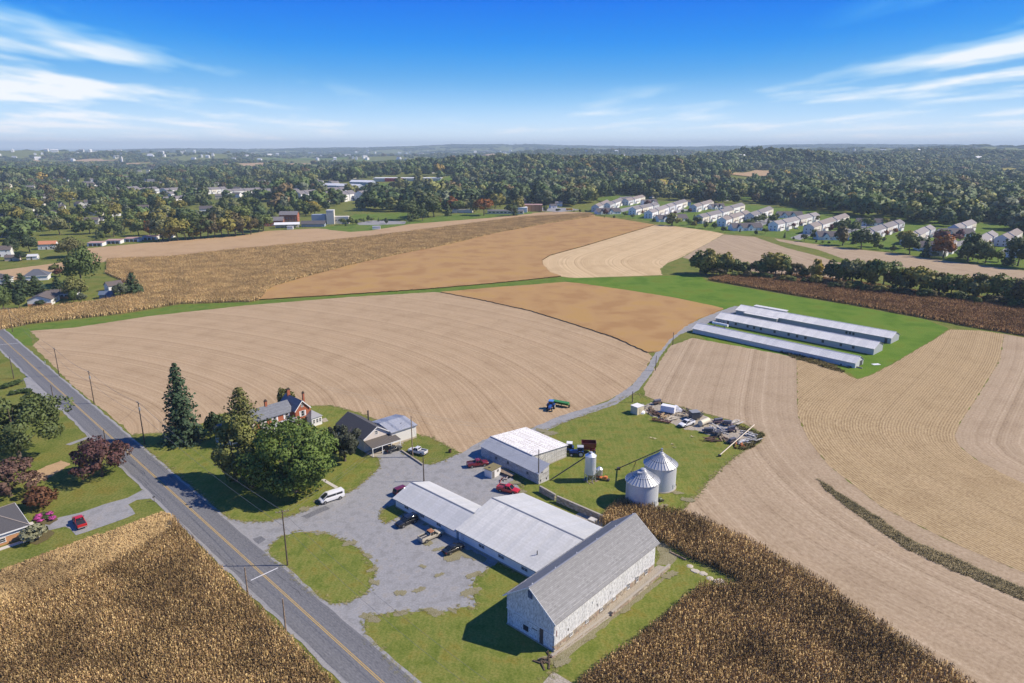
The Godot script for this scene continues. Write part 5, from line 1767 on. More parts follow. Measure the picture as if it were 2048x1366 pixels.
	part("discharge_auger", mb().tube(Vector3(0.6, 1.0, 0.4), Vector3(-1.2, 3.4, 0.9), 0.12, 0.12, 8).done(), mat("galv_plain", 0.5, 0.52, 0.54, 0.4, 0.7), g)
	part("engine", boxmesh(Vector3(0.7, 0.5, 0.6), Vector3(2.5, 0.35, 0.3)), iron, g)
	# fans and gear at the foot of each bin
	for q in [["aeration fan with black motor at the foot of the rear grain bin", 1345.0, 972.0, 0.07, 0.07, 0.08], ["green and black sweep auger leaning at the foot of the front grain bin", 1320.0, 1003.0, 0.10, 0.12, 0.07]]:
		var e := thing("bin_fan", q[0], "machine", P(q[1], q[2]), 0.4)
		part("fan_housing", mb().tube(Vector3(-0.3, 0.55, 0), Vector3(0.3, 0.55, 0), 0.5, 0.5, 14).done(), mat("fan_paint_%d" % int(q[1]), q[3], q[4], q[5], 0.5, 0.3), e)
		part("motor", boxmesh(Vector3(0.5, 0.4, 0.4), Vector3(0.6, 0.3, 0.2)), iron, e)
		part("duct", mb().bar(Vector3(-0.2, 0.5, -0.2), Vector3(-0.8, 0.5, -0.9), 0.5, 0.45).done(), mat("galv_plain", 0.5, 0.52, 0.54, 0.4, 0.7), e)
		part("stand", mb().bar(Vector3(0.2, 0, 0.5), Vector3(0.2, 1.3, 0.1), 0.06, 0.06).bar(Vector3(-0.2, 0, 0.5), Vector3(-0.2, 1.0, 0.3), 0.06, 0.06).done(), iron, e)
	# litter of boards under the feed bin
	var rr := RandomNumberGenerator.new()
	rr.seed = 9
	for k in 9:
		var a := rr.randf() * TAU
		var at := Vector3(19.5 + cos(a) * rr.randf_range(0.6, 2.0), 0.0, -155.0 + sin(a) * rr.randf_range(0.4, 1.6))
		var pl := thing("board", "loose grey board lying under the feed bin", "board", at, rr.randf() * TAU, "boards under the feed bin")
		part("plank", mb().box(Vector3(0, 0.06 + 0.03 * (k % 3), 0), Vector3(rr.randf_range(0.8, 1.7), 0.08, 0.22), Basis(Vector3.BACK, 0.03 * (k % 3))).done(), tmat("grey_wood", tx.wood, 2.0, 0.95, 0.0, Color(1.6, 1.55, 1.5)), pl)

func yard_walls() -> void:
	var stones: Array = []
	for c in [[0.34, 0.28, 0.20], [0.42, 0.36, 0.27], [0.27, 0.23, 0.18], [0.46, 0.41, 0.33], [0.36, 0.26, 0.19]]:
		stones.append(mat("stone_%d" % stones.size(), c[0], c[1], c[2], 0.95))
	var a := P(1080, 984)
	var t := thing("stone_wall", "short stretch of stone retaining wall with a concrete top on the lawn", "wall", a)
	stone_wall(t, Vector3.ZERO, P(1110, 1001) - a, 1.6, 0.42, "stone", 41, stones)
	a = P(1114, 1004)
	t = thing("stone_wall", "long stone retaining wall with a concrete top behind the dairy shed", "wall", a)
	stone_wall(t, Vector3.ZERO, P(1205, 1044) - a, 1.6, 0.42, "stone", 42, stones)
	# ledge along the barn
	var bs := Basis(Vector3.UP, BARN_TURN)
	a = BARN_O + bs * Vector3(12.3, 0, -14.0)
	t = thing("stone_ledge", "low grey concrete-capped stone ledge along the barn's sunny side", "wall", a)
	stone_wall(t, Vector3.ZERO, BARN_O + bs * Vector3(12.6, 0, -33.8) - a, 0.75, 0.45, "stone", 43, stones)
	a = BARN_O + bs * Vector3(11.0, 0, 1.2)
	t = thing("stone_ledge", "narrow stone kerb running from the barn's near corner along its base", "wall", a)
	stone_wall(t, Vector3.ZERO, BARN_O + bs * Vector3(11.9, 0, -13.8) - a, 0.28, 0.4, "stone", 44, stones)
	a = BARN_O + bs * Vector3(10.0, 0, -38.6)
	t = thing("timber_kerb", "pale timber kerb at the corn's edge past the barn", "kerb", a)
	part("beam", mb().bar(Vector3(0, 0.14, 0), P(1372, 1121) - a + Vector3.UP * 0.14, 0.3, 0.28).done(), tmat("grey_wood", tx.wood, 2.0, 0.95, 0.0, Color(1.6, 1.55, 1.5)), t)
	# flat stones at the corner of the grass
	var rr := RandomNumberGenerator.new()
	rr.seed = 19
	for k in 9:
		var at := P(1376 + k * 9.5 + rr.randf_range(-4, 4), 1134 + k * 4.6 + rr.randf_range(-4, 4))
		var o := thing("flagstone", "pale flat stone lying in the grass at the corn's edge", "stone", at, rr.randf() * TAU, "flat stones at the corn's edge")
		part("slab", mb().lathe(Vector3.ZERO, [Vector2(rr.randf_range(0.5, 0.9), 0.0), Vector2(rr.randf_range(0.45, 0.8), 0.16), Vector2(0, 0.2)], 7, false).done(), stones[3], o)
	# concrete pen with a trough and a wooden gate lying down, behind the dairy shed
	a = P(1185, 1046)
	t = thing("concrete_trough", "square concrete trough on the slab behind the dairy shed", "trough", a, -0.7)
	part("basin", mb().box(Vector3(0, 0.45, 0), Vector3(1.6, 0.9, 1.3)).done(), tmat("coping_concrete", tx.concrete, 3.0), t)
	part("lid", boxmesh(Vector3(1.7, 0.1, 1.4), Vector3(0, 0.95, 0)), mat("pale_concrete", 0.52, 0.49, 0.44, 0.9), t)
	a = P(1196, 1056)
	t = thing("wooden_gate", "weathered wooden gate lying on the slab behind the dairy shed", "gate", a, -0.75)
	for k in 6:
		part("slat", boxmesh(Vector3(2.6, 0.06, 0.14), Vector3(0, 0.22, -0.6 + k * 0.24)), tmat("grey_wood", tx.wood, 2.0, 0.95, 0.0, Color(1.6, 1.55, 1.5)), t)
	for s in [-1.1, 1.1]:
		part("cross_bar", boxmesh(Vector3(0.14, 0.1, 1.5), Vector3(s, 0.13, 0)), tmat("grey_wood", tx.wood, 2.0, 0.95, 0.0, Color(1.6, 1.55, 1.5)), t)
	field("concrete_slab", [1148, 1032, 1160, 1024, 1205, 1046, 1205, 1062, 1180, 1066], 0.06, ground_mat("concrete", tx.concrete, 7.0, tx.mottle, 19.0), 0.05)

func poultry() -> void:
	var names := ["long low poultry house with a pale metal roof nearest the bare field", "long poultry house with a row of wall hatches in the middle of three", "long poultry house with a pale metal roof next to the alfalfa"]
	var spec := [[Vector3(81.7, 0, -298.3), 71.0, 7.6, 2.1, 3.9], [Vector3(97.1, 0, -315.9), 71.5, 9.6, 2.7, 4.6], [Vector3(112.2, 0, -333.1), 72.5, 9.4, 2.6, 4.4]]
	var turn := deg_to_rad(-47.2)
	for i in 3:
		var s: Array = spec[i]
		var l: float = s[1]
		var w: float = s[2]
		var t := thing("poultry_house", names[i], "poultry house", s[0], turn)
		var b := mb()
		gable_walls(b, l, w, s[3], s[4])
		part("wall", b.done(), mat("poultry_wall_%d" % i, [0.50, 0.36, 0.36][i], [0.52, 0.39, 0.38][i], [0.54, 0.41, 0.40][i], 0.7), t, Vector3(0, 0, -w))
		var seam := mb()
		for k in int(l / 0.9):
			seam.box(Vector3(0.45 + k * 0.9, s[3] * 0.5, 0.012), Vector3(0.05, s[3] - 0.1, 0.024))
		part("wall_ribs", seam.done(), mat("poultry_wall_%d" % i, 0.5, 0.5, 0.5, 0.7), t)
		var pan := [tmat("poultry_roof_b", tx.metal, 7.0, 0.5, 0.05, Color(1.5, 1.44, 1.34)), tmat("poultry_roof_c", tx.metal, 5.0, 0.52, 0.05, Color(1.38, 1.33, 1.24))]
		slope_panels(t, -0.3, l + 0.3, Vector2(-w * 0.5, s[4] + 0.07), Vector2(0.4, s[3] - 0.1), 1.8, pan, 20 + i, 4)
		slope_panels(t, -0.3, l + 0.3, Vector2(-w * 0.5, s[4] + 0.07), Vector2(-w - 0.4, s[3] - 0.1), 1.8, pan, 30 + i, 4)
		part("ridge_cap", mb().box(Vector3(l * 0.5, s[4] + 0.1, -w * 0.5), Vector3(l + 0.5, 0.05, 0.35)).done(), mat("pale_ridge", 0.62, 0.62, 0.62, 0.5, 0.2), t)
		var dark := mat("hatch_dark", 0.055, 0.06, 0.065, 0.7)
		if i == 1:
			for x in [10.5, 16.5, 19.7, 23.0, 29.5, 36.0, 39.8, 43.5, 51.0, 58.5, 63.5]:
				part("hatch", boxmesh(Vector3(1.0, 1.15, 0.08), Vector3(x, 1.55, 0.04)), dark, t)
			part("hatch", boxmesh(Vector3(0.9, 2.0, 0.08), Vector3(6.5, 1.2, 0.04)), dark, t)
			for x in [1.5, 3.0, 4.5]:
				part("feed_tank_stand", mb().bar(Vector3(x, 0, 0.4), Vector3(x, 2.2, 0.4), 0.15, 0.15).done(), dark, t)
		elif i == 2:
			part("hatch", boxmesh(Vector3(1.1, 2.0, 0.08), Vector3(70.5, 1.05, 0.04)), dark, t)
			for x in [54.0, 55.5, 57.0]:
				part("hatch", boxmesh(Vector3(0.9, 1.1, 0.08), Vector3(x, 1.4, 0.04)), dark, t)
			# lean-to along the front
			var lb := mb()
			lb.box(Vector3(14.0, 1.1, 1.1), Vector3(17.0, 2.2, 2.2))
			part("lean_to", lb.done(), mat("leanto_wall", 0.33, 0.32, 0.31, 0.8), t)
			part("lean_to_roof", mb().box(Vector3(14.0, 2.33, 1.15), Vector3(17.4, 0.1, 2.6), Basis(Vector3.RIGHT, 0.08)).done(), tmat("poultry_roof_b", tx.metal, 7.0, 0.5), t)
		else:
			part("end_door", boxmesh(Vector3(0.08, 2.0, 2.6), Vector3(l + 0.02, 1.05, -w * 0.72)), dark, t)
			part("concrete_ramp", mb().box(Vector3(l + 1.0, 0.25, -w * 0.2), Vector3(2.2, 0.5, 0.25)).done(), tmat("coping_concrete", tx.concrete, 3.0), t)
	# narrow roofed rack behind, propane tank, slab in the grass
	var t2 := thing("low_store", "short narrow store with a white roof behind the poultry houses", "shed", Vector3(126.0, 0, -345.5), turn)
	part("wall", boxmesh(Vector3(17.0, 1.9, 2.2), Vector3(8.5, 0.95, 0)), mat("leanto_wall", 0.33, 0.32, 0.31, 0.8), t2)
	part("roof", mb().box(Vector3(8.5, 2.0, 0), Vector3(17.4, 0.14, 2.8), Basis(Vector3.RIGHT, 0.06)).done(), tmat("poultry_roof_b", tx.metal, 7.0, 0.5), t2)
	var tk := thing("propane_tank", "long white propane tank between the front and middle poultry houses", "tank", P(1440, 653), turn)
	part("shell", mb().tube(Vector3(-4, 1.15, 0), Vector3(4, 1.15, 0), 0.65, 0.65, 14).lathe(Vector3(0, 1.1, 0), [Vector2(0.2, 0.6), Vector2(0.2, 0.85), Vector2(0, 0.9)], 10).done(), mat("tank_white", 0.78, 0.78, 0.78, 0.4), tk)
	for x in [-2.5, 2.5]:
		part("saddle", boxmesh(Vector3(0.3, 0.6, 1.0), Vector3(x, 0.3, 0)), tmat("coping_concrete", tx.concrete, 3.0), tk)
	var sl := thing("white_sheet", "loose white sheet lying on the grass past the poultry houses", "sheet", P(1752, 729), 0.2)  # plain white panel lying in the grass, its material unknown
	part("sheet", boxmesh(Vector3(3.0, 0.12, 1.6), Vector3(0, 0.08, 0)), mat("tank_white", 0.78, 0.78, 0.78, 0.4), sl)
	var sc := thing("scrap_heap", "dark scrap metal heaped at the front poultry house's end wall", "scrap", P(1692, 733), turn)
	var rr := RandomNumberGenerator.new()
	rr.seed = 12
	for k in 6:
		part("scrap_piece", mb().box(Vector3(rr.randf_range(-2, 2), 0.3, rr.randf_range(-0.6, 0.6)), Vector3(rr.randf_range(0.5, 1.3), 0.6, 0.6), Basis(Vector3.UP, rr.randf() * 3.0)).done(), mat("scrap_%d" % (k % 2), 0.06 + 0.1 * (k % 2), 0.07 + 0.09 * (k % 2), 0.09 + 0.09 * (k % 2), 0.6, 0.3), sc)

# ---------------------------------------------------------------- vehicles (local: x forward, z right, y up)
func body_ring(x: float, hw: float, y0: float, y1: float, tuck := 0.06, crown := 0.04) -> Array:
	# +z side downwards, bottom, -z side upwards, top towards +z
	var ym := lerpf(y0, y1, 0.62)
	return [Vector3(x, y1 + crown * 0.3, hw * 0.86), Vector3(x, y1 - 0.05, hw - tuck * 0.4), Vector3(x, ym, hw), Vector3(x, y0 + 0.08, hw - 0.01), Vector3(x, y0, hw - tuck), Vector3(x, y0, -hw + tuck), Vector3(x, y0 + 0.08, -hw + 0.01), Vector3(x, ym, -hw), Vector3(x, y1 - 0.05, -hw + tuck * 0.4), Vector3(x, y1 + crown * 0.3, -hw * 0.86), Vector3(x, y1 + crown, 0)]

func cab_ring(x: float, hw0: float, hw1: float, y0: float, y1: float) -> Array:
	return [Vector3(x, y1, hw1), Vector3(x, y0, hw0), Vector3(x, y0, -hw0), Vector3(x, y1, -hw1), Vector3(x, y1 + 0.02, 0)]

func wheel(t: Node3D, at: Vector3, r: float, w: float, rim: Material) -> void:
	var s := signf(at.z)
	var o := part("wheel", mb().tube(Vector3(0, 0, -w * 0.5), Vector3(0, 0, w * 0.5), r, r, 18).done(), mat("tyre", 0.02, 0.02, 0.02, 0.9), t, at)
	part("rim", mb().tube(Vector3(0, 0, s * w * 0.40), Vector3(0, 0, s * (w * 0.5 + 0.015)), r * 0.64, r * 0.56, 14).done(), rim, o)

func car(label: String, kind: String, at: Vector3, turn: float, paint: Material, opts := {}) -> Node3D:
	var cat: String = {"pickup": "pickup truck", "suv": "SUV", "sedan": "car", "van": "van"}[kind]
	var called: String = {"pickup": "pickup_truck", "suv": "sport_utility_vehicle", "sedan": "sedan", "van": "passenger_van"}[kind]
	var t := thing(called, label, cat, at, turn)
	var gl := glass("car_glass")
	var rim := mat("alloy", 0.45, 0.45, 0.46, 0.3, 0.8)
	var black := mat("black_plastic", 0.025, 0.025, 0.027, 0.6)
	var hw := 0.95
	var L2 := 2.75
	var wb := [1.65, -1.75]
	var wr := 0.39
	var body: Array = []
	var cab: Array = []
	var roofpts: Array = []
	match kind:
		"pickup":
			hw = 0.98
			L2 = 2.8
			body = [body_ring(-2.8, 0.93, 0.55, 1.12), body_ring(-2.7, 0.97, 0.45, 1.18), body_ring(-0.55, 0.98, 0.42, 1.18), body_ring(1.2, 0.98, 0.42, 1.16), body_ring(1.9, 0.97, 0.42, 1.12), body_ring(2.6, 0.92, 0.45, 1.02), body_ring(2.8, 0.80, 0.55, 0.92)]
			cab = [cab_ring(-0.62, 0.92, 0.84, 1.12, 1.14), cab_ring(-0.50, 0.92, 0.74, 1.12, 1.82), cab_ring(0.55, 0.92, 0.74, 1.12, 1.86), cab_ring(1.30, 0.90, 0.86, 1.10, 1.16)]
			roofpts = [-0.46, 0.50, 0.72, 1.86]
		"suv":
			hw = 0.98
			L2 = 2.5
			body = [body_ring(-2.5, 0.90, 0.55, 1.05), body_ring(-2.38, 0.97, 0.42, 1.12), body_ring(0.9, 0.98, 0.40, 1.12), body_ring(1.6, 0.97, 0.40, 1.10), body_ring(2.35, 0.92, 0.45, 1.0), body_ring(2.5, 0.80, 0.55, 0.9)]
			cab = [cab_ring(-2.42, 0.92, 0.86, 1.08, 1.12), cab_ring(-2.2, 0.92, 0.74, 1.08, 1.78), cab_ring(0.3, 0.92, 0.74, 1.08, 1.84), cab_ring(1.15, 0.90, 0.86, 1.06, 1.12)]
			roofpts = [-2.15, 0.28, 0.72, 1.83]
			wb = [1.5, -1.5]
		"sedan":
			hw = 0.92
			L2 = 2.4
			wr = 0.33
			body = [body_ring(-2.4, 0.78, 0.5, 0.86), body_ring(-2.25, 0.88, 0.34, 0.94), body_ring(-1.2, 0.92, 0.28, 0.95), body_ring(0.9, 0.92, 0.28, 0.92), body_ring(2.2, 0.86, 0.32, 0.76), body_ring(2.4, 0.72, 0.42, 0.66)]
			cab = [cab_ring(-1.75, 0.82, 0.78, 0.90, 0.95), cab_ring(-0.95, 0.84, 0.64, 0.90, 1.36), cab_ring(0.2, 0.84, 0.64, 0.90, 1.40), cab_ring(1.2, 0.82, 0.78, 0.86, 0.92)]
			roofpts = [-0.90, 0.16, 0.62, 1.39]
			wb = [1.42, -1.38]
		"van":
			hw = 1.0
			L2 = 2.95
			body = [body_ring(-2.95, 0.94, 0.45, 1.35), body_ring(-2.85, 0.99, 0.40, 1.42), body_ring(1.5, 1.0, 0.38, 1.42), body_ring(2.2, 0.97, 0.38, 1.32), body_ring(2.8, 0.90, 0.42, 1.08), body_ring(2.95, 0.78, 0.5, 0.95)]
			cab = [cab_ring(-2.95, 0.95, 0.90, 1.36, 2.05), cab_ring(-2.8, 0.95, 0.86, 1.36, 2.12), cab_ring(1.1, 0.95, 0.86, 1.36, 2.14), cab_ring(2.35, 0.90, 0.86, 1.28, 1.36)]
			roofpts = [-2.9, 1.08, 0.85, 2.13]
			wb = [2.0, -1.75]
			wr = 0.36
	var hood: Material = opts.get("hood", paint)
	part("body", mb().loft(body).done(), opts.get("side", paint), t)
	part("cabin_glass", mb().loft(cab).done(), gl, t)
	# roof and pillars
	var rf := mb()
	var x0: float = roofpts[0]
	var x1: float = roofpts[1]
	var rw: float = roofpts[2]
	var ry: float = roofpts[3]
	var mid := (x0 + x1) * 0.5
	rf.loft([[Vector3(x0 - 0.05, ry + 0.02, rw), Vector3(x0 - 0.05, ry - 0.08, rw + 0.03), Vector3(x0 - 0.05, ry - 0.08, -rw - 0.03), Vector3(x0 - 0.05, ry + 0.02, -rw)], [Vector3(mid, ry + 0.07, rw), Vector3(mid, ry - 0.08, rw + 0.03), Vector3(mid, ry - 0.08, -rw - 0.03), Vector3(mid, ry + 0.07, -rw)], [Vector3(x1 + 0.05, ry + 0.02, rw), Vector3(x1 + 0.05, ry - 0.08, rw + 0.03), Vector3(x1 + 0.05, ry - 0.08, -rw - 0.03), Vector3(x1 + 0.05, ry + 0.02, -rw)]])
	part("roof", rf.done(), opts.get("roof", paint), t)
	var pl := mb()
	var c0: Array = cab[0]
	var c3: Array = cab[3]
	for s in [1.0, -1.0]:
		var k0: Vector3 = cab[1][0] * Vector3(1, 1, s)
		var k1: Vector3 = cab[2][0] * Vector3(1, 1, s)
		pl.bar(c0[0] * Vector3(1, 1, s), k0, 0.10, 0.10)
		pl.bar(k1, c3[0] * Vector3(1, 1, s), 0.09, 0.09)
		var m0: Vector3 = lerp(cab[1][1], cab[2][1], 0.5) * Vector3(1, 1, s)
		var m1: Vector3 = lerp(cab[1][0], cab[2][0], 0.5) * Vector3(1, 1, s)
		pl.bar(m0, m1, 0.10, 0.06)
		if kind == "van":
			# panelled upper sides leave a band of windows
			pl.box(Vector3(-0.9, 2.03, s * 0.89), Vector3(4.0, 0.22, 0.05))
			pl.box(Vector3(-2.7, 1.7, s * 0.93), Vector3(0.45, 0.7, 0.05))
	if kind == "van":
		pl.box(Vector3(-2.93, 1.75, 0), Vector3(0.08, 0.7, 0.25))
	part("pillars", pl.done(), opts.get("side", paint), t)
	if kind == "pickup":
		if opts.get("cover", false):
			part("bed_cover", boxmesh(Vector3(1.95, 0.06, 1.62), Vector3(-1.68, 1.21, 0)), black, t)
		else:
			part("bed_floor", boxmesh(Vector3(1.95, 0.02, 1.5), Vector3(-1.68, 1.205, 0)), black, t)
			var rails := mb()
			for s in [-1, 1]:
				rails.box(Vector3(-1.68, 1.28, s * 0.86), Vector3(2.2, 0.16, 0.14))
			rails.box(Vector3(-2.72, 1.27, 0), Vector3(0.08, 0.14, 1.6))
			rails.box(Vector3(-0.62, 1.32, 0), Vector3(0.08, 0.24, 1.7))
			part("bed_rails", rails.done(), opts.get("side", paint), t)
	elif kind == "van":
		part("rear_doors", boxmesh(Vector3(0.02, 1.4, 0.04), Vector3(-2.97, 1.1, 0)), black, t)
	part("hood", mb().prism([Vector3(c3[1].x - 0.05, c3[1].y + 0.045, hw * 0.80), Vector3(L2 - 0.25, body[body.size() - 2][10].y + 0.0, hw * 0.72), Vector3(L2 - 0.25, body[body.size() - 2][10].y + 0.0, -hw * 0.72), Vector3(c3[1].x - 0.05, c3[1].y + 0.045, -hw * 0.80)], Vector3(0, 0.06, 0)).done(), hood, t)
	part("bumper", boxmesh(Vector3(0.16, 0.2, hw * 1.75), Vector3(L2 - 0.04, 0.52, 0)), opts.get("bumper", black), t)
	part("bumper", boxmesh(Vector3(0.16, 0.2, hw * 1.75), Vector3(-L2 + 0.02, 0.55, 0)), opts.get("bumper", black), t)
	part("grille", boxmesh(Vector3(0.05, 0.2, hw * 1.0), Vector3(L2 - 0.02, 0.80 if kind != "sedan" else 0.62, 0)), black, t)
	for s in [-1, 1]:
		part("headlight", boxmesh(Vector3(0.1, 0.15, 0.26), Vector3(L2 - 0.08, 0.84 if kind != "sedan" else 0.64, s * hw * 0.70)), mat("lamp_glass", 0.75, 0.77, 0.8, 0.15), t)
		part("taillight", boxmesh(Vector3(0.06, 0.26, 0.14), Vector3(-L2 + 0.0, 0.95 if kind != "sedan" else 0.76, s * hw * 0.82)), mat("lamp_red", 0.35, 0.01, 0.01, 0.25), t)
		part("mirror", boxmesh(Vector3(0.14, 0.16, 0.22), Vector3(c3[1].x - 0.25, c3[1].y + 0.12, s * (hw + 0.08))), black, t)
		for x in wb:
			wheel(t, Vector3(x, wr, s * (hw - 0.11)), wr, 0.24, rim)
			part("wheel_arch", mb().tube(Vector3(x, wr + 0.03, s * (hw - 0.3)), Vector3(x, wr + 0.03, s * (hw + 0.006)), wr + 0.08, wr + 0.08, 18).done(), black, t)
	return t

func paint(key: String, r: float, g: float, b: float) -> StandardMaterial3D:
	var m := mat(key, r, g, b, 0.35)
	m.clearcoat_enabled = true
	m.clearcoat = 0.6
	m.clearcoat_roughness = 0.12
	return m

func tractor(label: String, at: Vector3, turn: float, cab_col: Material) -> void:
	var t := thing("tractor", label, "tractor", at, turn)
	var blue := paint("tractor_blue", 0.02, 0.08, 0.30)
	part("hood", mb().loft([body_ring(-0.2, 0.42, 0.85, 1.75, 0.05, 0.05), body_ring(1.7, 0.40, 0.85, 1.62, 0.05, 0.05), body_ring(2.05, 0.32, 0.95, 1.45, 0.05, 0.03)]).done(), blue, t)
	part("chassis", mb().box(Vector3(0.6, 0.75, 0), Vector3(3.4, 0.4, 0.5)).done(), mat("black_plastic", 0.025, 0.025, 0.027, 0.6), t)
	part("cab_glass", mb().loft([[Vector3(-1.55, 2.6, 0.72), Vector3(-1.6, 1.35, 0.78), Vector3(-1.6, 1.35, -0.78), Vector3(-1.55, 2.6, -0.72)], [Vector3(-0.15, 2.6, 0.66), Vector3(-0.05, 1.35, 0.70), Vector3(-0.05, 1.35, -0.70), Vector3(-0.15, 2.6, -0.66)]]).done(), glass("car_glass"), t)
	part("cab_roof", mb().box(Vector3(-0.85, 2.7, 0), Vector3(1.7, 0.2, 1.6)).done(), cab_col, t)
	var pl := mb()
	for s in [-1.0, 1.0]:
		pl.bar(Vector3(-1.58, 1.3, s * 0.78), Vector3(-1.55, 2.62, s * 0.73), 0.09, 0.09)
		pl.bar(Vector3(-0.05, 1.3, s * 0.70), Vector3(-0.15, 2.62, s * 0.67), 0.08, 0.08)
	part("cab_posts", pl.done(), blue, t)
	part("cab_floor", boxmesh(Vector3(1.7, 0.55, 1.5), Vector3(-0.85, 1.08, 0)), blue, t)
	var rim := mat("tractor_rim", 0.55, 0.55, 0.55, 0.5)
	for s in [-1, 1]:
		wheel(t, Vector3(-1.0, 0.85, s * 1.0), 0.85, 0.48, rim)
		wheel(t, Vector3(1.55, 0.52, s * 0.85), 0.52, 0.32, rim)
		part("fender", mb().box(Vector3(-1.0, 1.62, s * 0.98), Vector3(1.3, 0.1, 0.5)).done(), blue, t)
	part("exhaust", mb().tube(Vector3(0.9, 1.6, 0.25), Vector3(0.9, 2.6, 0.25), 0.05, 0.05, 8).done(), mat("iron", 0.05, 0.05, 0.05, 0.5, 0.6), t)

# ---------------------------------------------------------------- poles and wires
var wire_m: StandardMaterial3D

func pole(px: float, py: float, h: float, label: String, arm := true, transformer := false, arm_turn := 0.0, metal := false) -> Vector3:
	var at := P(px, py)
	var t := thing("utility_pole", label, "utility pole", at, arm_turn)
	var wm := tmat("pole_wood", tx.wood, 2.5, 0.95, 0.0, Color(0.62, 0.6, 0.58))
	if metal:
		wm = tmat("pole_wood_pale", tx.wood, 2.5, 0.95, 0.0, Color(1.5, 1.4, 1.3))
	part("post", mb().tube(Vector3(0, -0.2, 0), Vector3(0, h, 0), 0.17, 0.11, 10).done(), wm, t)
	if arm:
		var cm := tmat("arm_wood", tx.wood, 2.5, 0.95, 0.0, Color(1.6, 1.55, 1.5))
		var arm_o := part("crossarm", mb().box(Vector3(0, h - 0.35, 0.12), Vector3(2.5, 0.12, 0.11)).done(), cm, t)
		for x in [-1.15, -0.45, 0.45, 1.15]:
			part("insulator", mb().lathe(Vector3(x, h - 0.29, 0.12), [Vector2(0.05, 0), Vector2(0.07, 0.1), Vector2(0.03, 0.2), Vector2(0, 0.22)], 8).done(), mat("insulator", 0.35, 0.34, 0.32, 0.3), arm_o)
		part("brace", mb().bar(Vector3(0, h - 1.1, 0.12), Vector3(0.8, h - 0.4, 0.12), 0.04, 0.04).bar(Vector3(0, h - 1.1, 0.12), Vector3(-0.8, h - 0.4, 0.12), 0.04, 0.04).done(), cm, t)
	if transformer:
		part("transformer", mb().lathe(Vector3(0.32, h - 2.6, 0), [Vector2(0.0, 0), Vector2(0.24, 0.02), Vector2(0.26, 0.5), Vector2(0.24, 0.95), Vector2(0.0, 1.0)], 12).done(), mat("transformer_grey", 0.35, 0.36, 0.37, 0.5, 0.3), t)
		part("cutout", mb().bar(Vector3(0.2, h - 1.5, 0.1), Vector3(0.45, h - 1.1, 0.2), 0.07, 0.07).done(), mat("iron", 0.05, 0.05, 0.05, 0.5, 0.6), t)
	return at + Vector3.UP * h

func wire(a: Vector3, b: Vector3, sag: float, label: String, rad := 0.022) -> void:
	var o := thing("overhead_wire", label, "wire", a, 0.0, "overhead wires")
	var m := mb()
	var n := 12
	for i in n:
		var f0 := float(i) / n
		var f1 := float(i + 1) / n
		var p0 := a.lerp(b, f0) - Vector3.UP * sag * 4.0 * f0 * (1.0 - f0)
		var p1 := a.lerp(b, f1) - Vector3.UP * sag * 4.0 * f1 * (1.0 - f1)
		m.tube(p0 - a, p1 - a, rad, rad, 5, false)
	part("strand", m.done(), wire_m, o)

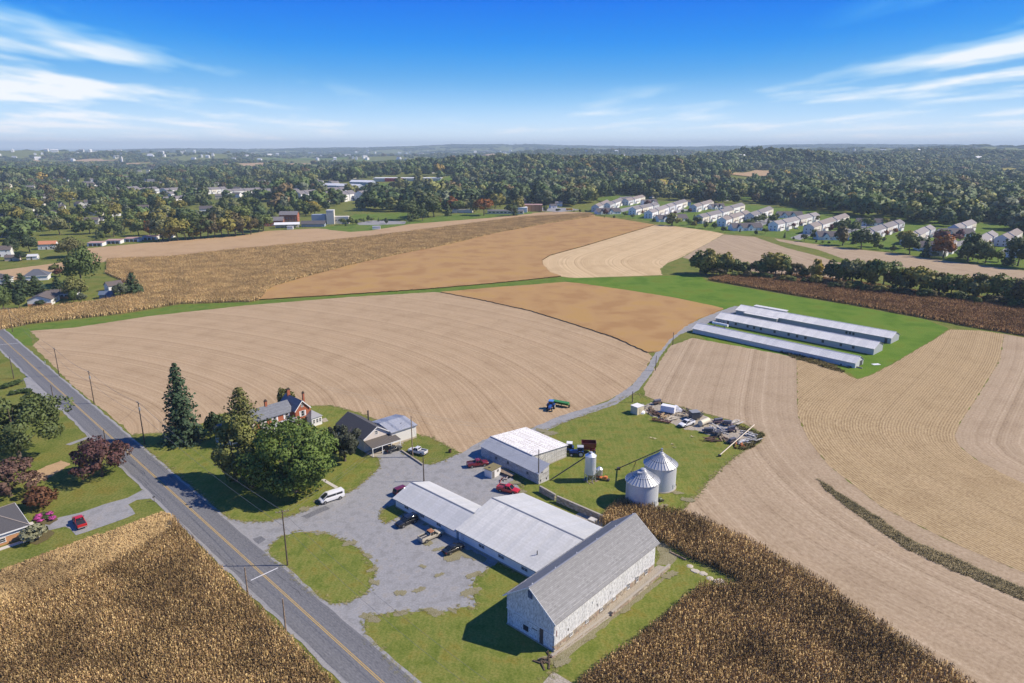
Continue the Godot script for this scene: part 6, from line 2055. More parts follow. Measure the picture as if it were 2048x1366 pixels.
func build_objects() -> void:
	wire_m = mat("wire", 0.16, 0.16, 0.17, 0.5, 0.2)
	var white := paint("car_white", 0.74, 0.74, 0.74)
	var black := paint("car_black", 0.010, 0.011, 0.013)
	var red := paint("car_red", 0.48, 0.012, 0.014)
	var dred := paint("car_dark_red", 0.17, 0.010, 0.014)
	var silver := paint("car_silver", 0.42, 0.42, 0.43)
	var tan := mat("car_tan", 0.42, 0.38, 0.30, 0.45)
	var rust := tmat("rusted_paint", tx.rusted, 1.6, 0.8)
	car("white passenger van parked beside the big green tree", "van", Vector3(-42.7, 0.03, -145.3), deg_to_rad(39.0 + 180.0), white)
	car("black SUV parked against the long low shed", "suv", Vector3(-23.3, 0.03, -134.6), deg_to_rad(43.0 + 180.0), black)
	car("tan pickup truck with a rusted brown roof and hood", "pickup", Vector3(-17.3, 0.03, -128.8), deg_to_rad(42.0), tan, {"roof": rust, "hood": rust, "bumper": mat("chrome", 0.5, 0.5, 0.5, 0.3, 0.8)})
	car("black sedan parked beside the dairy shed wall", "sedan", Vector3(-12.1, 0.03, -124.1), deg_to_rad(41.0), black)
	car("bright red pickup truck parked behind the dairy shed", "pickup", Vector3(-0.9, 0.03, -149.3), deg_to_rad(-24.0), red)
	car("dark red pickup truck parked at the machine shed's corner", "pickup", Vector3(-9.0, 0.03, -163.4), deg_to_rad(18.0), dred)
	car("white pickup truck parked on the grass beside the workshop", "pickup", Vector3(-25.7, 0.03, -171.0), deg_to_rad(152.0), paint("car_offwhite", 0.62, 0.62, 0.62))
	car("white pickup truck parked among the farm scrap", "pickup", Vector3(52.4, 0.06, -190.4), deg_to_rad(214.0), white)
	car("red pickup truck with a black bed cover in the driveway", "pickup", Vector3(-95.6, 0.05, -134.4), deg_to_rad(133.0), red, {"cover": true, "bumper": mat("chrome", 0.5, 0.5, 0.5, 0.3, 0.8)})
	car("dark car parked under the workshop's porch roof", "sedan", Vector3(-32.6, 0.14, -172.6), deg_to_rad(42.0), black)
	car("maroon SUV parked behind the end of the long low shed", "suv", P(807, 986) + Vector3.UP * 0.03, deg_to_rad(42.0), paint("car_maroon", 0.13, 0.012, 0.022))

	# tractors and farm machines
	tractor("blue tractor standing in the tilled field in front of the grain drill", P(1101, 819), deg_to_rad(-105.0), paint("cab_blue", 0.10, 0.24, 0.52))
	var t := thing("grain_drill", "green grain drill hitched to the tractor in the field", "grain drill", P(1121, 812), deg_to_rad(-28.0))
	var green := paint("drill_green", 0.03, 0.17, 0.035)
	part("seed_box", mb().prism([Vector3(-2.9, 0.75, 0.45), Vector3(2.9, 0.75, 0.45), Vector3(2.9, 1.55, 0.85), Vector3(-2.9, 1.55, 0.85)], Vector3(0, 0.0, 1.3)).done(), green, t)
	part("lid", mb().box(Vector3(0, 1.62, 0.2), Vector3(5.9, 0.1, 1.4), Basis(Vector3.RIGHT, 0.06)).done(), mat("drill_lid", 0.04, 0.20, 0.045, 0.5), t)
	for x in [-3.1, 3.1]:
		part("wheel", mb().tube(Vector3(x - 0.12, 0.5, 0.1), Vector3(x + 0.12, 0.5, 0.1), 0.5, 0.5, 16).done(), mat("tyre", 0.02, 0.02, 0.02, 0.9), t)
	for k in 14:
		part("disc_opener", mb().tube(Vector3(-2.6 + k * 0.4 - 0.02, 0.26, 0.95), Vector3(-2.6 + k * 0.4 + 0.02, 0.26, 0.95), 0.24, 0.24, 10).done(), mat("iron", 0.05, 0.05, 0.05, 0.5, 0.6), t)
	part("drawbar", mb().bar(Vector3(-0.6, 0.6, -0.5), Vector3(0.0, 0.5, -2.6), 0.14, 0.14).bar(Vector3(0.6, 0.6, -0.5), Vector3(0.0, 0.5, -2.6), 0.14, 0.14).done(), green, t)
	tractor("blue tractor with a white cab roof parked at the machine shed", P(1139, 901), deg_to_rad(82.0), mat("cab_white", 0.72, 0.72, 0.72, 0.5))
	tractor("blue tractor with a grey cab roof standing between the shed and the red wagon", P(1154, 911), deg_to_rad(176.0), mat("cab_grey", 0.42, 0.44, 0.46, 0.5))
	t = thing("gravity_wagon", "dark red high-sided grain wagon beside the tractor at the shed", "wagon", P(1177, 904), deg_to_rad(-4.0))
	var wr := paint("wagon_red", 0.20, 0.018, 0.018)
	var bx := mb()
	var y0 := 1.0
	var y1 := 3.1
	var lo := [Vector3(-1.2, y0, 0.6), Vector3(1.2, y0, 0.6), Vector3(1.2, y0, -0.6), Vector3(-1.2, y0, -0.6)]
	var md := [Vector3(-2.0, 2.0, 1.25), Vector3(2.0, 2.0, 1.25), Vector3(2.0, 2.0, -1.25), Vector3(-2.0, 2.0, -1.25)]
	var hi := [Vector3(-2.0, y1, 1.25), Vector3(2.0, y1, 1.25), Vector3(2.0, y1, -1.25), Vector3(-2.0, y1, -1.25)]
	for k in 4:
		var j := (k + 1) % 4
		bx.quad(lo[k], lo[j], md[j], md[k])
		bx.quad(md[k], md[j], hi[j], hi[k])
		bx.quad(hi[j] * Vector3(0.97, 1, 0.95), hi[k] * Vector3(0.97, 1, 0.95), md[k] * Vector3(0.97, 1, 0.95), md[j] * Vector3(0.97, 1, 0.95))
		bx.quad(hi[k], hi[j], hi[j] * Vector3(0.97, 1, 0.95), hi[k] * Vector3(0.97, 1, 0.95))
	part("box", bx.done(), wr, t)
	part("grain_floor", boxmesh(Vector3(3.8, 0.05, 2.3), Vector3(0, 2.05, 0)), mat("wagon_inside", 0.05, 0.02, 0.018, 0.8), t)
	part("running_gear", mb().box(Vector3(0, 0.75, 0), Vector3(3.8, 0.2, 0.3)).box(Vector3(-1.5, 0.6, 0), Vector3(0.2, 0.2, 1.9)).box(Vector3(1.5, 0.6, 0), Vector3(0.2, 0.2, 1.9)).done(), wr, t)
	part("chute", mb().box(Vector3(0.6, 1.0, 0.9), Vector3(0.6, 0.5, 0.7), Basis(Vector3.RIGHT, 0.5)).done(), paint("chute_red", 0.42, 0.03, 0.02), t)
	for x in [-1.5, 1.5]:
		for s in [-1, 1]:
			wheel(t, Vector3(x, 0.45, s * 0.95), 0.45, 0.28, mat("tractor_rim", 0.55, 0.55, 0.55, 0.5))
	# propped pipe beside the shed with its shadow
	var pf := P(1100, 961)
	t = thing("leaning_pipe", "long dark pipe propped from the shed's corner up to the feed bin", "pipe", pf)
	part("tube", mb().tube(Vector3(0, 0.1, 0), Vector3(18.6, 6.6, -155.4) - pf, 0.16, 0.16, 8).done(), mat("auger_steel", 0.10, 0.085, 0.075, 0.6, 0.4), t)
	scrap()

	# utility poles along the road and in the yard
	var rt := -0.78
	var far_top := pole(-60, 640, 11.0, "wooden utility pole beside the road beyond the tilled field", true, false, rt)
	var a0 := pole(26, 664, 11.0, "wooden utility pole at the corn's corner beside the road", true, false, rt)
	var a1 := pole(119, 752.4, 10.8, "wooden utility pole between the road and the tilled field next to the sign", true, false, rt)
	var a2 := pole(188.6, 807, 11.2, "wooden utility pole with a grey transformer beside the tilled field", true, true, rt)
	var a3 := pole(289.6, 888.5, 12.8, "tall dark utility pole with a transformer near the spruce", true, true, rt)
	var a4 := pole(575.4, 1130.8, 12.4, "utility pole with a pale crossarm on the oval lawn", true, false, 0.35)
	var a5 := pole(825.5, 914.5, 11.9, "slim wooden pole beside the workshop's driveway", false, false, 0.0, true)
	var a6 := pole(848, 963, 6.6, "short wooden pole behind the long low shed's ridge", false)
	var a7 := pole(1077, 968, 9.3, "dark wooden pole at the machine shed's near corner", false, false)
	var b1 := pole(113, 829, 9.8, "bare wooden pole on the lawn side of the road", false)
	var b2 := pole(28, 757, 8.2, "thin bare pole in the garden beside the driveway", false)
	var b3 := pole(213, 894, 5.2, "short pole behind the purple-leaved tree by the road", false)
	pole(496, 1191, 6.0, "short bare post between the corn and the road by the white line", false, false, 0.0, true)
	pole(573, 1273, 7.5, "pale bare pole between the standing corn and the road", false, false, 0.0, true)
	var c1 := pole(1264.5, 805, 3.9, "short dark post on the grass beside the cream hut", false)
	var c2 := pole(1311, 741, 5.8, "dark pole beside the gravel lane at its bend", false)
	var c3 := pole(1345.5, 690, 5.6, "dark pole beside the gravel lane near the poultry houses", false)
	var seq := [far_top, a0, a1, a2, a3, a4]
	for i in seq.size() - 1:
		for s in [-1.15, 0.45, 1.15]:
			var o := Vector3(cos(0.78) * s, -0.1, sin(0.78) * s)
			wire(seq[i] + o, seq[i + 1] + o, 0.7 + 0.012 * seq[i].distance_to(seq[i + 1]), "thin wire strung between the poles along the road", 0.014)
		wire(seq[i] - Vector3.UP * 3.6, seq[i + 1] - Vector3.UP * 3.6, 1.2, "thick cable strung below the wires along the road", 0.03)
	var near_pole := P(1060, 1560) + Vector3.UP * 11.0
	wire(a4 - Vector3.UP * 0.4, near_pole, 1.5, "wire running from the oval lawn's pole past the barn", 0.018)
	wire(a4 - Vector3.UP * 3.4, near_pole - Vector3.UP * 3.0, 1.9, "cable running from the oval lawn's pole past the barn", 0.02)
	wire(a4 - Vector3.UP * 0.5, a5 - Vector3.UP * 0.3, 1.2, "wire running from the oval lawn to the workshop's pole", 0.016)
	wire(a4 - Vector3.UP * 1.2, a5 - Vector3.UP * 1.0, 1.3, "second wire running from the oval lawn to the workshop's pole", 0.016)
	wire(a5 - Vector3.UP * 0.6, a6 - Vector3.UP * 0.3, 1.1, "wire dropping from the workshop's pole to the shed's pole", 0.02)
	wire(a5 - Vector3.UP * 0.3, a7 - Vector3.UP * 0.3, 1.2, "wire from the workshop's pole to the machine shed's pole", 0.014)
	wire(a6 - Vector3.UP * 0.3, a7 - Vector3.UP * 0.5, 0.9, "wire from the low shed's pole to the machine shed's pole", 0.014)
	wire(a1 - Vector3.UP * 1.0, b2 - Vector3.UP * 0.2, 0.8, "service wire crossing the road to the garden pole", 0.014)
	wire(a2 - Vector3.UP * 1.0, b1 - Vector3.UP * 0.2, 0.8, "service wire crossing the road to the lawn pole", 0.014)
	wire(a3 - Vector3.UP * 1.0, b3 - Vector3.UP * 0.2, 0.8, "service wire crossing the road to the short pole", 0.014)
	wire(c1, c2, 0.6, "low wire along the lane from the hut's post", 0.012)
	wire(c2, c3, 0.6, "low wire along the lane to the poultry houses", 0.012)
	# road sign, mailboxes
	t = thing("road_sign", "white square road sign on a post beside the field", "sign", P(93, 736), -0.78)
	part("post", mb().box(Vector3(0, 1.1, 0), Vector3(0.08, 2.2, 0.08)).done(), mat("sign_post", 0.2, 0.2, 0.2, 0.6, 0.5), t)
	part("panel", boxmesh(Vector3(0.9, 0.95, 0.03), Vector3(0, 2.4, 0.06)), mat("sign_white", 0.75, 0.75, 0.75, 0.5), t)
	for q in [[46, 768, "dark mailbox on a post at the upper driveway"], [309, 1003, "mailbox on a post at the red pickup's driveway"]]:
		t = thing("mailbox", q[2], "mailbox", P(q[0], q[1]), 0.78)
		part("post", boxmesh(Vector3(0.1, 1.1, 0.1), Vector3(0, 0.55, 0)), mat("mail_post", 0.12, 0.09, 0.06, 0.9), t)
		part("box", mb().loft([[Vector3(-0.28, 1.35, 0.1), Vector3(-0.28, 1.1, 0.1), Vector3(-0.28, 1.1, -0.1), Vector3(-0.28, 1.35, -0.1)], [Vector3(0.28, 1.35, 0.1), Vector3(0.28, 1.1, 0.1), Vector3(0.28, 1.1, -0.1), Vector3(0.28, 1.35, -0.1)]]).done(), mat("mail_black", 0.04, 0.04, 0.045, 0.5), t)
	# small yard things
	t = thing("burn_barrel", "rusty dark barrel on the grass by the gravel drive", "barrel", P(900, 905), 0.0)
	part("drum", mb().lathe(Vector3.ZERO, [Vector2(0.42, 0), Vector2(0.44, 0.45), Vector2(0.42, 0.9), Vector2(0.36, 0.9), Vector2(0.34, 0.1)], 14).done(), mat("barrel_rust", 0.07, 0.035, 0.025, 0.8), t)
	t = thing("stepping_path", "pale concrete path from the big tree to the drive", "path", P(655, 965), -0.75)
	for k in 4:
		part("slab", boxmesh(Vector3(1.5, 0.1, 0.9), Vector3(k * 1.6 - 1.5, 0.05, 0)), mat("pale_concrete", 0.52, 0.49, 0.44, 0.9), t)
	t = thing("drive_kerb", "low grey kerb wall along the workshop's driveway", "kerb", P(803, 902), 0.0)
	part("kerb", mb().bar(Vector3(0, 0.2, 0), P(846, 931) - P(803, 902) + Vector3.UP * 0.2, 0.35, 0.4).done(), tmat("coping_concrete", tx.concrete, 3.0), t)
	# debris by the barn's corner
	var r2 := RandomNumberGenerator.new()
	r2.seed = 23
	for k in 8:
		t = thing("barn_rubble", "dark broken timber lying at the barn's near corner", "timber", P(1082 + r2.randf_range(-14, 20), 1322 + r2.randf_range(-12, 12)), r2.randf() * TAU, "broken timbers at the barn's corner")
		part("beam", mb().box(Vector3(0, 0.14, 0), Vector3(r2.randf_range(0.7, 2.0), 0.2, 0.24), Basis(Vector3.BACK, r2.randf_range(-0.05, 0.1))).done(), tmat("dark_wood", tx.wood, 2.0, 0.95, 0.0, Color(0.6, 0.55, 0.5)), t)
	t = thing("short_post", "short dark post standing at the barn's near corner", "post", P(1096, 1322))
	part("post", mb().tube(Vector3.ZERO, Vector3(0, 2.0, 0), 0.12, 0.1, 8).done(), tmat("dark_wood", tx.wood, 2.0, 0.95, 0.0, Color(0.6, 0.55, 0.5)), t)
	# feeder parts by the small hut
	t = thing("hay_feeder", "rusty red machine parts heaped beside the small hut", "machine", P(1009, 961), 0.5)
	for k in 7:
		part("frame_piece", mb().bar(Vector3(r2.randf_range(-1.6, 1.6), 0.1, r2.randf_range(-0.7, 0.7)), Vector3(r2.randf_range(-1.6, 1.6), r2.randf_range(0.5, 1.1), r2.randf_range(-0.7, 0.7)), 0.16, 0.16).done(), mat("rust_red_b%d" % (k % 3), [0.25, 0.45, 0.10][k % 3], [0.05, 0.40, 0.05][k % 3], [0.04, 0.38, 0.05][k % 3], 0.7), t)
	t = thing("flat_wagon", "old flat wooden wagon between the hut and the shed", "wagon", P(1013, 950), -0.72)
	for k in 7:
		part("plank", boxmesh(Vector3(4.6, 0.07, 0.2), Vector3(0, 0.72, -0.7 + k * 0.23)), tmat("grey_wood", tx.wood, 2.0, 0.95, 0.0, Color(1.6, 1.55, 1.5)), t)
	part("frame", boxmesh(Vector3(4.4, 0.16, 0.5), Vector3(0, 0.58, 0)), mat("iron", 0.05, 0.05, 0.05, 0.5, 0.6), t)
	for x in [-1.5, 1.5]:
		for s in [-1, 1]:
			wheel(t, Vector3(x, 0.36, s * 0.75), 0.36, 0.2, mat("iron", 0.05, 0.05, 0.05, 0.5, 0.6))

func scrap() -> void:
	# the row of old machines and lumber beyond the lawn; pixel, turn
	var r := RandomNumberGenerator.new()
	r.seed = 55
	var t := thing("cream_hut", "small cream box hut with a flat white roof at the scrap row's end", "hut", P(1274, 826), deg_to_rad(38.0))
	part("wall", boxmesh(Vector3(3.0, 2.5, 2.8), Vector3(0, 1.25, 0)), mat("cream_hut", 0.60, 0.53, 0.38, 0.8), t)
	part("roof", boxmesh(Vector3(3.2, 0.12, 3.0), Vector3(0, 2.57, 0)), mat("white_roof_hut", 0.74, 0.72, 0.68, 0.6), t)
	door_at(t, Vector3(0, 1.0, 1.4), Vector3.BACK, 0.9, 2.0, mat("cream_door", 0.52, 0.46, 0.33, 0.8))
	t = thing("tarp_bundle", "small heap under a white tarp beside the cream hut", "bundle", P(1283, 826), 0.3)
	part("tarp", mb().lathe(Vector3.ZERO, [Vector2(1.2, 0), Vector2(1.1, 0.5), Vector2(0.6, 0.9), Vector2(0, 1.0)], 9, false).done(), mat("tarp_white", 0.72, 0.72, 0.74, 0.6), t)
	t = thing("white_trailer", "white boxy trailer with a blue-shaded side among the scrap", "trailer", P(1336, 826), deg_to_rad(-30.0))
	part("box", mb().prism([Vector3(-2.2, 0.6, 1.1), Vector3(2.2, 0.6, 1.1), Vector3(2.2, 2.5, 1.0), Vector3(-2.2, 2.5, 1.0)], Vector3(0, 0, 2.1)).done(), mat("tarp_white", 0.72, 0.72, 0.74, 0.6), t)
	for x in [-0.5, 0.5]:
		for s in [-1, 1]:
			wheel(t, Vector3(x, 0.34, s * 0.95), 0.34, 0.2, mat("iron", 0.05, 0.05, 0.05, 0.5, 0.6))
	t = thing("bale_stack", "stack of white plastic-wrapped bales beside the white trailer", "bales", P(1352, 825), 0.4)
	for k in 5:
		part("bale", mb().tube(Vector3((k % 3) * 1.25 - 1.2, 0.62 + (k / 3) * 1.1, -0.6), Vector3((k % 3) * 1.25 - 1.2, 0.62 + (k / 3) * 1.1, 0.7), 0.62, 0.62, 14).done(), mat("bale_wrap", 0.76, 0.77, 0.80, 0.35), t)
	t = thing("grey_hopper", "dark grey square hopper trailer standing among the scrap", "trailer", P(1388, 838), deg_to_rad(12.0))
	part("box", mb().box(Vector3(0, 1.5, 0), Vector3(2.6, 2.0, 2.3)).done(), mat("hopper_grey", 0.07, 0.075, 0.085, 0.6, 0.2), t)
	part("lid", boxmesh(Vector3(2.8, 0.12, 2.5), Vector3(0, 2.56, 0)), mat("lid_grey", 0.24, 0.25, 0.26, 0.6), t)
	for x in [-0.9, 0.9]:
		for s in [-1, 1]:
			part("leg", boxmesh(Vector3(0.15, 0.55, 0.15), Vector3(x * 1.3, 0.27, s * 1.05)), mat("iron", 0.05, 0.05, 0.05, 0.5, 0.6), t)
	t = thing("fuel_tank", "cream horizontal tank lying in the scrap row", "tank", P(1408, 850), deg_to_rad(40.0))
	part("shell", mb().tube(Vector3(-2.0, 1.1, 0), Vector3(2.0, 1.1, 0), 0.85, 0.85, 18).done(), mat("tank_cream", 0.62, 0.56, 0.42, 0.6), t)
	for x in [-1.3, 1.3]:
		part("saddle", boxmesh(Vector3(0.25, 0.5, 1.3), Vector3(x, 0.25, 0)), mat("iron", 0.05, 0.05, 0.05, 0.5, 0.6), t)
	t = thing("hay_rake", "long dark red farm implement lying along the front of the scrap row", "implement", P(1323, 844), deg_to_rad(-25.0))
	part("frame", mb().box(Vector3(0, 0.75, 0), Vector3(6.0, 0.2, 0.25)).box(Vector3(0, 0.45, 0.5), Vector3(5.6, 0.3, 0.3)).done(), mat("implement_red", 0.13, 0.03, 0.025, 0.7), t)
	for k in 12:
		part("tine_bar", mb().bar(Vector3(-2.8 + k * 0.5, 0.1, 0.7), Vector3(-2.7 + k * 0.5, 0.95, 0.0), 0.08, 0.08).done(), mat("implement_red", 0.13, 0.03, 0.025, 0.7), t)
	for x in [-2.4, 2.4]:
		part("wheel", mb().tube(Vector3(x, 0.35, -0.5), Vector3(x + 0.2, 0.35, -0.5), 0.35, 0.35, 12).done(), mat("tyre", 0.02, 0.02, 0.02, 0.9), t)
	# dark farm wagons and planters
	for q in [[1314, 808, 20.0, "old dark wagon chassis at the back of the scrap row", 3.4], [1436, 846, 15.0, "dark planter frame beside the cream tank", 3.6], [1455, 851, -35.0, "grey corn planter at the back of the scrap row", 3.2], [1462, 863, 8.0, "blue-grey seed hopper standing past the planters", 2.8], [1417, 866, -18.0, "dark flat trailer at the front of the scrap row", 3.8], [1434, 872, 50.0, "heap of brown cultivator frames at the front of the scrap row", 2.6], [1464, 886, 30.0, "rusty tangle of implements by the long pale auger", 2.8]]:
		t = thing("farm_implement", q[3], "implement", P(q[0], q[1]), deg_to_rad(q[2]))
		var ln: float = q[4]
		var c := r.randf_range(0.04, 0.13)
		var im := mat("implement_%d" % int(q[0]), c * r.randf_range(0.9, 1.7), c, c * r.randf_range(0.8, 1.3), 0.7, 0.2)
		part("frame", mb().box(Vector3(0, 0.7, 0), Vector3(ln, 0.18, 1.3)).box(Vector3(0, 0.5, 0), Vector3(0.2, 0.2, 2.0)).done(), im, t)
		part("hopper", mb().prism([Vector3(-ln * 0.32, 0.8, 0.4), Vector3(ln * 0.32, 0.8, 0.4), Vector3(ln * 0.36, 1.5 + r.randf() * 0.5, 0.6), Vector3(-ln * 0.36, 1.5, 0.6)], Vector3(0, 0, 1.0)).done(), mat("implement_box_%d" % int(q[0]), c * 1.5, c * 1.5, c * 1.7, 0.6, 0.2), t)
		for k in 6:
			part("bar", mb().bar(Vector3(r.randf_range(-ln, ln) * 0.5, 0.1, r.randf_range(-1.1, 1.1)), Vector3(r.randf_range(-ln, ln) * 0.5, r.randf_range(0.6, 1.7), r.randf_range(-1.1, 1.1)), 0.1, 0.1).done(), im, t)
		for s in [-1, 1]:
			part("wheel", mb().tube(Vector3(s * ln * 0.35, 0.38, 0.75), Vector3(s * ln * 0.35 + 0.2, 0.38, 0.75), 0.38, 0.38, 12).done(), mat("tyre", 0.02, 0.02, 0.02, 0.9), t)
	# lumber and scrap heaps: every board its own thing's part
	for q in [[1300, 822, "heap of brown boards beside the white tarp", 16, 0.17, 0.115, 0.07], [1330, 834, "stack of tan lumber in front of the white trailer", 12, 0.40, 0.28, 0.15], [1362, 832, "pile of pale boards and posts behind the grey hopper", 14, 0.34, 0.28, 0.20], [1430, 858, "heap of white and grey boards in the middle of the scrap row", 16, 0.50, 0.48, 0.45], [1489, 885, "bundle of white pipes lying past the pale auger", 14, 0.62, 0.62, 0.62], [1496, 870, "broken white boards at the far corner of the yard", 12, 0.55, 0.54, 0.52], [1475, 846, "heap of pale scrap at the field edge", 9, 0.50, 0.46, 0.40], [1288, 815, "heap of grey boards behind the cream hut", 12, 0.30, 0.28, 0.25], [1311, 829, "rusty brown pipes and bars beside the brown boards", 14, 0.14, 0.075, 0.045], [1345, 838, "pale planks strewn in front of the lumber stack", 10, 0.50, 0.44, 0.34], [1372, 823, "dark brown beams behind the grey hopper", 12, 0.10, 0.075, 0.055], [1398, 832, "heap of black and grey scrap beside the grey hopper", 12, 0.06, 0.06, 0.065], [1444, 862, "pale grey planks behind the cultivator frames", 12, 0.45, 0.44, 0.43], [1426, 881, "dark rusty bars at the lawn edge of the scrap row", 12, 0.11, 0.06, 0.04], [1452, 880, "brown wooden posts piled near the pale auger", 10, 0.24, 0.17, 0.11], [1505, 880, "weathered grey boards lying among the weeds", 12, 0.42, 0.41, 0.39], [1478, 892, "orange and rust scrap in the weeds by the auger", 6, 0.40, 0.13, 0.04]]:
		t = thing("lumber_heap", q[2], "scrap heap", P(q[0], q[1]), r.randf() * TAU)
		for k in q[3]:
			var y: float = 0.1 + 0.07 * (k % 6)
			var dim := r.randf_range(0.7, 1.2)
			part("board", mb().box(Vector3(r.randf_range(-1.4, 1.4), y * 1.6, r.randf_range(-1.3, 1.3)), Vector3(r.randf_range(1.6, 3.8), 0.14, r.randf_range(0.16, 0.42)), Basis(Vector3.UP, r.randf_range(-0.5, 0.5)) * Basis(Vector3.BACK, r.randf_range(-0.08, 0.08))).done(), mat("lumber_%d_%d" % [int(q[0]), k % 3], q[4] * dim, q[5] * dim, q[6] * dim, 0.9), t)
	# the long pale auger lying across the corner
	var f0 := P(1439, 913)
	var hd := P(1507, 866) + Vector3(0, 2.6, 0)
	t = thing("transport_auger", "long pale auger tube lying across the scrap row's corner", "auger", f0)
	part("tube", mb().tube(Vector3(0, 0.4, 0), hd - f0, 0.15, 0.15, 10).done(), mat("auger_cream", 0.62, 0.53, 0.40, 0.6), t)
	var mid := (hd - f0) * 0.55
	part("stand", mb().bar(Vector3(mid.x, 0, mid.z + 1.0), mid, 0.09, 0.09).bar(Vector3(mid.x, 0, mid.z - 1.0), mid, 0.09, 0.09).done(), mat("iron", 0.05, 0.05, 0.05, 0.5, 0.6), t)
	for s in [-1.0, 1.0]:
		part("wheel", mb().tube(Vector3(mid.x - 0.1, 0.35, mid.z + s), Vector3(mid.x + 0.1, 0.35, mid.z + s), 0.35, 0.35, 12).done(), mat("tyre", 0.02, 0.02, 0.02, 0.9), t)
	part("intake", boxmesh(Vector3(0.7, 0.5, 0.6), Vector3(0, 0.3, 0)), mat("iron", 0.05, 0.05, 0.05, 0.5, 0.6), t)
	for k in 5:
		t = thing("hay_scatter", "pale clump of spilled straw on the farm lawn", "straw", P([1302, 1345, 1309, 1384, 1349][k], [876, 889, 878, 874, 895][k]), k * 1.3, "straw clumps on the farm lawn")
		part("clump", weed_mesh(400 + k), vmat("straw", 0.55, 0.48, 0.34, 0.9), t)
		t.scale = Vector3(1.2, 0.25, 1.0)

# ---------------------------------------------------------------- trees
func leaf_card(b: MB, r: RandomNumberGenerator, p: Vector3, out: Vector3, size: float, soft := 0.62) -> void:
	var nn := (out * 0.75 + Vector3(r.randfn(), r.randfn(), r.randfn()) * 0.55).normalized()
	var x := nn.cross(Vector3(r.randfn(), r.randfn(), r.randfn())).normalized()
	var y := nn.cross(x)
	var s := size * r.randf_range(0.6, 1.35)
	var a := p - x * s * 0.5
	var c := p + x * s * 0.5
	var d := p + y * s * 0.55 + nn * s * 0.12
	var e := p - y * s * 0.55 - nn * s * 0.1
	var sh := nn.lerp(out, soft).normalized()
	b.tri(a, c, d, sh, sh, sh)
	b.tri(a, e, c, sh, sh, sh)

func lump_crown(sd: int, lumps: int, cards: int, size: float, shape := Vector3(0.40, 0.36, 0.40), cy := 0.60, low := -0.75, tone := 0.35, warm := Color(1, 1, 1), soft := 0.62) -> ArrayMesh:
	# unit tree: clumps spread over a crown ellipsoid of a tree 1 high
	var r := RandomNumberGenerator.new()
	r.seed = sd
	var b := mb()
	b.tinted = true
	var cs: Array = []
	for i in lumps:
		var d := Vector3(r.randfn(), r.randfn(), r.randfn()).normalized()
		var tries := 0
		while d.y < low and tries < 20:
			d = Vector3(r.randfn(), r.randfn(), r.randfn()).normalized()
			tries += 1
		var many := lumps >= 26
		var f := r.randf_range(0.5, 0.88) if many else r.randf_range(0.45, 0.78)
		var rad := r.randf_range(0.15, 0.32) if many else r.randf_range(0.24, 0.44)
		cs.append([d * shape * f, rad, r.randf(), d])
	cs.append([Vector3.ZERO, 0.55, 0.4, Vector3.UP])
	for i in cards:
		var c: Array = cs[r.randi() % cs.size()]
		var d := Vector3(r.randfn(), r.randfn() + 0.25, r.randfn()).normalized()
		var rr: float = c[1] * (1.0 - 0.35 * pow(r.randf(), 2.0)) * r.randf_range(0.92, 1.08)
		var p: Vector3 = c[0] + d * shape * rr
		var k: float = 1.0 + tone * (c[2] - 0.5) + r.randf_range(-0.28, 0.28)
		var w: float = clampf(c[2] * 1.3 - 0.6 + r.randf_range(-0.2, 0.2), 0.0, 1.0)
		b.tint = Color(k, k, k) * Color.WHITE.lerp(warm, w)
		leaf_card(b, r, p + Vector3(0, cy, 0), (d + c[3] * 0.5).normalized(), size, soft)
	return b.done()

func cone_crown(sd: int, levels: int, per: int, bits: int, size: float, wide: float, droop: float, base := 0.06, top_sharp := 1.0) -> ArrayMesh:
	# whorls of boughs on a straight stem, 1 high
	var r := RandomNumberGenerator.new()
	r.seed = sd
	var b := mb()
	b.tinted = true
	for i in levels:
		var f := pow((i + r.randf() * 0.5) / levels, 1.05)
		var y := lerpf(base, 0.97, f)
		var len := wide * pow(1.0 - f, 0.85 * top_sharp) * r.randf_range(0.86, 1.1) + 0.01
		var n := maxi(4, int(per * (1.0 - f * 0.55)))
		var a0 := r.randf() * TAU
		for j in n:
			var a := a0 + TAU * j / n + r.randf_range(-0.25, 0.25)
			var ln := len * r.randf_range(0.72, 1.15)
			var d := Vector3(cos(a), 0, sin(a))
			var k0 := r.randf_range(0.75, 1.2)
			for m in bits:
				var q := (m + r.randf()) / bits
				var p := Vector3(0, y, 0) + d * ln * q + Vector3.UP * (-droop * ln * q * q + (0.16 * ln * pow(q, 6.0)))
				var side := Vector3(-d.z, 0, d.x)
				p += side * r.randf_range(-1, 1) * ln * 0.20 * q
				var k := k0 * r.randf_range(0.8, 1.2) * (0.85 + 0.35 * q)
				b.tint = Color(k, k, k)
				leaf_card(b, r, p - Vector3.UP * size * r.randf() * 0.6, (d * 0.6 + Vector3.UP * 0.7).normalized(), size * (0.65 + 0.35 * (1.0 - f)))
	return b.done()

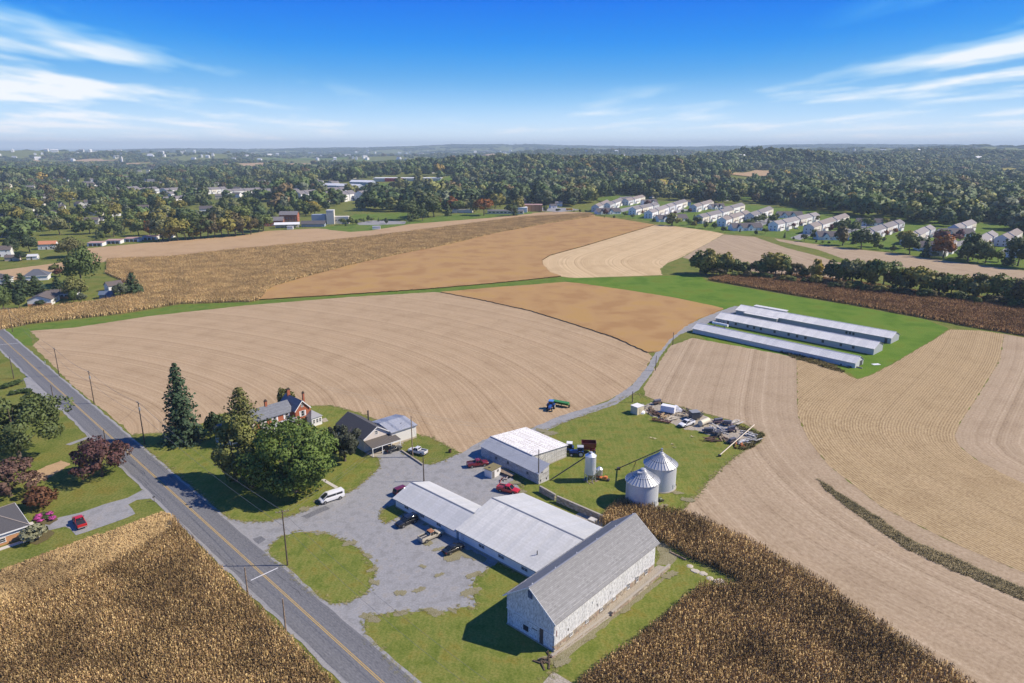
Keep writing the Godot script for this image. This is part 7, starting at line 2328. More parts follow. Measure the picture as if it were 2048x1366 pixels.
func limb_mesh(sd: int, trunk_r: float, fork: float, limbs: int, reach: float, top: float) -> ArrayMesh:
	var r := RandomNumberGenerator.new()
	r.seed = sd
	var b := mb()
	var lean := Vector3(r.randf_range(-0.02, 0.02), 0, r.randf_range(-0.02, 0.02))
	b.tube(Vector3(0, -0.01, 0), Vector3(0, 0.05, 0) + lean * 0.1, trunk_r * 1.45, trunk_r, 8, false)
	b.tube(Vector3(0, 0.05, 0), Vector3(0, fork, 0) + lean, trunk_r, trunk_r * 0.75, 8, false)
	b.tube(Vector3(0, fork, 0) + lean, Vector3(0, top, 0) + lean * 3.0, trunk_r * 0.7, trunk_r * 0.12, 6, false)
	for i in limbs:
		var a := TAU * i / limbs + r.randf_range(-0.4, 0.4)
		var d := Vector3(cos(a), 0, sin(a))
		var s := Vector3(0, lerpf(fork * 0.75, top * 0.75, float(i) / maxi(1, limbs)), 0) + lean
		var e := s + d * reach * r.randf_range(0.7, 1.1) + Vector3.UP * reach * r.randf_range(0.35, 0.9)
		var m := s.lerp(e, 0.5) - Vector3.UP * 0.02
		b.tube(s, m, trunk_r * 0.42, trunk_r * 0.26, 5, false)
		b.tube(m, e, trunk_r * 0.26, trunk_r * 0.07, 5, false)
	return b.done()

func tree(called: String, label: String, at: Vector3, h: float, wide: float, crown: Mesh, cm: Material, trunk: Mesh, turn := 0.0, group := "", cat := "tree") -> Node3D:
	# wide: crown spread against the unit shape
	var t := thing(called, label, cat, at, turn, group)
	t.scale = Vector3(h * wide, h, h * wide)
	part("trunk", trunk, tmat("bark", tx.wood, 0.2, 0.95, 0.0, Color(0.8, 0.78, 0.75)), t)
	part("crown", crown, cm, t)
	return t

func build_near_trees() -> void:
	var trunk := limb_mesh(1, 0.030, 0.26, 9, 0.30, 0.8)
	var low_trunk := limb_mesh(2, 0.034, 0.12, 10, 0.34, 0.75)
	var stem := limb_mesh(3, 0.016, 0.5, 2, 0.03, 0.95)
	# spruce
	var spr := cone_crown(11, 30, 15, 13, 0.036, 0.245, 0.42, 0.07, 0.8)
	tree("spruce_tree", "tall dark blue-green spruce at the edge of the tilled field", P(369, 882), 24.5, 1.0, spr, leafmat("spruce_needles", 0.049, 0.086, 0.040), stem)
	# the great round tree beside the drive
	var big := lump_crown(12, 60, 19000, 0.029, Vector3(0.62, 0.50, 0.62), 0.52, -0.9, 0.4, Color(1.9, 1.15, 0.8))
	tree("shade_tree", "great round green tree between the farmhouse and the white van", P(590, 983), 18.3, 1.0, big, leafmat("horse_leaf", 0.124, 0.184, 0.039), low_trunk)
	# mixed maple with turning top
	var mp := lump_crown(13, 34, 7500, 0.034, Vector3(0.36, 0.50, 0.36), 0.54, -1.0, 0.5, Color(2.1, 0.95, 1.0))
	tree("maple_tree", "tall maple with pinkish turning leaves beside the great round tree", P(470, 962), 17.0, 1.0, mp, leafmat("maple_leaf", 0.192, 0.208, 0.060), low_trunk)
	mp = lump_crown(113, 20, 3500, 0.034, Vector3(0.34, 0.42, 0.34), 0.46, -1.0, 0.5, Color(1.5, 1.0, 0.8))
	tree("maple_tree", "lower dull green maple in front of the farmhouse lawn", P(505, 975), 12.0, 1.0, mp, leafmat("maple_leaf_b", 0.125, 0.141, 0.047), low_trunk)
	# loose larch-like conifer by the house
	var la := cone_crown(14, 26, 13, 12, 0.042, 0.40, 0.16, 0.16, 0.62)
	tree("hemlock_tree", "feathery yellow-green conifer left of the farmhouse roof", P(488, 884), 17.2, 1.0, la, leafmat("hemlock", 0.141, 0.147, 0.040), stem)
	# dark round tree at the workshop
	var dk := lump_crown(15, 26, 5200, 0.045, Vector3(0.46, 0.44, 0.46), 0.54, -0.9, 0.3, Color(0.9, 0.8, 1.1))
	tree("round_tree", "dark purplish-green round tree in front of the workshop", P(690, 922), 11.2, 1.0, dk, leafmat("dark_leaf", 0.067, 0.077, 0.049), trunk)
	var bush := lump_crown(16, 18, 2000, 0.09, Vector3(0.60, 0.46, 0.60), 0.48, -0.4, 0.4, Color(1.2, 1.0, 0.8))
	tree("yew_shrub", "dark green shrub between the spruce and the feathery conifer", P(432, 866), 6.4, 0.85, bush, leafmat("yew", 0.049, 0.081, 0.030), low_trunk, 0.0, "", "shrub")
	tree("garden_shrub", "yellow-green shrub top behind the farmhouse roof", P(572, 818), 7.5, 0.7, bush, leafmat("hemlock", 0.141, 0.147, 0.040), low_trunk, 1.0, "", "shrub")
	# across the road
	var gd := lump_crown(17, 46, 11000, 0.032, Vector3(0.72, 0.46, 0.72), 0.56, -0.6, 0.5, Color(1.6, 1.45, 0.7))
	tree("linden_tree", "wide spreading green tree on the lawn across the road", P(40, 918), 18.0, 1.05, gd, leafmat("linden_leaf", 0.117, 0.151, 0.049), trunk, 0.5)
	var pu := lump_crown(18, 34, 6500, 0.042, Vector3(0.66, 0.46, 0.66), 0.50, -0.7, 0.5, Color(1.3, 0.9, 0.9))
	var pm := leafmat("purple_leaf", 0.140, 0.068, 0.060)
	tree("plum_tree", "purple-leaved tree leaning over the road's edge", P(205, 952), 10.6, 1.05, pu, pm, low_trunk)
	tree("plum_tree", "purple-brown tree behind the hip-roofed brick house", P(22, 992), 9.4, 1.2, pu, leafmat("purple_brown", 0.150, 0.088, 0.068), low_trunk, 2.0)
	tree("copper_shrub", "copper-brown round shrub beside the hip-roofed brick house", P(84, 1012), 5.2, 1.2, bush, leafmat("copper_leaf", 0.159, 0.074, 0.037), low_trunk, 0.7, "", "shrub")
	tree("lilac_shrub", "thin grey-green shrub in a mulch bed at the brick house corner", P(66, 1082), 3.6, 1.5, lump_crown(19, 12, 700, 0.13, Vector3(0.5, 0.44, 0.5), 0.52, -0.5, 0.4), leafmat("grey_leaf", 0.250, 0.250, 0.151), low_trunk, 0.0, "", "shrub")
	# hedges at the upper driveway
	for q in [[12, 776, 1.5], [24, 772, 1.5], [36, 768, 1.5], [26, 789, 1.3], [37, 787, 1.3], [46, 785, 1.3], [57, 785, 1.4]]:
		tree("clipped_hedge", "low clipped dark green hedge bush beside the upper driveway", P(q[0], q[1]), q[2] * 1.15, 1.5, bush, leafmat("hedge_leaf", 0.075, 0.120, 0.033), low_trunk, q[0], "hedge bushes at the upper driveway", "hedge")
	# flower bed
	var fb := lump_crown(21, 14, 900, 0.14, Vector3(0.6, 0.3, 0.6), 0.4, -0.2, 0.4)
	for q in [[78, 1034, 1.1, 0], [88, 1030, 1.0, 1], [100, 1031, 1.2, 0], [82, 1044, 1.0, 0], [92, 1038, 1.1, 1], [105, 1040, 1.2, 0], [76, 1040, 1.1, 0]]:
		var pink: bool = q[3] == 0
		tree("pink_flowers" if pink else "flower_bush", "mound of pink flowers in the bed by the brick house" if pink else "green bush among pink flowers in the house bed", P(q[0], q[1]), q[2], 1.25, fb, leafmat("pink_petals", 0.550, 0.100, 0.360) if pink else leafmat("hedge_leaf", 0.075, 0.120, 0.033), low_trunk, q[0], "pink flower mounds" if pink else "green bushes in the flower bed", "flowers" if pink else "bush")
	field("mulch_bed", [70, 1033, 92, 1026, 112, 1032, 116, 1040, 100, 1050, 74, 1048], 0.05, ground_mat("mulch", tx.weeds, 3.0, tx.mottle, 20.0), 0.3)
	field("mulch_bed", [58, 1086, 70, 1072, 98, 1060, 110, 1066, 96, 1080, 74, 1090], 0.05, ground_mat("mulch_tan", tx.weeds, 3.0, tx.mottle, 20.0), 0.3)

# ---------------------------------------------------------------- houses across the road and beyond the corn
func simple_house(called: String, label: String, at: Vector3, turn: float, l: float, w: float, eave: float, ridge: float, wall: Material, roof: Material, wins := 3, storeys := 1, group := "", cat := "house") -> Node3D:
	# the camera side is z = w
	var t := thing(called, label, cat, at, turn, group)
	var b := mb()
	gable_walls(b, l, w, eave, ridge)
	part("wall", b.done(), wall, t)
	b = mb()
	gable_roof(b, l, w, eave, ridge, 0.4, 0.18)
	part("roof", b.done(), roof, t)
	var fr := mat("white_trim", 0.74, 0.74, 0.74, 0.7)
	for s in storeys:
		for k in wins:
			window_at(t, Vector3(l * (k + 0.7) / (wins + 0.4), 1.5 + s * 2.7, w), Vector3.BACK, 1.0, 1.2, fr, glass(), 1)
		window_at(t, Vector3(l, 1.5 + s * 2.7, w * 0.35), Vector3.RIGHT, 0.9, 1.2, fr, glass(), 1)
		window_at(t, Vector3(0, 1.5 + s * 2.7, w * 0.65), Vector3.LEFT, 0.9, 1.2, fr, glass(), 1)
	door_at(t, Vector3(l * 0.47, 1.05, w), Vector3.BACK, 1.0, 2.1, mat("brown_door", 0.10, 0.072, 0.055, 0.8))
	return t

func hip_house(called: String, label: String, at: Vector3, turn: float, l: float, w: float, eave: float, ridge: float, wall: Material, roof: Material) -> Node3D:
	# origin: front right corner; body runs to -x and -z
	var t := thing(called, label, "house", at, turn)
	part("wall", boxmesh(Vector3(l - 1.2, eave, w - 1.2), Vector3(-l * 0.5, eave * 0.5, -w * 0.5)), wall, t)
	var b := mb()
	var run := minf(w * 0.5, 6.0)
	var p := [Vector3(-l, eave, 0), Vector3(0, eave, 0), Vector3(0, eave, -w), Vector3(-l, eave, -w)]
	var r0 := Vector3(-l + run, ridge, -w * 0.5)
	var r1 := Vector3(-run, ridge, -w * 0.5)
	b.quad(p[0], p[1], r1, r0)
	b.fan([p[1], p[2], r1])
	b.quad(p[2], p[3], r0, r1)
	b.fan([p[3], p[0], r0])
	b.quad(p[0], p[3], p[2], p[1])
	part("roof", b.done(), roof, t)
	var trim := mb()
	for q in [[p[1], r1], [p[2], r1], [r0, r1], [p[0], r0], [p[3], r0]]:
		trim.bar(q[0] + Vector3.UP * 0.05, q[1] + Vector3.UP * 0.05, 0.22, 0.08)
	part("hip_caps", trim.done(), mat("hip_cap", 0.26, 0.22, 0.19, 0.8), t)
	part("fascia", mb().box(Vector3(-l * 0.5, eave - 0.1, 0), Vector3(l, 0.24, 0.08)).box(Vector3(0, eave - 0.1, -w * 0.5), Vector3(0.08, 0.24, w)).done(), mat("white_trim", 0.74, 0.74, 0.74, 0.7), t)
	return t

func build_neighbours() -> void:
	var brick := tmat("pale_brick", tx.tan, 3.0, 0.9, 0.0, Color(1.15, 0.85, 0.72))
	var white := mat("white_siding", 0.70, 0.70, 0.71, 0.75)
	var dark := tmat("dark_shingle", tx.shingle, 5.0, 0.9, 0.0, Color(1.1, 1.1, 1.15))
	var brown := tmat("brown_shingle_b", tx.shingle, 5.0, 0.9, 0.0, Color(1.7, 1.45, 1.3))
	var blue := mat("blue_siding", 0.13, 0.20, 0.30, 0.75)
	var turn := 0.81
	var t := hip_house("ranch_house", "brick house with a dark hip roof across the road beside the red pickup", P(60.6, 1049.6, 2.8) - Vector3(0, 2.8, 0), turn, 18.0, 13.7, 2.8, 5.6, brick, dark)
	part("upper_wall", boxmesh(Vector3(16.6, 1.0, 0.08), Vector3(-9.0, 2.2, -0.56)), white, t)
	part("chimney", boxmesh(Vector3(0.9, 2.2, 0.7), Vector3(-6.6, 5.6, -6.0)), brick, t)
	window_at(t, Vector3(-5.2, 1.1, -0.58), Vector3.BACK, 1.4, 1.0, mat("white_trim", 0.74, 0.74, 0.74, 0.7), glass(), 1)
	part("walkway", boxmesh(Vector3(12, 0.12, 1.1), Vector3(-5.0, 0.06, 0.9)), mat("pale_concrete", 0.52, 0.49, 0.44, 0.9), t)
	part("front_path", boxmesh(Vector3(1.2, 0.12, 6.0), Vector3(0.9, 0.06, -4.0)), mat("pale_concrete", 0.52, 0.49, 0.44, 0.9), t)
	# cluster left of the corn field
	var rt := 0.30
	t = simple_house("ranch_house", "long low ranch house with grey roof, brick and white walls at the corn's edge", P(94, 598) + Vector3(0, 0, -6), rt, 13.0, 7.0, 3.0, 4.6, white, brown, 4)
	part("brick_band", boxmesh(Vector3(13.0, 1.2, 0.1), Vector3(6.5, 0.6, 7.05)), brick, t)
	part("chimney", boxmesh(Vector3(0.7, 1.8, 0.6), Vector3(12.4, 4.9, 3.5)), brick, t)
	t = simple_house("ranch_wing", "white gabled house wing on a brick base in front of the ranch house", P(56, 613), rt + PI / 2, 14.0, 11.0, 3.2, 5.4, white, brown, 2)
	part("brick_band", boxmesh(Vector3(0.1, 1.2, 11.0), Vector3(-0.05, 0.6, 5.5)), brick, t)
	simple_house("cottage", "small white house with a brown roof beside the blue shed", P(212, 584) + Vector3(-3, 0, -4), 0.9, 8.0, 6.0, 3.4, 5.4, white, brown, 2)
	simple_house("blue_shed", "small blue garden shed at the edge of the standing corn", P(198, 597) + Vector3(0, 0, -3.0), 0.25, 6.6, 4.6, 2.4, 3.9, blue, tmat("blue_roof", tx.shingle, 5.0, 0.8, 0.0, Color(1.4, 2.0, 2.9)), 1, 1, "", "shed")
	hip_house("hip_roof_house", "house with a slate-blue pyramid roof behind the evergreens", P(98, 560), 0.4, 14.0, 11.0, 3.0, 6.6, white, tmat("blue_slate_roof", tx.shingle, 5.0, 0.8, 0.0, Color(1.4, 1.6, 1.9)))
	hip_house("hip_roof_house", "house with a dark hip roof partly hidden by the evergreens", P(22, 568), 0.4, 13.0, 10.0, 3.0, 6.0, white, dark)
	simple_house("cottage", "white house with an orange-red roof among the trees", P(84, 497), 0.25, 13.0, 8.0, 4.4, 6.6, white, tmat("orange_roof", tx.shingle, 5.0, 0.8, 0.0, Color(7.5, 3.2, 1.6)), 3)
	simple_house("two_storey_house", "white two-storey house with a grey roof on the wooded slope", P(-8, 474), 0.5, 14.0, 10.0, 6.0, 8.8, white, dark, 3, 2)
	simple_house("two_storey_house", "white house with a brown roof half hidden behind dark trees", P(-14, 512), 0.4, 14.0, 9.0, 5.4, 8.0, white, brown, 3, 2)
	simple_house("garden_shed", "low brown-roofed shed beside parked cars at the far field's end", P(16, 520), 0.3, 9.0, 6.0, 2.6, 4.2, mat("tan_siding", 0.45, 0.38, 0.32, 0.8), brown, 1, 1, "", "shed")
	simple_house("garden_shed", "low white-roofed shed at the far field's end", P(58, 518), 0.3, 7.0, 5.0, 2.6, 3.8, white, mat("pale_roof", 0.55, 0.56, 0.58, 0.7), 1, 1, "", "shed")
	# row of lock-up garages
	for q in [[175, 493, 0], [212, 488, 1], [249, 484, 1], [285, 480, 1], [318, 476, 1]]:
		t = thing("garage_row", "low white garage block with a pinkish roof behind the tan field", "garage", P(q[0], q[1]), 0.13, "white garage blocks")
		part("wall", boxmesh(Vector3(12.0, 3.0, 8.0), Vector3(6.0, 1.5, -4.0)), white, t)
		part("roof", mb().box(Vector3(6.0, 3.15, -4.0), Vector3(12.6, 0.2, 8.6), Basis(Vector3.RIGHT, 0.05)).done(), mat("pink_roof", 0.42, 0.26, 0.22, 0.8), t)
		for k in 3:
			part("garage_door", boxmesh(Vector3(2.6, 2.2, 0.06), Vector3(2.6 + k * 3.4, 1.1, 0.02)), mat("garage_dark", 0.06, 0.055, 0.05, 0.7), t)
	# trees of the cluster
	var mid := [lump_crown(31, 22, 2600, 0.055, Vector3(0.46, 0.42, 0.46), 0.56), lump_crown(32, 20, 2400, 0.055, Vector3(0.40, 0.46, 0.40), 0.54), lump_crown(33, 24, 2600, 0.055, Vector3(0.56, 0.38, 0.56), 0.58)]
	var con := cone_crown(34, 18, 11, 8, 0.065, 0.30, 0.25, 0.05, 0.8)
	var tr := limb_mesh(4, 0.028, 0.25, 7, 0.28, 0.75)
	var stem := limb_mesh(5, 0.016, 0.5, 2, 0.03, 0.95)
	var green := leafmat("garden_green", 0.113, 0.160, 0.049)
	var olive := leafmat("garden_olive", 0.179, 0.185, 0.056)
	var darkg := leafmat("garden_dark", 0.064, 0.098, 0.042)
	var grey := leafmat("garden_grey", 0.142, 0.166, 0.094)
	var spec := [
		["shade_tree", "broad green tree towering over the garden by the corn field", 165, 572, 24.0, 0.85, 2, green],
		["shade_tree", "yellow-olive tree below the broad green tree in the garden", 150, 600, 14.0, 1.1, 0, olive],
		["shade_tree", "dull olive tree behind the tan field's end", 138, 515, 15.5, 1.25, 2, leafmat("dull_olive", 0.160, 0.155, 0.060)],
		["round_shrub", "grey-green rounded shrub beside the blue shed", 242, 596, 9.0, 1.0, 0, grey],
		["round_shrub", "dark low shrub row in front of the brick-based ranch house", 82, 612, 3.5, 1.8, 0, darkg],
		["round_shrub", "second dark low shrub in front of the ranch house", 100, 608, 3.5, 1.9, 0, darkg],
		["round_shrub", "green shrub at the ranch house's right corner", 148, 605, 7.0, 1.0, 1, green],
		["round_shrub", "grey-green shrub next to the ranch house's right corner", 165, 606, 6.0, 1.0, 0, grey],
		["shade_tree", "dark tree left of the orange-roofed house", 60, 505, 15.0, 1.0, 0, darkg],
		["shade_tree", "second dark tree left of the orange-roofed house", 25, 510, 14.0, 1.0, 1, darkg],
		["shade_tree", "small round dark tree in front of the low sheds", 44, 522, 8.0, 1.1, 0, darkg],
		["shade_tree", "dark green tree at the picture's edge by the ranch house", 8, 622, 13.0, 0.9, 1, green],
		["round_shrub", "dark shrub between the ranch wing and the edge tree", 40, 617, 8.0, 0.9, 0, darkg],
		["round_shrub", "reddish-brown shrub near the pyramid roof", 120, 553, 6.0, 1.4, 0, leafmat("brown_leaf", 0.189, 0.085, 0.056)],
		["round_shrub", "olive shrub behind the pyramid roof", 110, 545, 6.0, 1.3, 0, olive],
		["round_shrub", "reddish hedge along the corn behind the cottage", 238, 572, 4.0, 2.0, 0, leafmat("brown_leaf", 0.189, 0.085, 0.056)],
	]
	for q in spec:
		tree(q[0], q[1], P(q[2], q[3]), q[4], q[5], mid[q[6]], q[7], tr, q[2] * 0.7, "", "shrub" if q[0] == "round_shrub" else "tree")
	for q in [["tall dark green evergreen at the corner of the standing corn", 268, 590, 14.0, 1.6], ["dark pine left of the pyramid roof", 20, 590, 13.0, 1.7], ["dark pine in front of the pyramid roof", 48, 592, 14.0, 1.7], ["broad dark pine beside the pyramid roof", 74, 590, 12.0, 1.8], ["dark spruce between the olive tree and the cottage", 118, 590, 12.0, 1.4]]:
		tree("pine_tree", q[0], P(q[1], q[2]), q[3], q[4], con, darkg, stem, q[1] * 0.3)

# ---------------------------------------------------------------- the hedgerow, the housing estates, the town and the hills
var far_meshes: Array = []
var built_at: Array = []      # Vector3(x, radius, z) kept clear of scattered trees

func clear_of(p: Vector2, extra: float) -> bool:
	for q in built_at:
		if absf(p.x - q.x) < q.y + extra and absf(p.y - q.z) < q.y + extra:
			if p.distance_squared_to(Vector2(q.x, q.z)) < (q.y + extra) * (q.y + extra):
				return false
	return true

func build_far() -> void:
	var mid := [lump_crown(41, 18, 1500, 0.075, Vector3(0.44, 0.42, 0.44), 0.56, -0.8, 0.45), lump_crown(42, 16, 1400, 0.075, Vector3(0.36, 0.46, 0.36), 0.53, -0.9, 0.45), lump_crown(43, 20, 1500, 0.075, Vector3(0.52, 0.38, 0.52), 0.58, -0.7, 0.45)]
	var con := cone_crown(44, 14, 9, 6, 0.085, 0.27, 0.25, 0.05, 0.8)
	var tr := limb_mesh(6, 0.026, 0.25, 6, 0.26, 0.75)
	var stem := limb_mesh(7, 0.016, 0.5, 2, 0.03, 0.95)
	var cols := [leafmat("far_green", 0.152, 0.189, 0.049), leafmat("far_dark", 0.090, 0.122, 0.040), leafmat("far_olive", 0.272, 0.243, 0.057), leafmat("far_grey", 0.217, 0.222, 0.093), leafmat("far_yellow", 0.400, 0.300, 0.044), leafmat("far_orange", 0.33, 0.125, 0.03), leafmat("far_brown", 0.150, 0.122, 0.055), leafmat("far_plum", 0.184, 0.078, 0.081)]
	var kinds := ["green", "dark green", "olive", "grey-green", "yellow", "orange", "brownish", "plum-coloured"]
	# --- hedgerow beside the dark corn
	var hedge := [[1400, 548, 16, 0], [1413, 550, 17, 2], [1426, 549, 14, 0], [1440, 550, 15, 0], [1452, 551, 15, 2], [1464, 552, 13, 1], [1478, 551, 9, 1], [1492, 553, 10, 0], [1508, 552, 9, 6], [1522, 554, 12, 0], [1536, 553, 13, 6], [1549, 555, 17, 2], [1562, 555, 14, 0], [1576, 556, 9, 1], [1592, 557, 10, 6], [1606, 558, 8, 1], [1628, 560, 15, 4], [1640, 560, 6, 2], [1664, 566, 14, 1], [1684, 569, 17, 0], [1704, 571, 18, 3], [1722, 573, 14, 1], [1742, 577, 19, 2], [1764, 580, 18, 0], [1784, 581, 13, 6], [1812, 585, 16, 3], [1836, 588, 18, 2], [1856, 590, 15, 0], [1878, 592, 13, 6], [1900, 594, 15, 0], [1924, 597, 14, 2], [1948, 600, 16, 3], [1974, 603, 15, 2], [1998, 606, 17, 0], [2026, 609, 15, 6], [2056, 613, 16, 2], [2090, 617, 15, 0]]
	var i := 0
	for q in hedge:
		var h: float = q[2]
		var sz := "tall" if h >= 15.0 else ("middling" if h >= 12.0 else "low")
		tree("hedgerow_tree", "%s %s tree in the hedgerow behind the dark corn" % [sz, kinds[q[3]]], P(q[0], q[1]), h * rng.randf_range(0.92, 1.08), rng.randf_range(0.95, 1.25), mid[i % 3], cols[q[3]], tr, i * 1.7, "%s %s hedgerow trees" % [sz, kinds[q[3]]])
		i += 1
	for k in 46:
		var f := k / 45.0
		var px := lerpf(1400, 2100, f) + rng.randf_range(-6, 6)
		var py := lerpf(551, 620, pow(f, 1.05)) + rng.randf_range(-1, 3) + (4.0 if px > 1650 else 0.0)
		if px > 1638 and px < 1656:
			continue
		tree("hedgerow_shrub", "low brush under the hedgerow trees behind the dark corn", P(px, py - 3.0), rng.randf_range(3.5, 6.5), rng.randf_range(1.2, 1.8), mid[k % 3], cols[[0, 1, 6, 2][k % 4]], tr, k * 2.1, "hedgerow brush", "shrub")
	estate(mid, con, tr, stem, cols, kinds)
	town(mid, con, tr, stem, cols, kinds)
	woods(cols)

func townhouse_proto(units: int, l: float, w: float, sd: int) -> Dictionary:
	return {}

func row_house(label: String, a: Vector3, bvec: Vector3, w: float, units: int, eave: float, ridge: float, group: String, wallm: Material, roofm: Material, called := "townhouse_row") -> void:
	# a: near corner of the row on the ground; units stand one behind the other along bvec, each a little offset
	var d := bvec
	d.y = 0
	var l := d.length()
	d /= l
	var turn := atan2(-d.z, d.x)
	var t := thing(called, label, "townhouses", a, turn, group)
	built_at.append(Vector3(a.x + bvec.x * 0.5, l * 0.55 + 6.0, a.z + bvec.z * 0.5 + 10.0))
	var ul := l / units
	var fr := mat("white_trim", 0.74, 0.74, 0.74, 0.7)
	for k in units:
		var x0 := ul * k
		var dz := 0.9 if k % 2 else 0.0
		var up := 0.25 * (k % 2)
		var b := mb()
		gable_walls(b, ul - 0.02, w, eave + up, ridge + up)
		var wl := part("wall", b.done(), [wallm, mat("unit_cream", 0.66, 0.62, 0.54, 0.75), wallm, mat("unit_grey", 0.50, 0.52, 0.55, 0.75)][(k + units) % 4] if called == "townhouse_row" else wallm, t, Vector3(x0, 0, -w * 0.5 + dz))
		b = mb()
		gable_roof(b, ul - 0.5, w, eave + up, ridge + up, 0.22, 0.16)
		part("roof", b.done(), roofm, t, Vector3(x0 + 0.25, 0, -w * 0.5 + dz))
		for s in maxi(1, int(eave / 2.8)):
			for q in [0.3, 0.7]:
				window_at(wl, Vector3(ul * q, 1.6 + s * 2.7, w), Vector3.BACK, 1.15, 1.5, fr, glass(), 0)
		if k == 0:
			for s in maxi(1, int(eave / 2.8)):
				for q in [0.3, 0.7]:
					window_at(wl, Vector3(0, 1.6 + s * 2.7, w * q), Vector3.LEFT, 1.15, 1.5, fr, glass(), 0)
		b = mb()
		gable_roof(b, 2.2, ul * 0.45, 2.9, 4.1, 0.2, 0.12)
		var po := part("porch_roof", b.done(), roofm, wl, Vector3(ul * 0.1, 0, w + 2.2))
		po.rotation.y = PI / 2
		part("porch", boxmesh(Vector3(ul * 0.45, 2.9, 2.0), Vector3(ul * 0.325, 1.45, w + 1.0)), wallm, wl)
		part("deck", boxmesh(Vector3(ul * 0.5, 0.25, 2.6), Vector3(ul * 0.5, 2.6, -1.3)), mat("deck_wood", 0.20, 0.12, 0.075, 0.9), wl)
		part("garage_door", boxmesh(Vector3(minf(2.6, ul * 0.4), 2.2, 0.06), Vector3(ul * 0.78, 1.1, w + 0.02)), mat("garage_pale", 0.6, 0.6, 0.6, 0.7), wl)

func ranch_row(label: String, a: Vector3, b2: Vector3, group: String, wallm: Material, roofm: Material) -> void:
	var d := b2 - a
	var l := d.length()
	d /= l
	var t := thing("ranch_block", label, "house", a, atan2(-d.z, d.x), group)
	built_at.append(Vector3((a.x + b2.x) * 0.5, l * 0.5 + 2.0, (a.z + b2.z) * 0.5))
	var w := 12.0
	var b := mb()
	gable_walls(b, l, w, 3.2, 7.4)
	part("wall", b.done(), wallm, t, Vector3(0, 0, -w))
	b = mb()
	gable_roof(b, l, w, 3.2, 7.4, 0.4, 0.16)
	part("roof", b.done(), roofm, t, Vector3(0, 0, -w))
	# cross gables to the front
	for q in [0.14, 0.5]:
		var gb := mb()
		var gw := minf(5.0, l * 0.2)
		var x0: float = l * q
		gb.fan([Vector3(x0, 0, 1.6), Vector3(x0 + gw, 0, 1.6), Vector3(x0 + gw, 3.5, 1.6), Vector3(x0 + gw * 0.5, 6.2, 1.6), Vector3(x0, 3.5, 1.6)])
		gb.quad(Vector3(x0, 0, -1), Vector3(x0, 0, 1.6), Vector3(x0, 3.5, 1.6), Vector3(x0, 3.5, -1))
		gb.quad(Vector3(x0 + gw, 0, 1.6), Vector3(x0 + gw, 0, -1), Vector3(x0 + gw, 3.5, -1), Vector3(x0 + gw, 3.5, 1.6))
		var g := part("front_gable", gb.done(), wallm, t)
		var rb := mb()
		var e := 0.35
		rb.quad(Vector3(x0 - e, 3.3, 1.9), Vector3(x0 + gw * 0.5, 6.4, 1.9), Vector3(x0 + gw * 0.5, 6.4, -4.6), Vector3(x0 - e, 3.3, -4.6))
		rb.quad(Vector3(x0 + gw * 0.5, 6.4, 1.9), Vector3(x0 + gw + e, 3.3, 1.9), Vector3(x0 + gw + e, 3.3, -4.6), Vector3(x0 + gw * 0.5, 6.4, -4.6))
		part("gable_roof", rb.done(), roofm, g)
		window_at(g, Vector3(x0 + gw * 0.5, 1.5, 1.6), Vector3.BACK, 1.6, 1.3, mat("white_trim", 0.74, 0.74, 0.74, 0.7), glass(), 0)
	for q in [0.40, 0.80, 0.92]:
		window_at(t, Vector3(l * q, 1.5, 0), Vector3.BACK, 1.2, 1.2, mat("white_trim", 0.74, 0.74, 0.74, 0.7), glass(), 0)
	window_at(t, Vector3(l, 1.6, -w * 0.5), Vector3.RIGHT, 1.0, 1.3, mat("white_trim", 0.74, 0.74, 0.74, 0.7), glass(), 0)

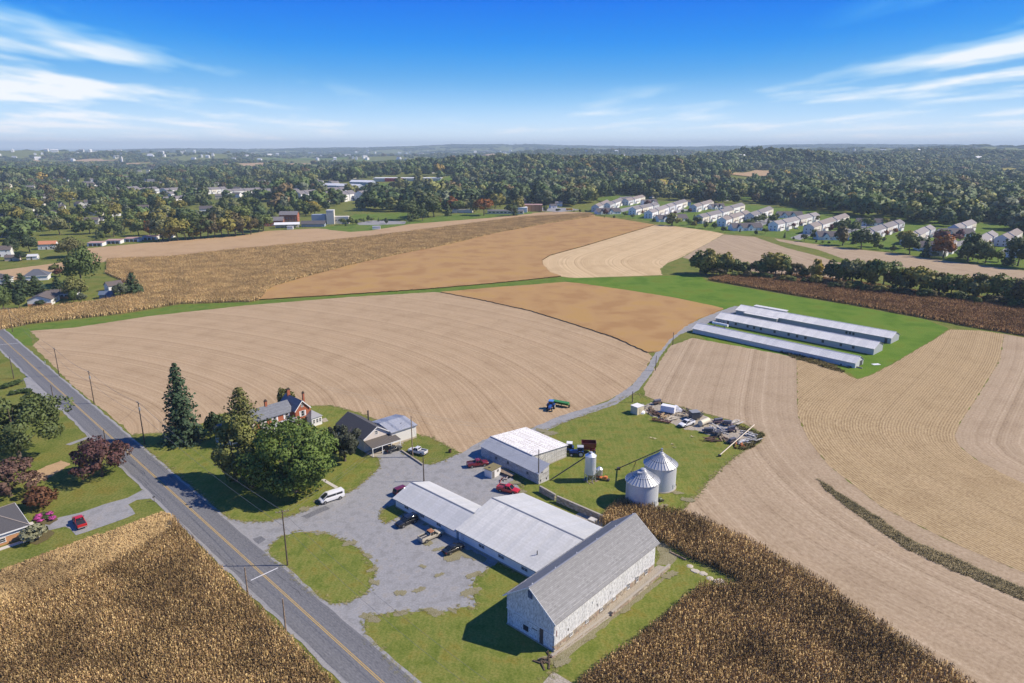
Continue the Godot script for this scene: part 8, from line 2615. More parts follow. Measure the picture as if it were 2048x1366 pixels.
func estate(mid: Array, con: Mesh, tr: Mesh, stem: Mesh, cols: Array, kinds: Array) -> void:
	var white := mat("estate_white", 0.74, 0.745, 0.755, 0.7)
	var roof := tmat("estate_roof", tx.shingle, 6.0, 0.85, 0.0, Color(3.6, 3.4, 3.3))
	var droof := tmat("estate_dark_roof", tx.shingle, 6.0, 0.85, 0.0, Color(1.45, 1.3, 1.35))
	field("estate_lawn", [1190, 428, 1260, 436, 1330, 448, 1450, 466, 1530, 472, 1627, 486, 1705, 496, 1785, 503, 1870, 517, 1955, 528, 2048, 540, 2300, 573, 2300, 500, 2048, 455, 1900, 440, 1700, 425, 1500, 410, 1300, 402, 1190, 412], 0.02, ground_mat("estate_grass", tx.strip, 9.0, tx.mottle_grass, 120.0), 0.5)
	var tl := "row of %s white townhouses with a pale grey roof in the estate beyond the fields"
	var tg := "white townhouse rows in the estate"
	for q in [[1190, 424, 1214, 413, 3], [1213, 420, 1240, 409, 3], [1264, 430, 1310, 419, 4], [1296, 437, 1340, 421, 4], [1330, 424, 1368, 412, 3], [1396, 447, 1460, 430, 5], [1444, 431, 1482, 420, 3], [1442, 453, 1490, 437, 4], [1498, 443, 1538, 428, 3], [1545, 462, 1628, 442, 6], [1616, 468, 1688, 444, 5], [1720, 482, 1795, 458, 6], [1812, 490, 1855, 470, 4], [1938, 507, 1978, 483, 4], [2026, 515, 2080, 488, 4], [1870, 512, 1898, 498, 3], [2000, 493, 2030, 478, 3], [1905, 470, 1940, 458, 3], [1250, 411, 1284, 402, 3], [1385, 424, 1420, 413, 3]]:
		row_house(tl % ["", "", "two", "three", "four", "five", "six"][q[4]], P(q[0], q[1]), P(q[2], q[3]) - P(q[0], q[1]), 10.0, q[4], 6.8, 9.9, tg, white, [roof, tmat("estate_roof_b", tx.shingle, 6.0, 0.85, 0.0, Color(2.6, 2.5, 2.5)), tmat("estate_roof_c", tx.shingle, 6.0, 0.85, 0.0, Color(3.2, 2.8, 2.5))][q[0] % 3])
	var rl := "single-storey white house block with a dark roof and front gables %s"
	for q in [[1195, 429, 1242, 428, 0], [1318, 444, 1376, 442, 0], [1466, 462, 1525, 461, 0], [1637, 480, 1698, 480, 0], [1836, 502, 1908, 504, 0], [1715, 451, 1766, 452, 1], [1883, 474, 1950, 474, 1], [1557, 436, 1606, 436, 1], [1290, 410, 1316, 409, 1], [1425, 419, 1451, 418, 1]]:
		ranch_row(rl % ["facing the fields", "against the wood"][q[4]], P(q[0], q[1]), P(q[2], q[3]), "dark-roofed house blocks %s" % ["facing the fields", "against the wood"][q[4]], white, droof)
	simple_house("blue_house", "pale blue house with a brown roof at the wood's edge", P(1355, 411), 0.1, 17.0, 9.0, 5.6, 8.4, mat("pale_blue_siding", 0.30, 0.42, 0.58, 0.75), tmat("brown_shingle_b", tx.shingle, 5.0, 0.9, 0.0, Color(1.7, 1.45, 1.3)), 4, 2)
	# streets and driveways
	var asph := ground_mat("estate_street", tx.gravel, 14.0, tx.mottle_gravel, 33.0)
	for q in [[[1650, 468, 1735, 443, 1760, 446, 1680, 472]], [[1800, 476, 1850, 455, 1880, 462, 1815, 488]], [[1990, 512, 2020, 488, 2040, 490, 2020, 516]], [[1305, 432, 1360, 415, 1378, 420, 1320, 436]], [[1490, 452, 1550, 430, 1565, 434, 1510, 458]], [[1230, 420, 1290, 407, 1300, 409, 1245, 424]], [[1880, 492, 1935, 478, 1950, 484, 1900, 498]], [[1580, 476, 1640, 452, 1655, 456, 1600, 480]]]:
		structure("estate_street", sheet(roughen(pix(q[0]), 3.0, 0.2), 0.05), asph)
	# estate trees
	var spots := [[1209, 436, 3, 1], [1228, 437, 4, 1], [1265, 438, 6, 0], [1308, 446, 6, 1], [1344, 451, 6, 1], [1376, 451, 8, 0], [1388, 455, 7, 2], [1410, 457, 8, 0], [1388, 440, 7, 1], [1446, 464, 6, 1], [1512, 470, 5, 1], [1530, 468, 6, 1], [1569, 476, 6, 1], [1587, 480, 3, 1], [1608, 483, 7, 1], [1625, 478, 6, 1], [1632, 486, 3, 0], [1645, 488, 3, 0], [1657, 489, 3, 0], [1685, 491, 17, 6], [1707, 488, 12, 1], [1722, 497, 17, 1], [1748, 494, 13, 0], [1752, 499, 5, 1], [1761, 500, 5, 0], [1785, 504, 6, 1], [1809, 497, 16, 2], [1819, 508, 16, 1], [1851, 514, 17, 1], [1868, 515, 5, 0], [1886, 516, 18, 5], [1935, 523, 22, 1], [1925, 516, 17, 1], [1945, 520, 18, 1], [1970, 526, 16, 0], [1955, 525, 6, 1], [1996, 524, 9, 0], [2008, 532, 6, 1], [2035, 532, 22, 1], [2055, 536, 20, 1], [2020, 530, 16, 1], [1511, 449, 10, 1], [1520, 446, 10, 0], [1528, 443, 10, 1], [1536, 452, 10, 1], [1545, 446, 10, 0], [1552, 441, 9, 1], [1676, 464, 11, 1], [1684, 459, 11, 0], [1692, 456, 11, 1], [1703, 468, 11, 1], [1710, 462, 11, 0], [1718, 458, 10, 1], [1733, 455, 11, 0], [1742, 452, 10, 1], [1660, 464, 8, 7], [1885, 484, 11, 7], [1873, 482, 9, 7], [1920, 482, 11, 7], [1910, 486, 9, 7], [1790, 468, 6, 5], [1772, 472, 6, 5], [1752, 476, 6, 5], [1972, 494, 7, 5], [1965, 500, 7, 5], [1470, 438, 6, 5], [1455, 442, 5, 5], [1600, 452, 6, 7], [1585, 456, 6, 7], [1420, 440, 5, 5], [1284, 428, 5, 5], [1832, 494, 10, 1], [1480, 464, 4, 1], [1450, 461, 4, 1], [1394, 449, 9, 1], [1365, 428, 6, 1], [1380, 425, 6, 7], [1350, 430, 5, 7]]
	var k := 0
	for q in spots:
		var small: bool = q[2] < 8
		var hh: float = q[2]
		var sz := "tall" if hh >= 15.0 else ("low" if hh < 5.5 else "middling")
		tree("estate_tree" if not small else "estate_shrub", "%s %s %s on the lawns of the white housing estate" % [sz, kinds[q[3]], "young tree or shrub" if small else "tree"], P(q[0], q[1]), q[2], rng.randf_range(0.95, 1.2), con if (q[3] == 1 and k % 4 == 0) else mid[k % 3], cols[q[3]], tr, k * 1.3, "%s %s estate %s" % [sz, kinds[q[3]], "shrubs" if small else "trees"], "shrub" if small else "tree")
		k += 1
	# garden trees and shrubs between the rows
	var er := RandomNumberGenerator.new()
	er.seed = 321
	var put := 0
	while put < 70:
		var fx := er.randf()
		var gx := lerpf(1200, 2048, fx)
		var gy := lerpf(408, 472, fx) + er.randf_range(0.0, 28.0 + 18.0 * fx)
		var gp := P(gx, gy)
		var ok := true
		for q in built_at:
			if Vector2(gp.x - q.x, gp.z - q.z).length() < q.y * 0.62:
				ok = false
		put += 1
		if not ok:
			continue
		var kk: int = [0, 1, 2, 0, 7, 6][er.randi() % 6]
		var th := er.randf_range(4.0, 11.0)
		var sw := "small" if th < 7.0 else "rounded"
		tree("garden_tree", "%s %s garden tree between the estate's white houses" % [sw, kinds[kk]], gp, th, er.randf_range(1.0, 1.35), mid[put % 3], cols[kk], tr, put * 1.1, "%s %s garden trees" % [sw, kinds[kk]])
	# cars by the driveways, small in the picture
	var proto: Node3D = null
	var spots2 := [[1320, 434], [1332, 431], [1420, 446], [1444, 440], [1508, 452], [1575, 462], [1592, 458], [1612, 452], [1745, 477], [1765, 472], [1784, 466], [1836, 487], [1960, 505], [1975, 499], [1668, 468]]
	var tones := [paint("car_white", 0.74, 0.74, 0.74), paint("car_silver", 0.42, 0.42, 0.43), paint("car_black", 0.010, 0.011, 0.013), paint("car_dark_red", 0.17, 0.010, 0.014), paint("car_navy", 0.02, 0.035, 0.10)]
	var words := ["white", "silver", "black", "dark red", "navy"]
	for j in spots2.size():
		var o := car("%s car parked at a driveway in the white housing estate" % words[j % 5], "sedan", P(spots2[j][0], spots2[j][1]) + Vector3.UP * 0.05, 0.3 + j * 0.9, tones[j % 5])
		o.set_meta("group", "%s cars in the estate" % words[j % 5])

func town(mid: Array, con: Mesh, tr: Mesh, stem: Mesh, cols: Array, kinds: Array) -> void:
	var white := mat("town_white", 0.70, 0.70, 0.70, 0.75)
	var grey := tmat("town_grey_roof", tx.shingle, 6.0, 0.85, 0.0, Color(2.6, 2.5, 2.5))
	var dark := tmat("town_dark_roof", tx.shingle, 6.0, 0.85, 0.0, Color(1.4, 1.3, 1.3))
	var bl := mat("town_blue", 0.30, 0.35, 0.42, 0.75)
	var brick := tmat("brick", brick_tex(), 2.4, 0.9)
	var cream := mat("town_cream", 0.62, 0.58, 0.50, 0.8)
	# apartment blocks beyond the school
	var al := "three-storey white apartment block with grey gabled roofs beyond the trees"
	for q in [[522, 397, 546, 396, 2], [556, 398, 598, 396, 4], [594, 402, 632, 398, 3], [634, 406, 668, 402, 3], [676, 404, 704, 400, 2], [718, 402, 752, 398, 3], [768, 402, 802, 399, 3], [806, 398, 822, 396, 2], [640, 394, 700, 391, 5]]:
		row_house(al, PT(q[0], q[1]), PT(q[2], q[3]) - PT(q[0], q[1]), 17.0, q[4], 10.5, 15.5, "white apartment blocks", white, grey, "apartment_block")
	var rl := "row of blue-grey houses with white gables on the green beyond the apartments"
	for q in [[652, 380, 722, 383, 5], [704, 373, 748, 375, 3]]:
		row_house(rl, PT(q[0], q[1]), PT(q[2], q[3]) - PT(q[0], q[1]), 16.0, q[4], 9.5, 13.5, "blue-grey house rows", bl, white, "house_row")
	var sl := "row of white townhouses with grey roofs among the town's trees"
	for q in [[328, 390, 376, 386, 5], [386, 390, 450, 386, 6], [452, 392, 520, 388, 6], [326, 410, 371, 406, 4], [234, 388, 275, 385, 4], [276, 390, 312, 386, 4], [336, 398, 352, 396, 2]]:
		row_house(sl, PT(q[0], q[1]), PT(q[2], q[3]) - PT(q[0], q[1]), 13.0, q[4], 7.5, 11.5, "white townhouse rows in the town", white, grey)
	simple_house("two_storey_house", "white two-storey house standing alone among the town's olive trees", P(402, 428), 0.3, 15.0, 11.0, 7.0, 10.5, white, dark, 3, 2)
	built_at.append(Vector3(P(402, 428).x + 7.0, 16.0, P(402, 428).z))
	# brick meeting house and its yard by the tan field
	var t := simple_house("brick_hall", "red brick hall with a white-trimmed gable beside the tan field", P(531, 451), 0.2, 20.0, 10.0, 6.0, 9.5, brick, grey, 6, 1, "", "hall")
	built_at.append(Vector3(P(560, 448).x, 34.0, P(560, 448).z))
	t = simple_house("brick_hall", "two-storey red brick hall with rows of white windows behind the white shed", P(564, 442), 0.1, 20.0, 12.0, 8.0, 11.5, brick, grey, 6, 2, "", "hall")
	t = thing("white_shed", "long white-roofed open shed in front of the brick halls", "shed", P(550, 457), 0.25)
	part("rear_wall", boxmesh(Vector3(24, 3.6, 0.3), Vector3(12, 1.8, -7.4)), cream, t)
	for k in 6:
		part("post", boxmesh(Vector3(0.3, 3.9, 0.3), Vector3(0.6 + k * 4.56, 1.95, -0.6)), white, t)
	part("roof", mb().box(Vector3(12, 4.4, -4), Vector3(26, 0.3, 9), Basis(Vector3.RIGHT, 0.18)).done(), white, t)
	t = thing("low_hall", "low hall with a broad dark roof beside the pale tower block", "hall", P(603, 454), 0.1)
	part("wall", boxmesh(Vector3(24, 3.4, 10), Vector3(12, 1.7, -5)), bl, t)
	var rb := mb()
	gable_roof(rb, 24, 10, 3.4, 6.0, 1.0, 0.2)
	part("roof", rb.done(), dark, t, Vector3(0, 0, -10))
	t = thing("tower_block", "pale block tower with a dark flat-roofed wing beside the green", "building", P(652, 449), 0.1)
	part("tower", boxmesh(Vector3(8, 15, 8), Vector3(5, 7.5, -5)), cream, t)
	part("tower_top", boxmesh(Vector3(8.4, 0.4, 8.4), Vector3(5, 15.2, -5)), white, t)
	part("wing", boxmesh(Vector3(15, 10.5, 9), Vector3(-8, 5.25, -7)), bl, t)
	part("rear_wing", boxmesh(Vector3(16, 8, 9), Vector3(16, 4, -9)), cream, t)
	for k in 5:
		window_at(t, Vector3(10.5 + k * 3.0, 4.0, -4.5), Vector3.BACK, 1.4, 1.8, white, glass(), 0)
	for q in [[745, 459, 8.0, 3.0], [574, 459, 6.0, 3.0]]:
		t = thing("white_hut", "small white hut with a flat roof at the tan field's far edge", "hut", P(q[0], q[1]), 0.15, "white huts at the tan field's edge")
		part("wall", boxmesh(Vector3(q[2], q[3], 4.0), Vector3(q[2] * 0.5, q[3] * 0.5, -2)), white, t)
		part("roof", boxmesh(Vector3(q[2] + 0.4, 0.2, 4.4), Vector3(q[2] * 0.5, q[3] + 0.1, -2)), mat("pale_roof", 0.55, 0.56, 0.58, 0.7), t)
	built_at.append(Vector3(P(625, 450).x, 26.0, P(625, 450).z))
	built_at.append(Vector3(P(665, 448).x, 26.0, P(665, 448).z))
	structure("court", sheet(pix([712, 446, 745, 441, 812, 443, 810, 448, 748, 450, 718, 450]), 0.05), ground_mat("court_surface", tx.gravel, 14.0, tx.mottle_gravel, 33.0))
	structure("school_lawn", sheet(pix([640, 455, 700, 448, 812, 444, 830, 441, 900, 429, 1000, 425, 1060, 422, 1066, 427, 976, 436, 822, 448, 743, 461, 700, 464, 660, 460]), 0.045), ground_mat("estate_grass", tx.strip, 9.0, tx.mottle_grass, 120.0))
	structure("school_lawn", sheet(pix([690, 440, 710, 428, 830, 425, 850, 432, 830, 440, 740, 440]), 0.03), ground_mat("estate_grass", tx.strip, 9.0, tx.mottle_grass, 120.0))
	# school
	t = thing("school", "long low school with a flat grey roof behind the field's crest", "school", P(975, 428), -0.05)
	part("wall", boxmesh(Vector3(46, 4.0, 14), Vector3(23, 2.0, -7)), cream, t)
	part("roof", boxmesh(Vector3(47, 0.4, 15), Vector3(23, 4.2, -7)), grey, t)
	part("rear_block", boxmesh(Vector3(24, 6.5, 16), Vector3(38, 3.25, -30)), white, t)
	part("left_block", boxmesh(Vector3(26, 4.2, 12), Vector3(-34, 2.1, -18)), cream, t)
	for k in 9:
		window_at(t, Vector3(3 + k * 5.0, 2.0, 0), Vector3.BACK, 3.2, 1.6, white, glass(), 0)
	t = thing("brick_gymnasium", "tall plain red brick block at the end of the school", "school", P(1048, 423), -0.05)
	part("wall", boxmesh(Vector3(24, 8.5, 16), Vector3(12, 4.25, -8)), tmat("pale_brick", tx.tan, 3.0, 0.9, 0.0, Color(1.15, 0.85, 0.72)), t)
	for k in 4:
		part("pier", boxmesh(Vector3(0.5, 8.6, 0.3), Vector3(4.5 + k * 5.2, 4.3, 0.1)), brick, t)
	part("roof", boxmesh(Vector3(24.6, 0.3, 16.6), Vector3(12, 8.65, -8)), mat("pink_roof", 0.42, 0.26, 0.22, 0.8), t)
	for x in [985, 1010, 1035, 1060, 935]:
		built_at.append(Vector3(P(x, 422).x, 22.0, P(x, 422).z - 8.0))
	structure("school_parking", sheet(pix([1060, 421, 1085, 415, 1140, 416, 1160, 420, 1120, 424]), 0.06), ground_mat("court_surface", tx.gravel, 14.0, tx.mottle_gravel, 33.0))
	t = thing("school_bus", "yellow school bus parked at the end of the school's lot", "bus", P(1132, 421), 0.05)
	part("body", mb().loft([body_ring(0, 1.15, 0.6, 2.9, 0.1, 0.12), body_ring(8.2, 1.15, 0.6, 2.9, 0.1, 0.12), body_ring(8.5, 1.0, 0.7, 1.7, 0.1, 0.1), body_ring(9.6, 0.9, 0.7, 1.5, 0.1, 0.1)]).done(), mat("bus_yellow", 0.72, 0.36, 0.01, 0.5), t)
	for s in [-1, 1]:
		part("window_band", boxmesh(Vector3(7.2, 0.65, 0.04), Vector3(4.2, 2.25, s * 1.15)), glass(), t)
		for x in [1.8, 7.6]:
			wheel(t, Vector3(x, 0.5, s * 1.0), 0.5, 0.3, mat("iron", 0.05, 0.05, 0.05, 0.5, 0.6))
	# houses behind the school and by the wood
	var hl := "white house with a grey gabled roof at the wood's edge behind the school"
	for q in [[1046, 407, 12, 7.5], [1062, 404, 11, 7.0], [1098, 416, 9, 5.0], [1112, 412, 10, 6.0], [864, 373, 10, 7.0], [880, 375, 10, 7.0], [1238, 402, 12, 5.5], [1250, 400, 10, 5.0], [1298, 396, 14, 5.0], [1420, 398, 12, 5.0], [1440, 402, 11, 5.0]]:
		var p := PT(q[0], q[1])
		simple_house("edge_house", hl, p, rng.randf_range(-0.6, 0.6), q[2], 8.0, q[3] * 0.72, q[3] * 1.15, white, dark if rng.randf() < 0.5 else grey, 2, 2, "white houses at the wood's edge")
		built_at.append(Vector3(p.x + 5.0, 14.0, p.z + 3.0))
	t = thing("market_hall", "long white-roofed market building with a red front beyond the town", "building", PT(748, 364), 0.02)
	part("wall", boxmesh(Vector3(150, 7, 40), Vector3(75, 3.5, -20)), cream, t)
	part("roof", boxmesh(Vector3(154, 1.0, 44), Vector3(75, 7.5, -20)), white, t)
	part("red_front", boxmesh(Vector3(40, 8, 3), Vector3(45, 4.2, 1.5)), mat("red_sign_front", 0.5, 0.02, 0.03, 0.7), t)
	built_at.append(Vector3(PT(780, 364).x, 90.0, PT(780, 364).z))
	# white silo-like tower and big sheds far off
	for q in [[245, 327, 40.0, "white church spire far beyond the town", 5.0], [668, 331, 30.0, "white silo pair far beyond the town", 9.0]]:
		var p := PT(q[0], q[1])
		t = thing("white_tower", q[3], "tower", p)
		part("shaft", mb().lathe(Vector3.ZERO, [Vector2(q[4], 0), Vector2(q[4], q[2] * 0.8), Vector2(0, q[2])], 12).done(), white, t)
	# scattered town houses
	var r := RandomNumberGenerator.new()
	r.seed = 77
	var placed := 0
	var wl := [white, white, cream, mat("town_grey", 0.42, 0.42, 0.42, 0.8)]
	var rl2 := [grey, dark, grey, tmat("brown_shingle_b", tx.shingle, 5.0, 0.9, 0.0, Color(1.7, 1.45, 1.3))]
	var names := [["white", "grey"], ["white", "dark"], ["cream", "grey"], ["grey", "brown"]]
	while placed < 240:
		var px := r.randf_range(-60, 520) if placed < 180 else r.randf_range(480, 860)
		var py := 336.0 + 112.0 * pow(r.randf(), 1.5) if placed < 180 else r.randf_range(334, 372)
		if px > 330 and py > 398:
			continue
		var p := PT(px, py)
		if not clear_of(Vector2(p.x, p.z), 10.0):
			continue
		var k := r.randi() % 4
		var far: bool = py < 372.0
		var l := r.randf_range(11, 18) * (1.25 if far else 1.0)
		var e := r.randf_range(3.2, 6.2)
		var sz := ("long " if l > 16.0 else "short ") + ("tall" if e > 4.8 else "low")
		t = thing("town_house", "%s %s house with a %s roof among the trees of the town" % [sz, names[k][0], names[k][1]], "house", p, r.randf_range(-0.7, 0.9), "%s %s town houses with %s roofs" % [sz, names[k][0], names[k][1]])
		var b := mb()
		gable_walls(b, l, 9.0, e, e + 2.8)
		part("wall", b.done(), wl[k], t)
		b = mb()
		gable_roof(b, l, 9.0, e, e + 2.8, 0.4, 0.2)
		part("roof", b.done(), rl2[k], t)
		if not far:
			for q in [0.25, 0.7]:
				window_at(t, Vector3(l * q, 1.6, 9.0), Vector3.BACK, 1.4, 1.4, white, glass(), 0)
		built_at.append(Vector3(p.x + 4.0, 14.0, p.z + 15.0))
		placed += 1
	# near fringe of town trees, individually: along the tan field's far edge and behind it
	var fr := [[195, 478, 10, 1], [206, 480, 9, 0], [228, 474, 14, 1], [240, 470, 17, 1], [218, 466, 15, 0], [262, 466, 13, 2], [278, 472, 12, 0], [300, 471, 13, 5], [312, 478, 14, 6], [326, 482, 17, 3], [340, 482, 18, 2], [356, 481, 17, 2], [372, 480, 16, 0], [388, 479, 14, 2], [402, 477, 18, 1], [416, 476, 17, 6], [430, 475, 18, 6], [444, 474, 17, 2], [458, 473, 18, 2], [472, 472, 17, 6], [486, 470, 16, 2], [502, 469, 15, 6], [518, 464, 16, 1], [527, 462, 15, 0], [180, 468, 12, 0], [160, 462, 13, 2], [140, 458, 14, 0], [120, 470, 14, 3], [100, 462, 12, 3], [85, 458, 12, 3], [60, 455, 14, 0], [35, 448, 15, 2], [10, 440, 16, 0], [130, 445, 16, 2], [165, 440, 16, 0], [200, 445, 17, 0], [230, 440, 16, 2], [260, 448, 15, 0], [290, 452, 15, 2], [320, 456, 15, 2], [350, 452, 16, 2], [380, 455, 15, 0], [440, 450, 16, 3], [460, 456, 16, 2], [480, 448, 18, 0], [500, 444, 19, 1], [512, 436, 20, 1], [495, 425, 18, 0], [470, 430, 16, 3], [450, 425, 17, 1], [70, 425, 16, 2], [40, 420, 16, 0], [100, 418, 17, 6], [20, 405, 17, 0], [60, 400, 18, 1], [100, 398, 18, 6], [140, 412, 17, 2], [180, 405, 18, 0], [220, 402, 18, 1], [260, 410, 18, 0], [300, 412, 17, 2], [320, 425, 16, 2], [360, 428, 16, 2], [545, 433, 12, 1], [560, 432, 13, 1], [575, 434, 12, 0], [600, 430, 15, 0], [612, 432, 14, 0], [622, 428, 15, 4], [630, 432, 13, 2], [520, 425, 10, 1], [815, 440, 19, 1], [828, 438, 21, 1], [842, 436, 20, 1], [856, 434, 21, 1], [868, 434, 18, 0], [820, 446, 9, 1], [845, 442, 12, 1], [896, 432, 13, 1], [902, 424, 18, 5], [916, 426, 13, 0], [932, 424, 14, 3], [948, 426, 15, 3], [968, 431, 17, 5], [990, 418, 17, 2], [1000, 414, 16, 2], [1022, 432, 13, 1], [1036, 424, 15, 2], [1090, 424, 8, 0], [1116, 425, 5, 1], [1030, 431, 12, 1], [714, 449, 6, 1], [722, 446, 5, 1], [728, 444, 5, 1], [736, 442, 6, 1], [744, 444, 5, 0], [757, 443, 5, 1], [773, 448, 7, 1], [686, 450, 8, 0], [692, 452, 7, 1], [700, 448, 9, 0], [706, 451, 6, 0], [1148, 424, 4, 1], [1160, 425, 4, 1], [1172, 426, 4, 1]]
	var n := 0
	for q in fr:
		var h: float = q[2]
		if h > 10.0:
			h *= 1.25
		var p := P(q[0], q[1])
		var at_school: bool = q[0] > 540
		var sz := "tall" if h >= 20.0 else ("low" if h < 9.0 else "middling")
		tree("school_tree" if at_school else "town_tree", "%s %s tree %s" % [sz, kinds[q[3]], "on the lawns around the school and halls" if at_school else "in the wooded fringe of town behind the tan field"], p, h * rng.randf_range(0.9, 1.1), rng.randf_range(0.95, 1.25), con if (q[3] == 1 and n % 3 == 0) else mid[n % 3], cols[q[3]], tr, n * 0.9, "%s %s %s" % [sz, kinds[q[3]], "trees at the school" if at_school else "town-fringe trees"])
		n += 1

func woods(cols: Array) -> void:
	# woodland and everything beyond that reads as one mass
	var shapes: Array = []
	for k in 3:
		shapes.append(lump_crown(500 + k, 15, 420, 0.13, [Vector3(0.46, 0.44, 0.46), Vector3(0.38, 0.48, 0.38), Vector3(0.54, 0.40, 0.54)][k], 0.52, -0.9, 0.4, Color.WHITE, 0.9))
	var cm := leafmat("wood_leaf", 0.215, 0.21, 0.21)
	var bufs := [PackedFloat32Array(), PackedFloat32Array(), PackedFloat32Array()]
	var r := RandomNumberGenerator.new()
	r.seed = 99
	var pal := [Color(0.62, 0.90, 0.30), Color(0.40, 0.62, 0.26), Color(0.50, 0.74, 0.30), Color(1.0, 1.06, 0.34), Color(0.78, 0.92, 0.44), Color(0.95, 0.72, 0.36), Color(1.7, 1.25, 0.30), Color(0.85, 1.0, 0.62)]
	# open ground that stays clear: flat polygons from the photograph
	var open := [
		pix([1190, 430, 1330, 449, 1450, 467, 1627, 487, 1785, 505, 1955, 530, 2048, 542, 2600, 600, 2600, 540, 2048, 470, 1960, 452, 1870, 458, 1800, 440, 1700, 432, 1620, 420, 1540, 414, 1450, 408, 1380, 404, 1300, 398, 1190, 406, 1150, 418]),
		pix([-400, 640, -100, 556, 0, 541, 137, 523, 171, 495, 290, 484, 478, 471, 533, 460, 632, 455, 743, 452, 822, 442, 976, 430, 1061, 422, 1181, 424, 1300, 446, 1500, 472, 1700, 497, 2048, 541, 2600, 620, 2600, 2000, -400, 2000]),
		pix([530, 462, 540, 428, 640, 420, 700, 424, 850, 424, 880, 430, 930, 418, 1000, 410, 1130, 412, 1170, 426, 1000, 432, 820, 446, 640, 458]),
		pix([510, 412, 560, 404, 650, 408, 640, 414, 560, 420, 515, 424]),
	]
	var draped := [
		[[770, 384, 820, 380, 890, 376, 960, 377, 900, 381, 830, 386], "soil_far"], [[860, 366, 890, 358, 900, 352, 905, 362, 880, 374], "grass_far"], [[1290, 366, 1330, 358, 1362, 362, 1340, 372, 1300, 372], "yellow_far"], [[1460, 350, 1510, 341, 1580, 344, 1584, 352, 1500, 354], "tan_far"], [[1930, 338, 1980, 335, 2060, 338, 2060, 341, 1980, 340], "yellow_far"], [[1475, 398, 1500, 393, 1512, 398, 1490, 403], "grass_far"], [[1780, 390, 1800, 386, 1806, 392, 1790, 395], "grass_far"], [[1186, 398, 1240, 392, 1290, 394, 1270, 402, 1200, 404], "grass_far"], [[620, 376, 700, 370, 800, 368, 760, 380, 660, 386], "grass_far"], [[430, 330, 520, 326, 640, 327, 600, 333, 480, 335], "tan_far"], [[200, 328, 300, 326, 340, 329, 250, 332], "tan_far"], [[700, 322, 760, 318, 860, 319, 800, 325], "grass_far"], [[60, 320, 200, 318, 260, 320, 120, 323], "tan_far"], [[500, 318, 620, 316, 700, 317, 560, 321], "grass_far"], [[940, 312, 1000, 310, 1060, 311, 990, 315], "tan_far"], [[1240, 322, 1320, 319, 1400, 321, 1330, 326], "grass_far"], [[1100, 318, 1180, 316, 1220, 318, 1150, 321], "tan_far"], [[230, 350, 300, 346, 330, 350, 260, 356], "grass_far"], [[-40, 345, 60, 341, 90, 345, 0, 350], "tan_far"],
	]
	var fm := {"soil_far": ground_mat("far_soil", tx.soil, 26.0, tx.mottle, 200.0), "grass_far": ground_mat("far_grass", tx.strip, 20.0, tx.mottle_grass, 200.0), "yellow_far": ground_mat("far_yellow_crop", tx.weeds, 9.0, tx.mottle, 200.0), "tan_far": ground_mat("far_tan", tx.tan, 20.0, tx.mottle, 300.0)}
	fm["yellow_far"].albedo_color = Color(1, 1, 1)
	fm["yellow_far"].albedo_texture = tx.yellow_crop
	for q in draped:
		var poly := PackedVector2Array()
		var k := 0
		while k < q[0].size():
			var p := PT(q[0][k], q[0][k + 1])
			poly.append(Vector2(p.x, p.z))
			k += 2
		open.append(poly)
		for f in [0.97, 0.94, 0.91]:
			var shifted := PackedVector2Array()
			for p in poly:
				shifted.append(p * f)
			open.append(shifted)
		var sz := 0.0
		for p in poly:
			sz = maxf(sz, p.distance_to(poly[0]))
		structure("far_field", sheet(poly, 1.2, null, clampf(sz / 14.0, 12.0, 200.0), true), fm[q[1]])
	var patch := FastNoiseLite.new()
	patch.seed = 31
	patch.frequency = 0.0016
	patch.fractal_octaves = 2
	var half := 0.80
	var dist := 760.0
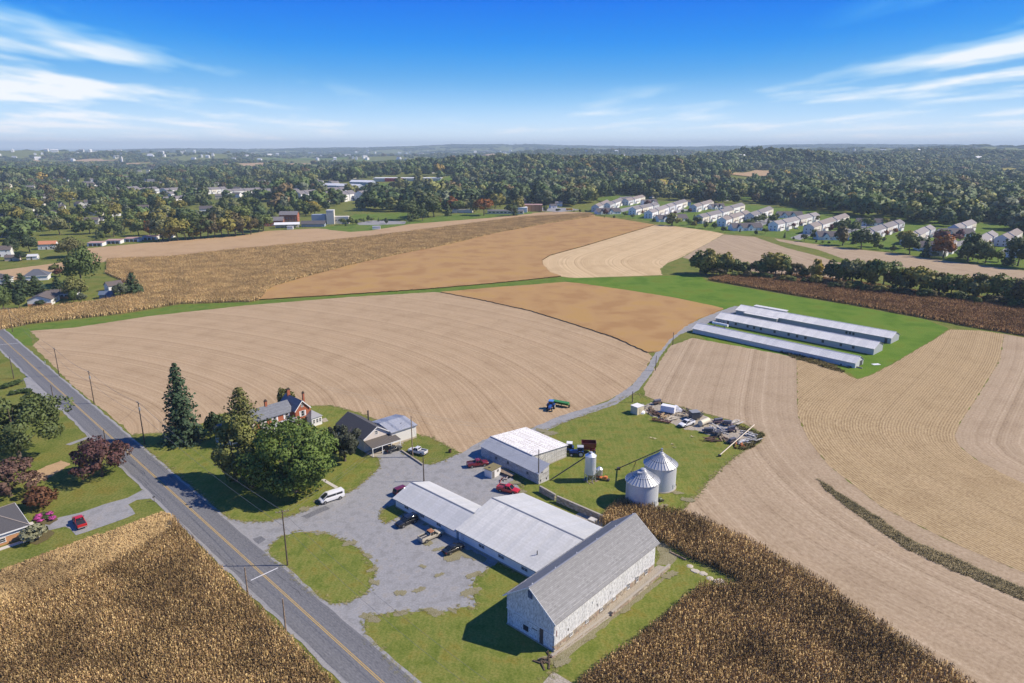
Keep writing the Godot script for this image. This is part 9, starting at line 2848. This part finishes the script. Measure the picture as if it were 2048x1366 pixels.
	while dist < 14500.0:
		var cell := 15.0 if dist < 1500.0 else (19.0 if dist < 3000.0 else (30.0 if dist < 6000.0 else 75.0))
		var steps := int(2.0 * half * dist / cell)
		for j in steps:
			var a := -half + 2.0 * half * (j + r.randf()) / steps
			var d := dist + r.randf_range(-0.6, 0.6) * cell
			var p := Vector2(sin(a) * d, -cos(a) * d)
			# how wooded: the town thins them, the hills are closed woods
			var px := 1024.0 + FOCAL * p.x / maxf(1.0, -p.y)
			var dens := 0.84
			if px < 560.0 and dist < 3000.0:
				dens = 0.30
			elif px < 900.0 and dist < 3200.0:
				dens = 0.36
			if dist > 2600.0:
				var v := patch.get_noise_2d(p.x * 0.55, p.y * 0.55)
				dens = 0.92 if v > 0.10 else (0.28 if v > -0.05 else 0.05)
				if px > 1150.0 and v > -0.2:
					dens = maxf(dens, 0.78)
			var clump := patch.get_noise_2d(p.x * 5.0 + 300.0, p.y * 5.0)
			if dist < 2800.0:
				dens = clampf(dens + clump * (1.5 if px < 900.0 else 0.9), 0.02, 0.97)
			if r.randf() > dens:
				continue
			if in_any(p, open) or not clear_of(p, 2.0):
				continue
			var y := land_height(p.x, p.y)
			var h := lerpf(10.0, 29.0, pow(r.randf(), 0.8)) * (1.0 + 0.4 * clump)
			if px < 560.0 and dist < 2000.0:
				h = lerpf(6.0, 21.0, r.randf()) * (1.0 + 0.3 * clump)
			var wd := r.randf_range(0.9, 1.3)
			if dist > 3000.0:
				h = r.randf_range(15.0, 24.0)
				wd = cell / 19.0
			var hue := patch.get_noise_2d(p.x * 4.0, p.y * 4.0)
			var c: Color = pal[r.randi() % 3]
			if hue > 0.12 and r.randf() < 0.6:
				c = pal[3 + r.randi() % 2]
			elif r.randf() < 0.06:
				c = pal[5]
			elif r.randf() < 0.08:
				c = pal[7]
			elif r.randf() < 0.012 and dist < 2500.0:
				c = pal[6]
			c = c * r.randf_range(0.6, 1.3)
			push(bufs[r.randi() % 3], Vector3(p.x, y - 0.4, p.y), r.randf() * TAU, h * wd, h, c)
		dist += cell * 0.92
	for k in 3:
		instanced("woodland", "mass of green and olive woodland stretching from the estate to the hazy hills", "woodland", shapes[k], cm, bufs[k])
	# far farmsteads: white specks in the haze
	var white := mat("town_white", 0.70, 0.70, 0.70, 0.75)
	var grey := mat("far_roof", 0.32, 0.32, 0.33, 0.8)
	for k in 110:
		var px := r.randf_range(-20, 2060)
		if px > 1250 and r.randf() < 0.6:
			px = r.randf_range(0, 1100)
		var py := 303.0 + 22.0 * pow(r.randf(), 1.6)
		var p := PT(px, py)
		if p.distance_to(EYE) > 13000.0:
			continue
		var t := thing("far_barn", "tiny white farm building in the hazy country below the hills", "farm building", p + Vector3.UP * 2.0, r.randf() * PI, "far white farm buildings")
		var l := r.randf_range(18, 46)
		var b := mb()
		gable_walls(b, l, 14, 13, 18, -3.0)
		part("wall", b.done(), white, t)
		b = mb()
		gable_roof(b, l, 14, 13, 18, 0.6, 0.3)
		part("roof", b.done(), white if r.randf() < 0.5 else grey, t)
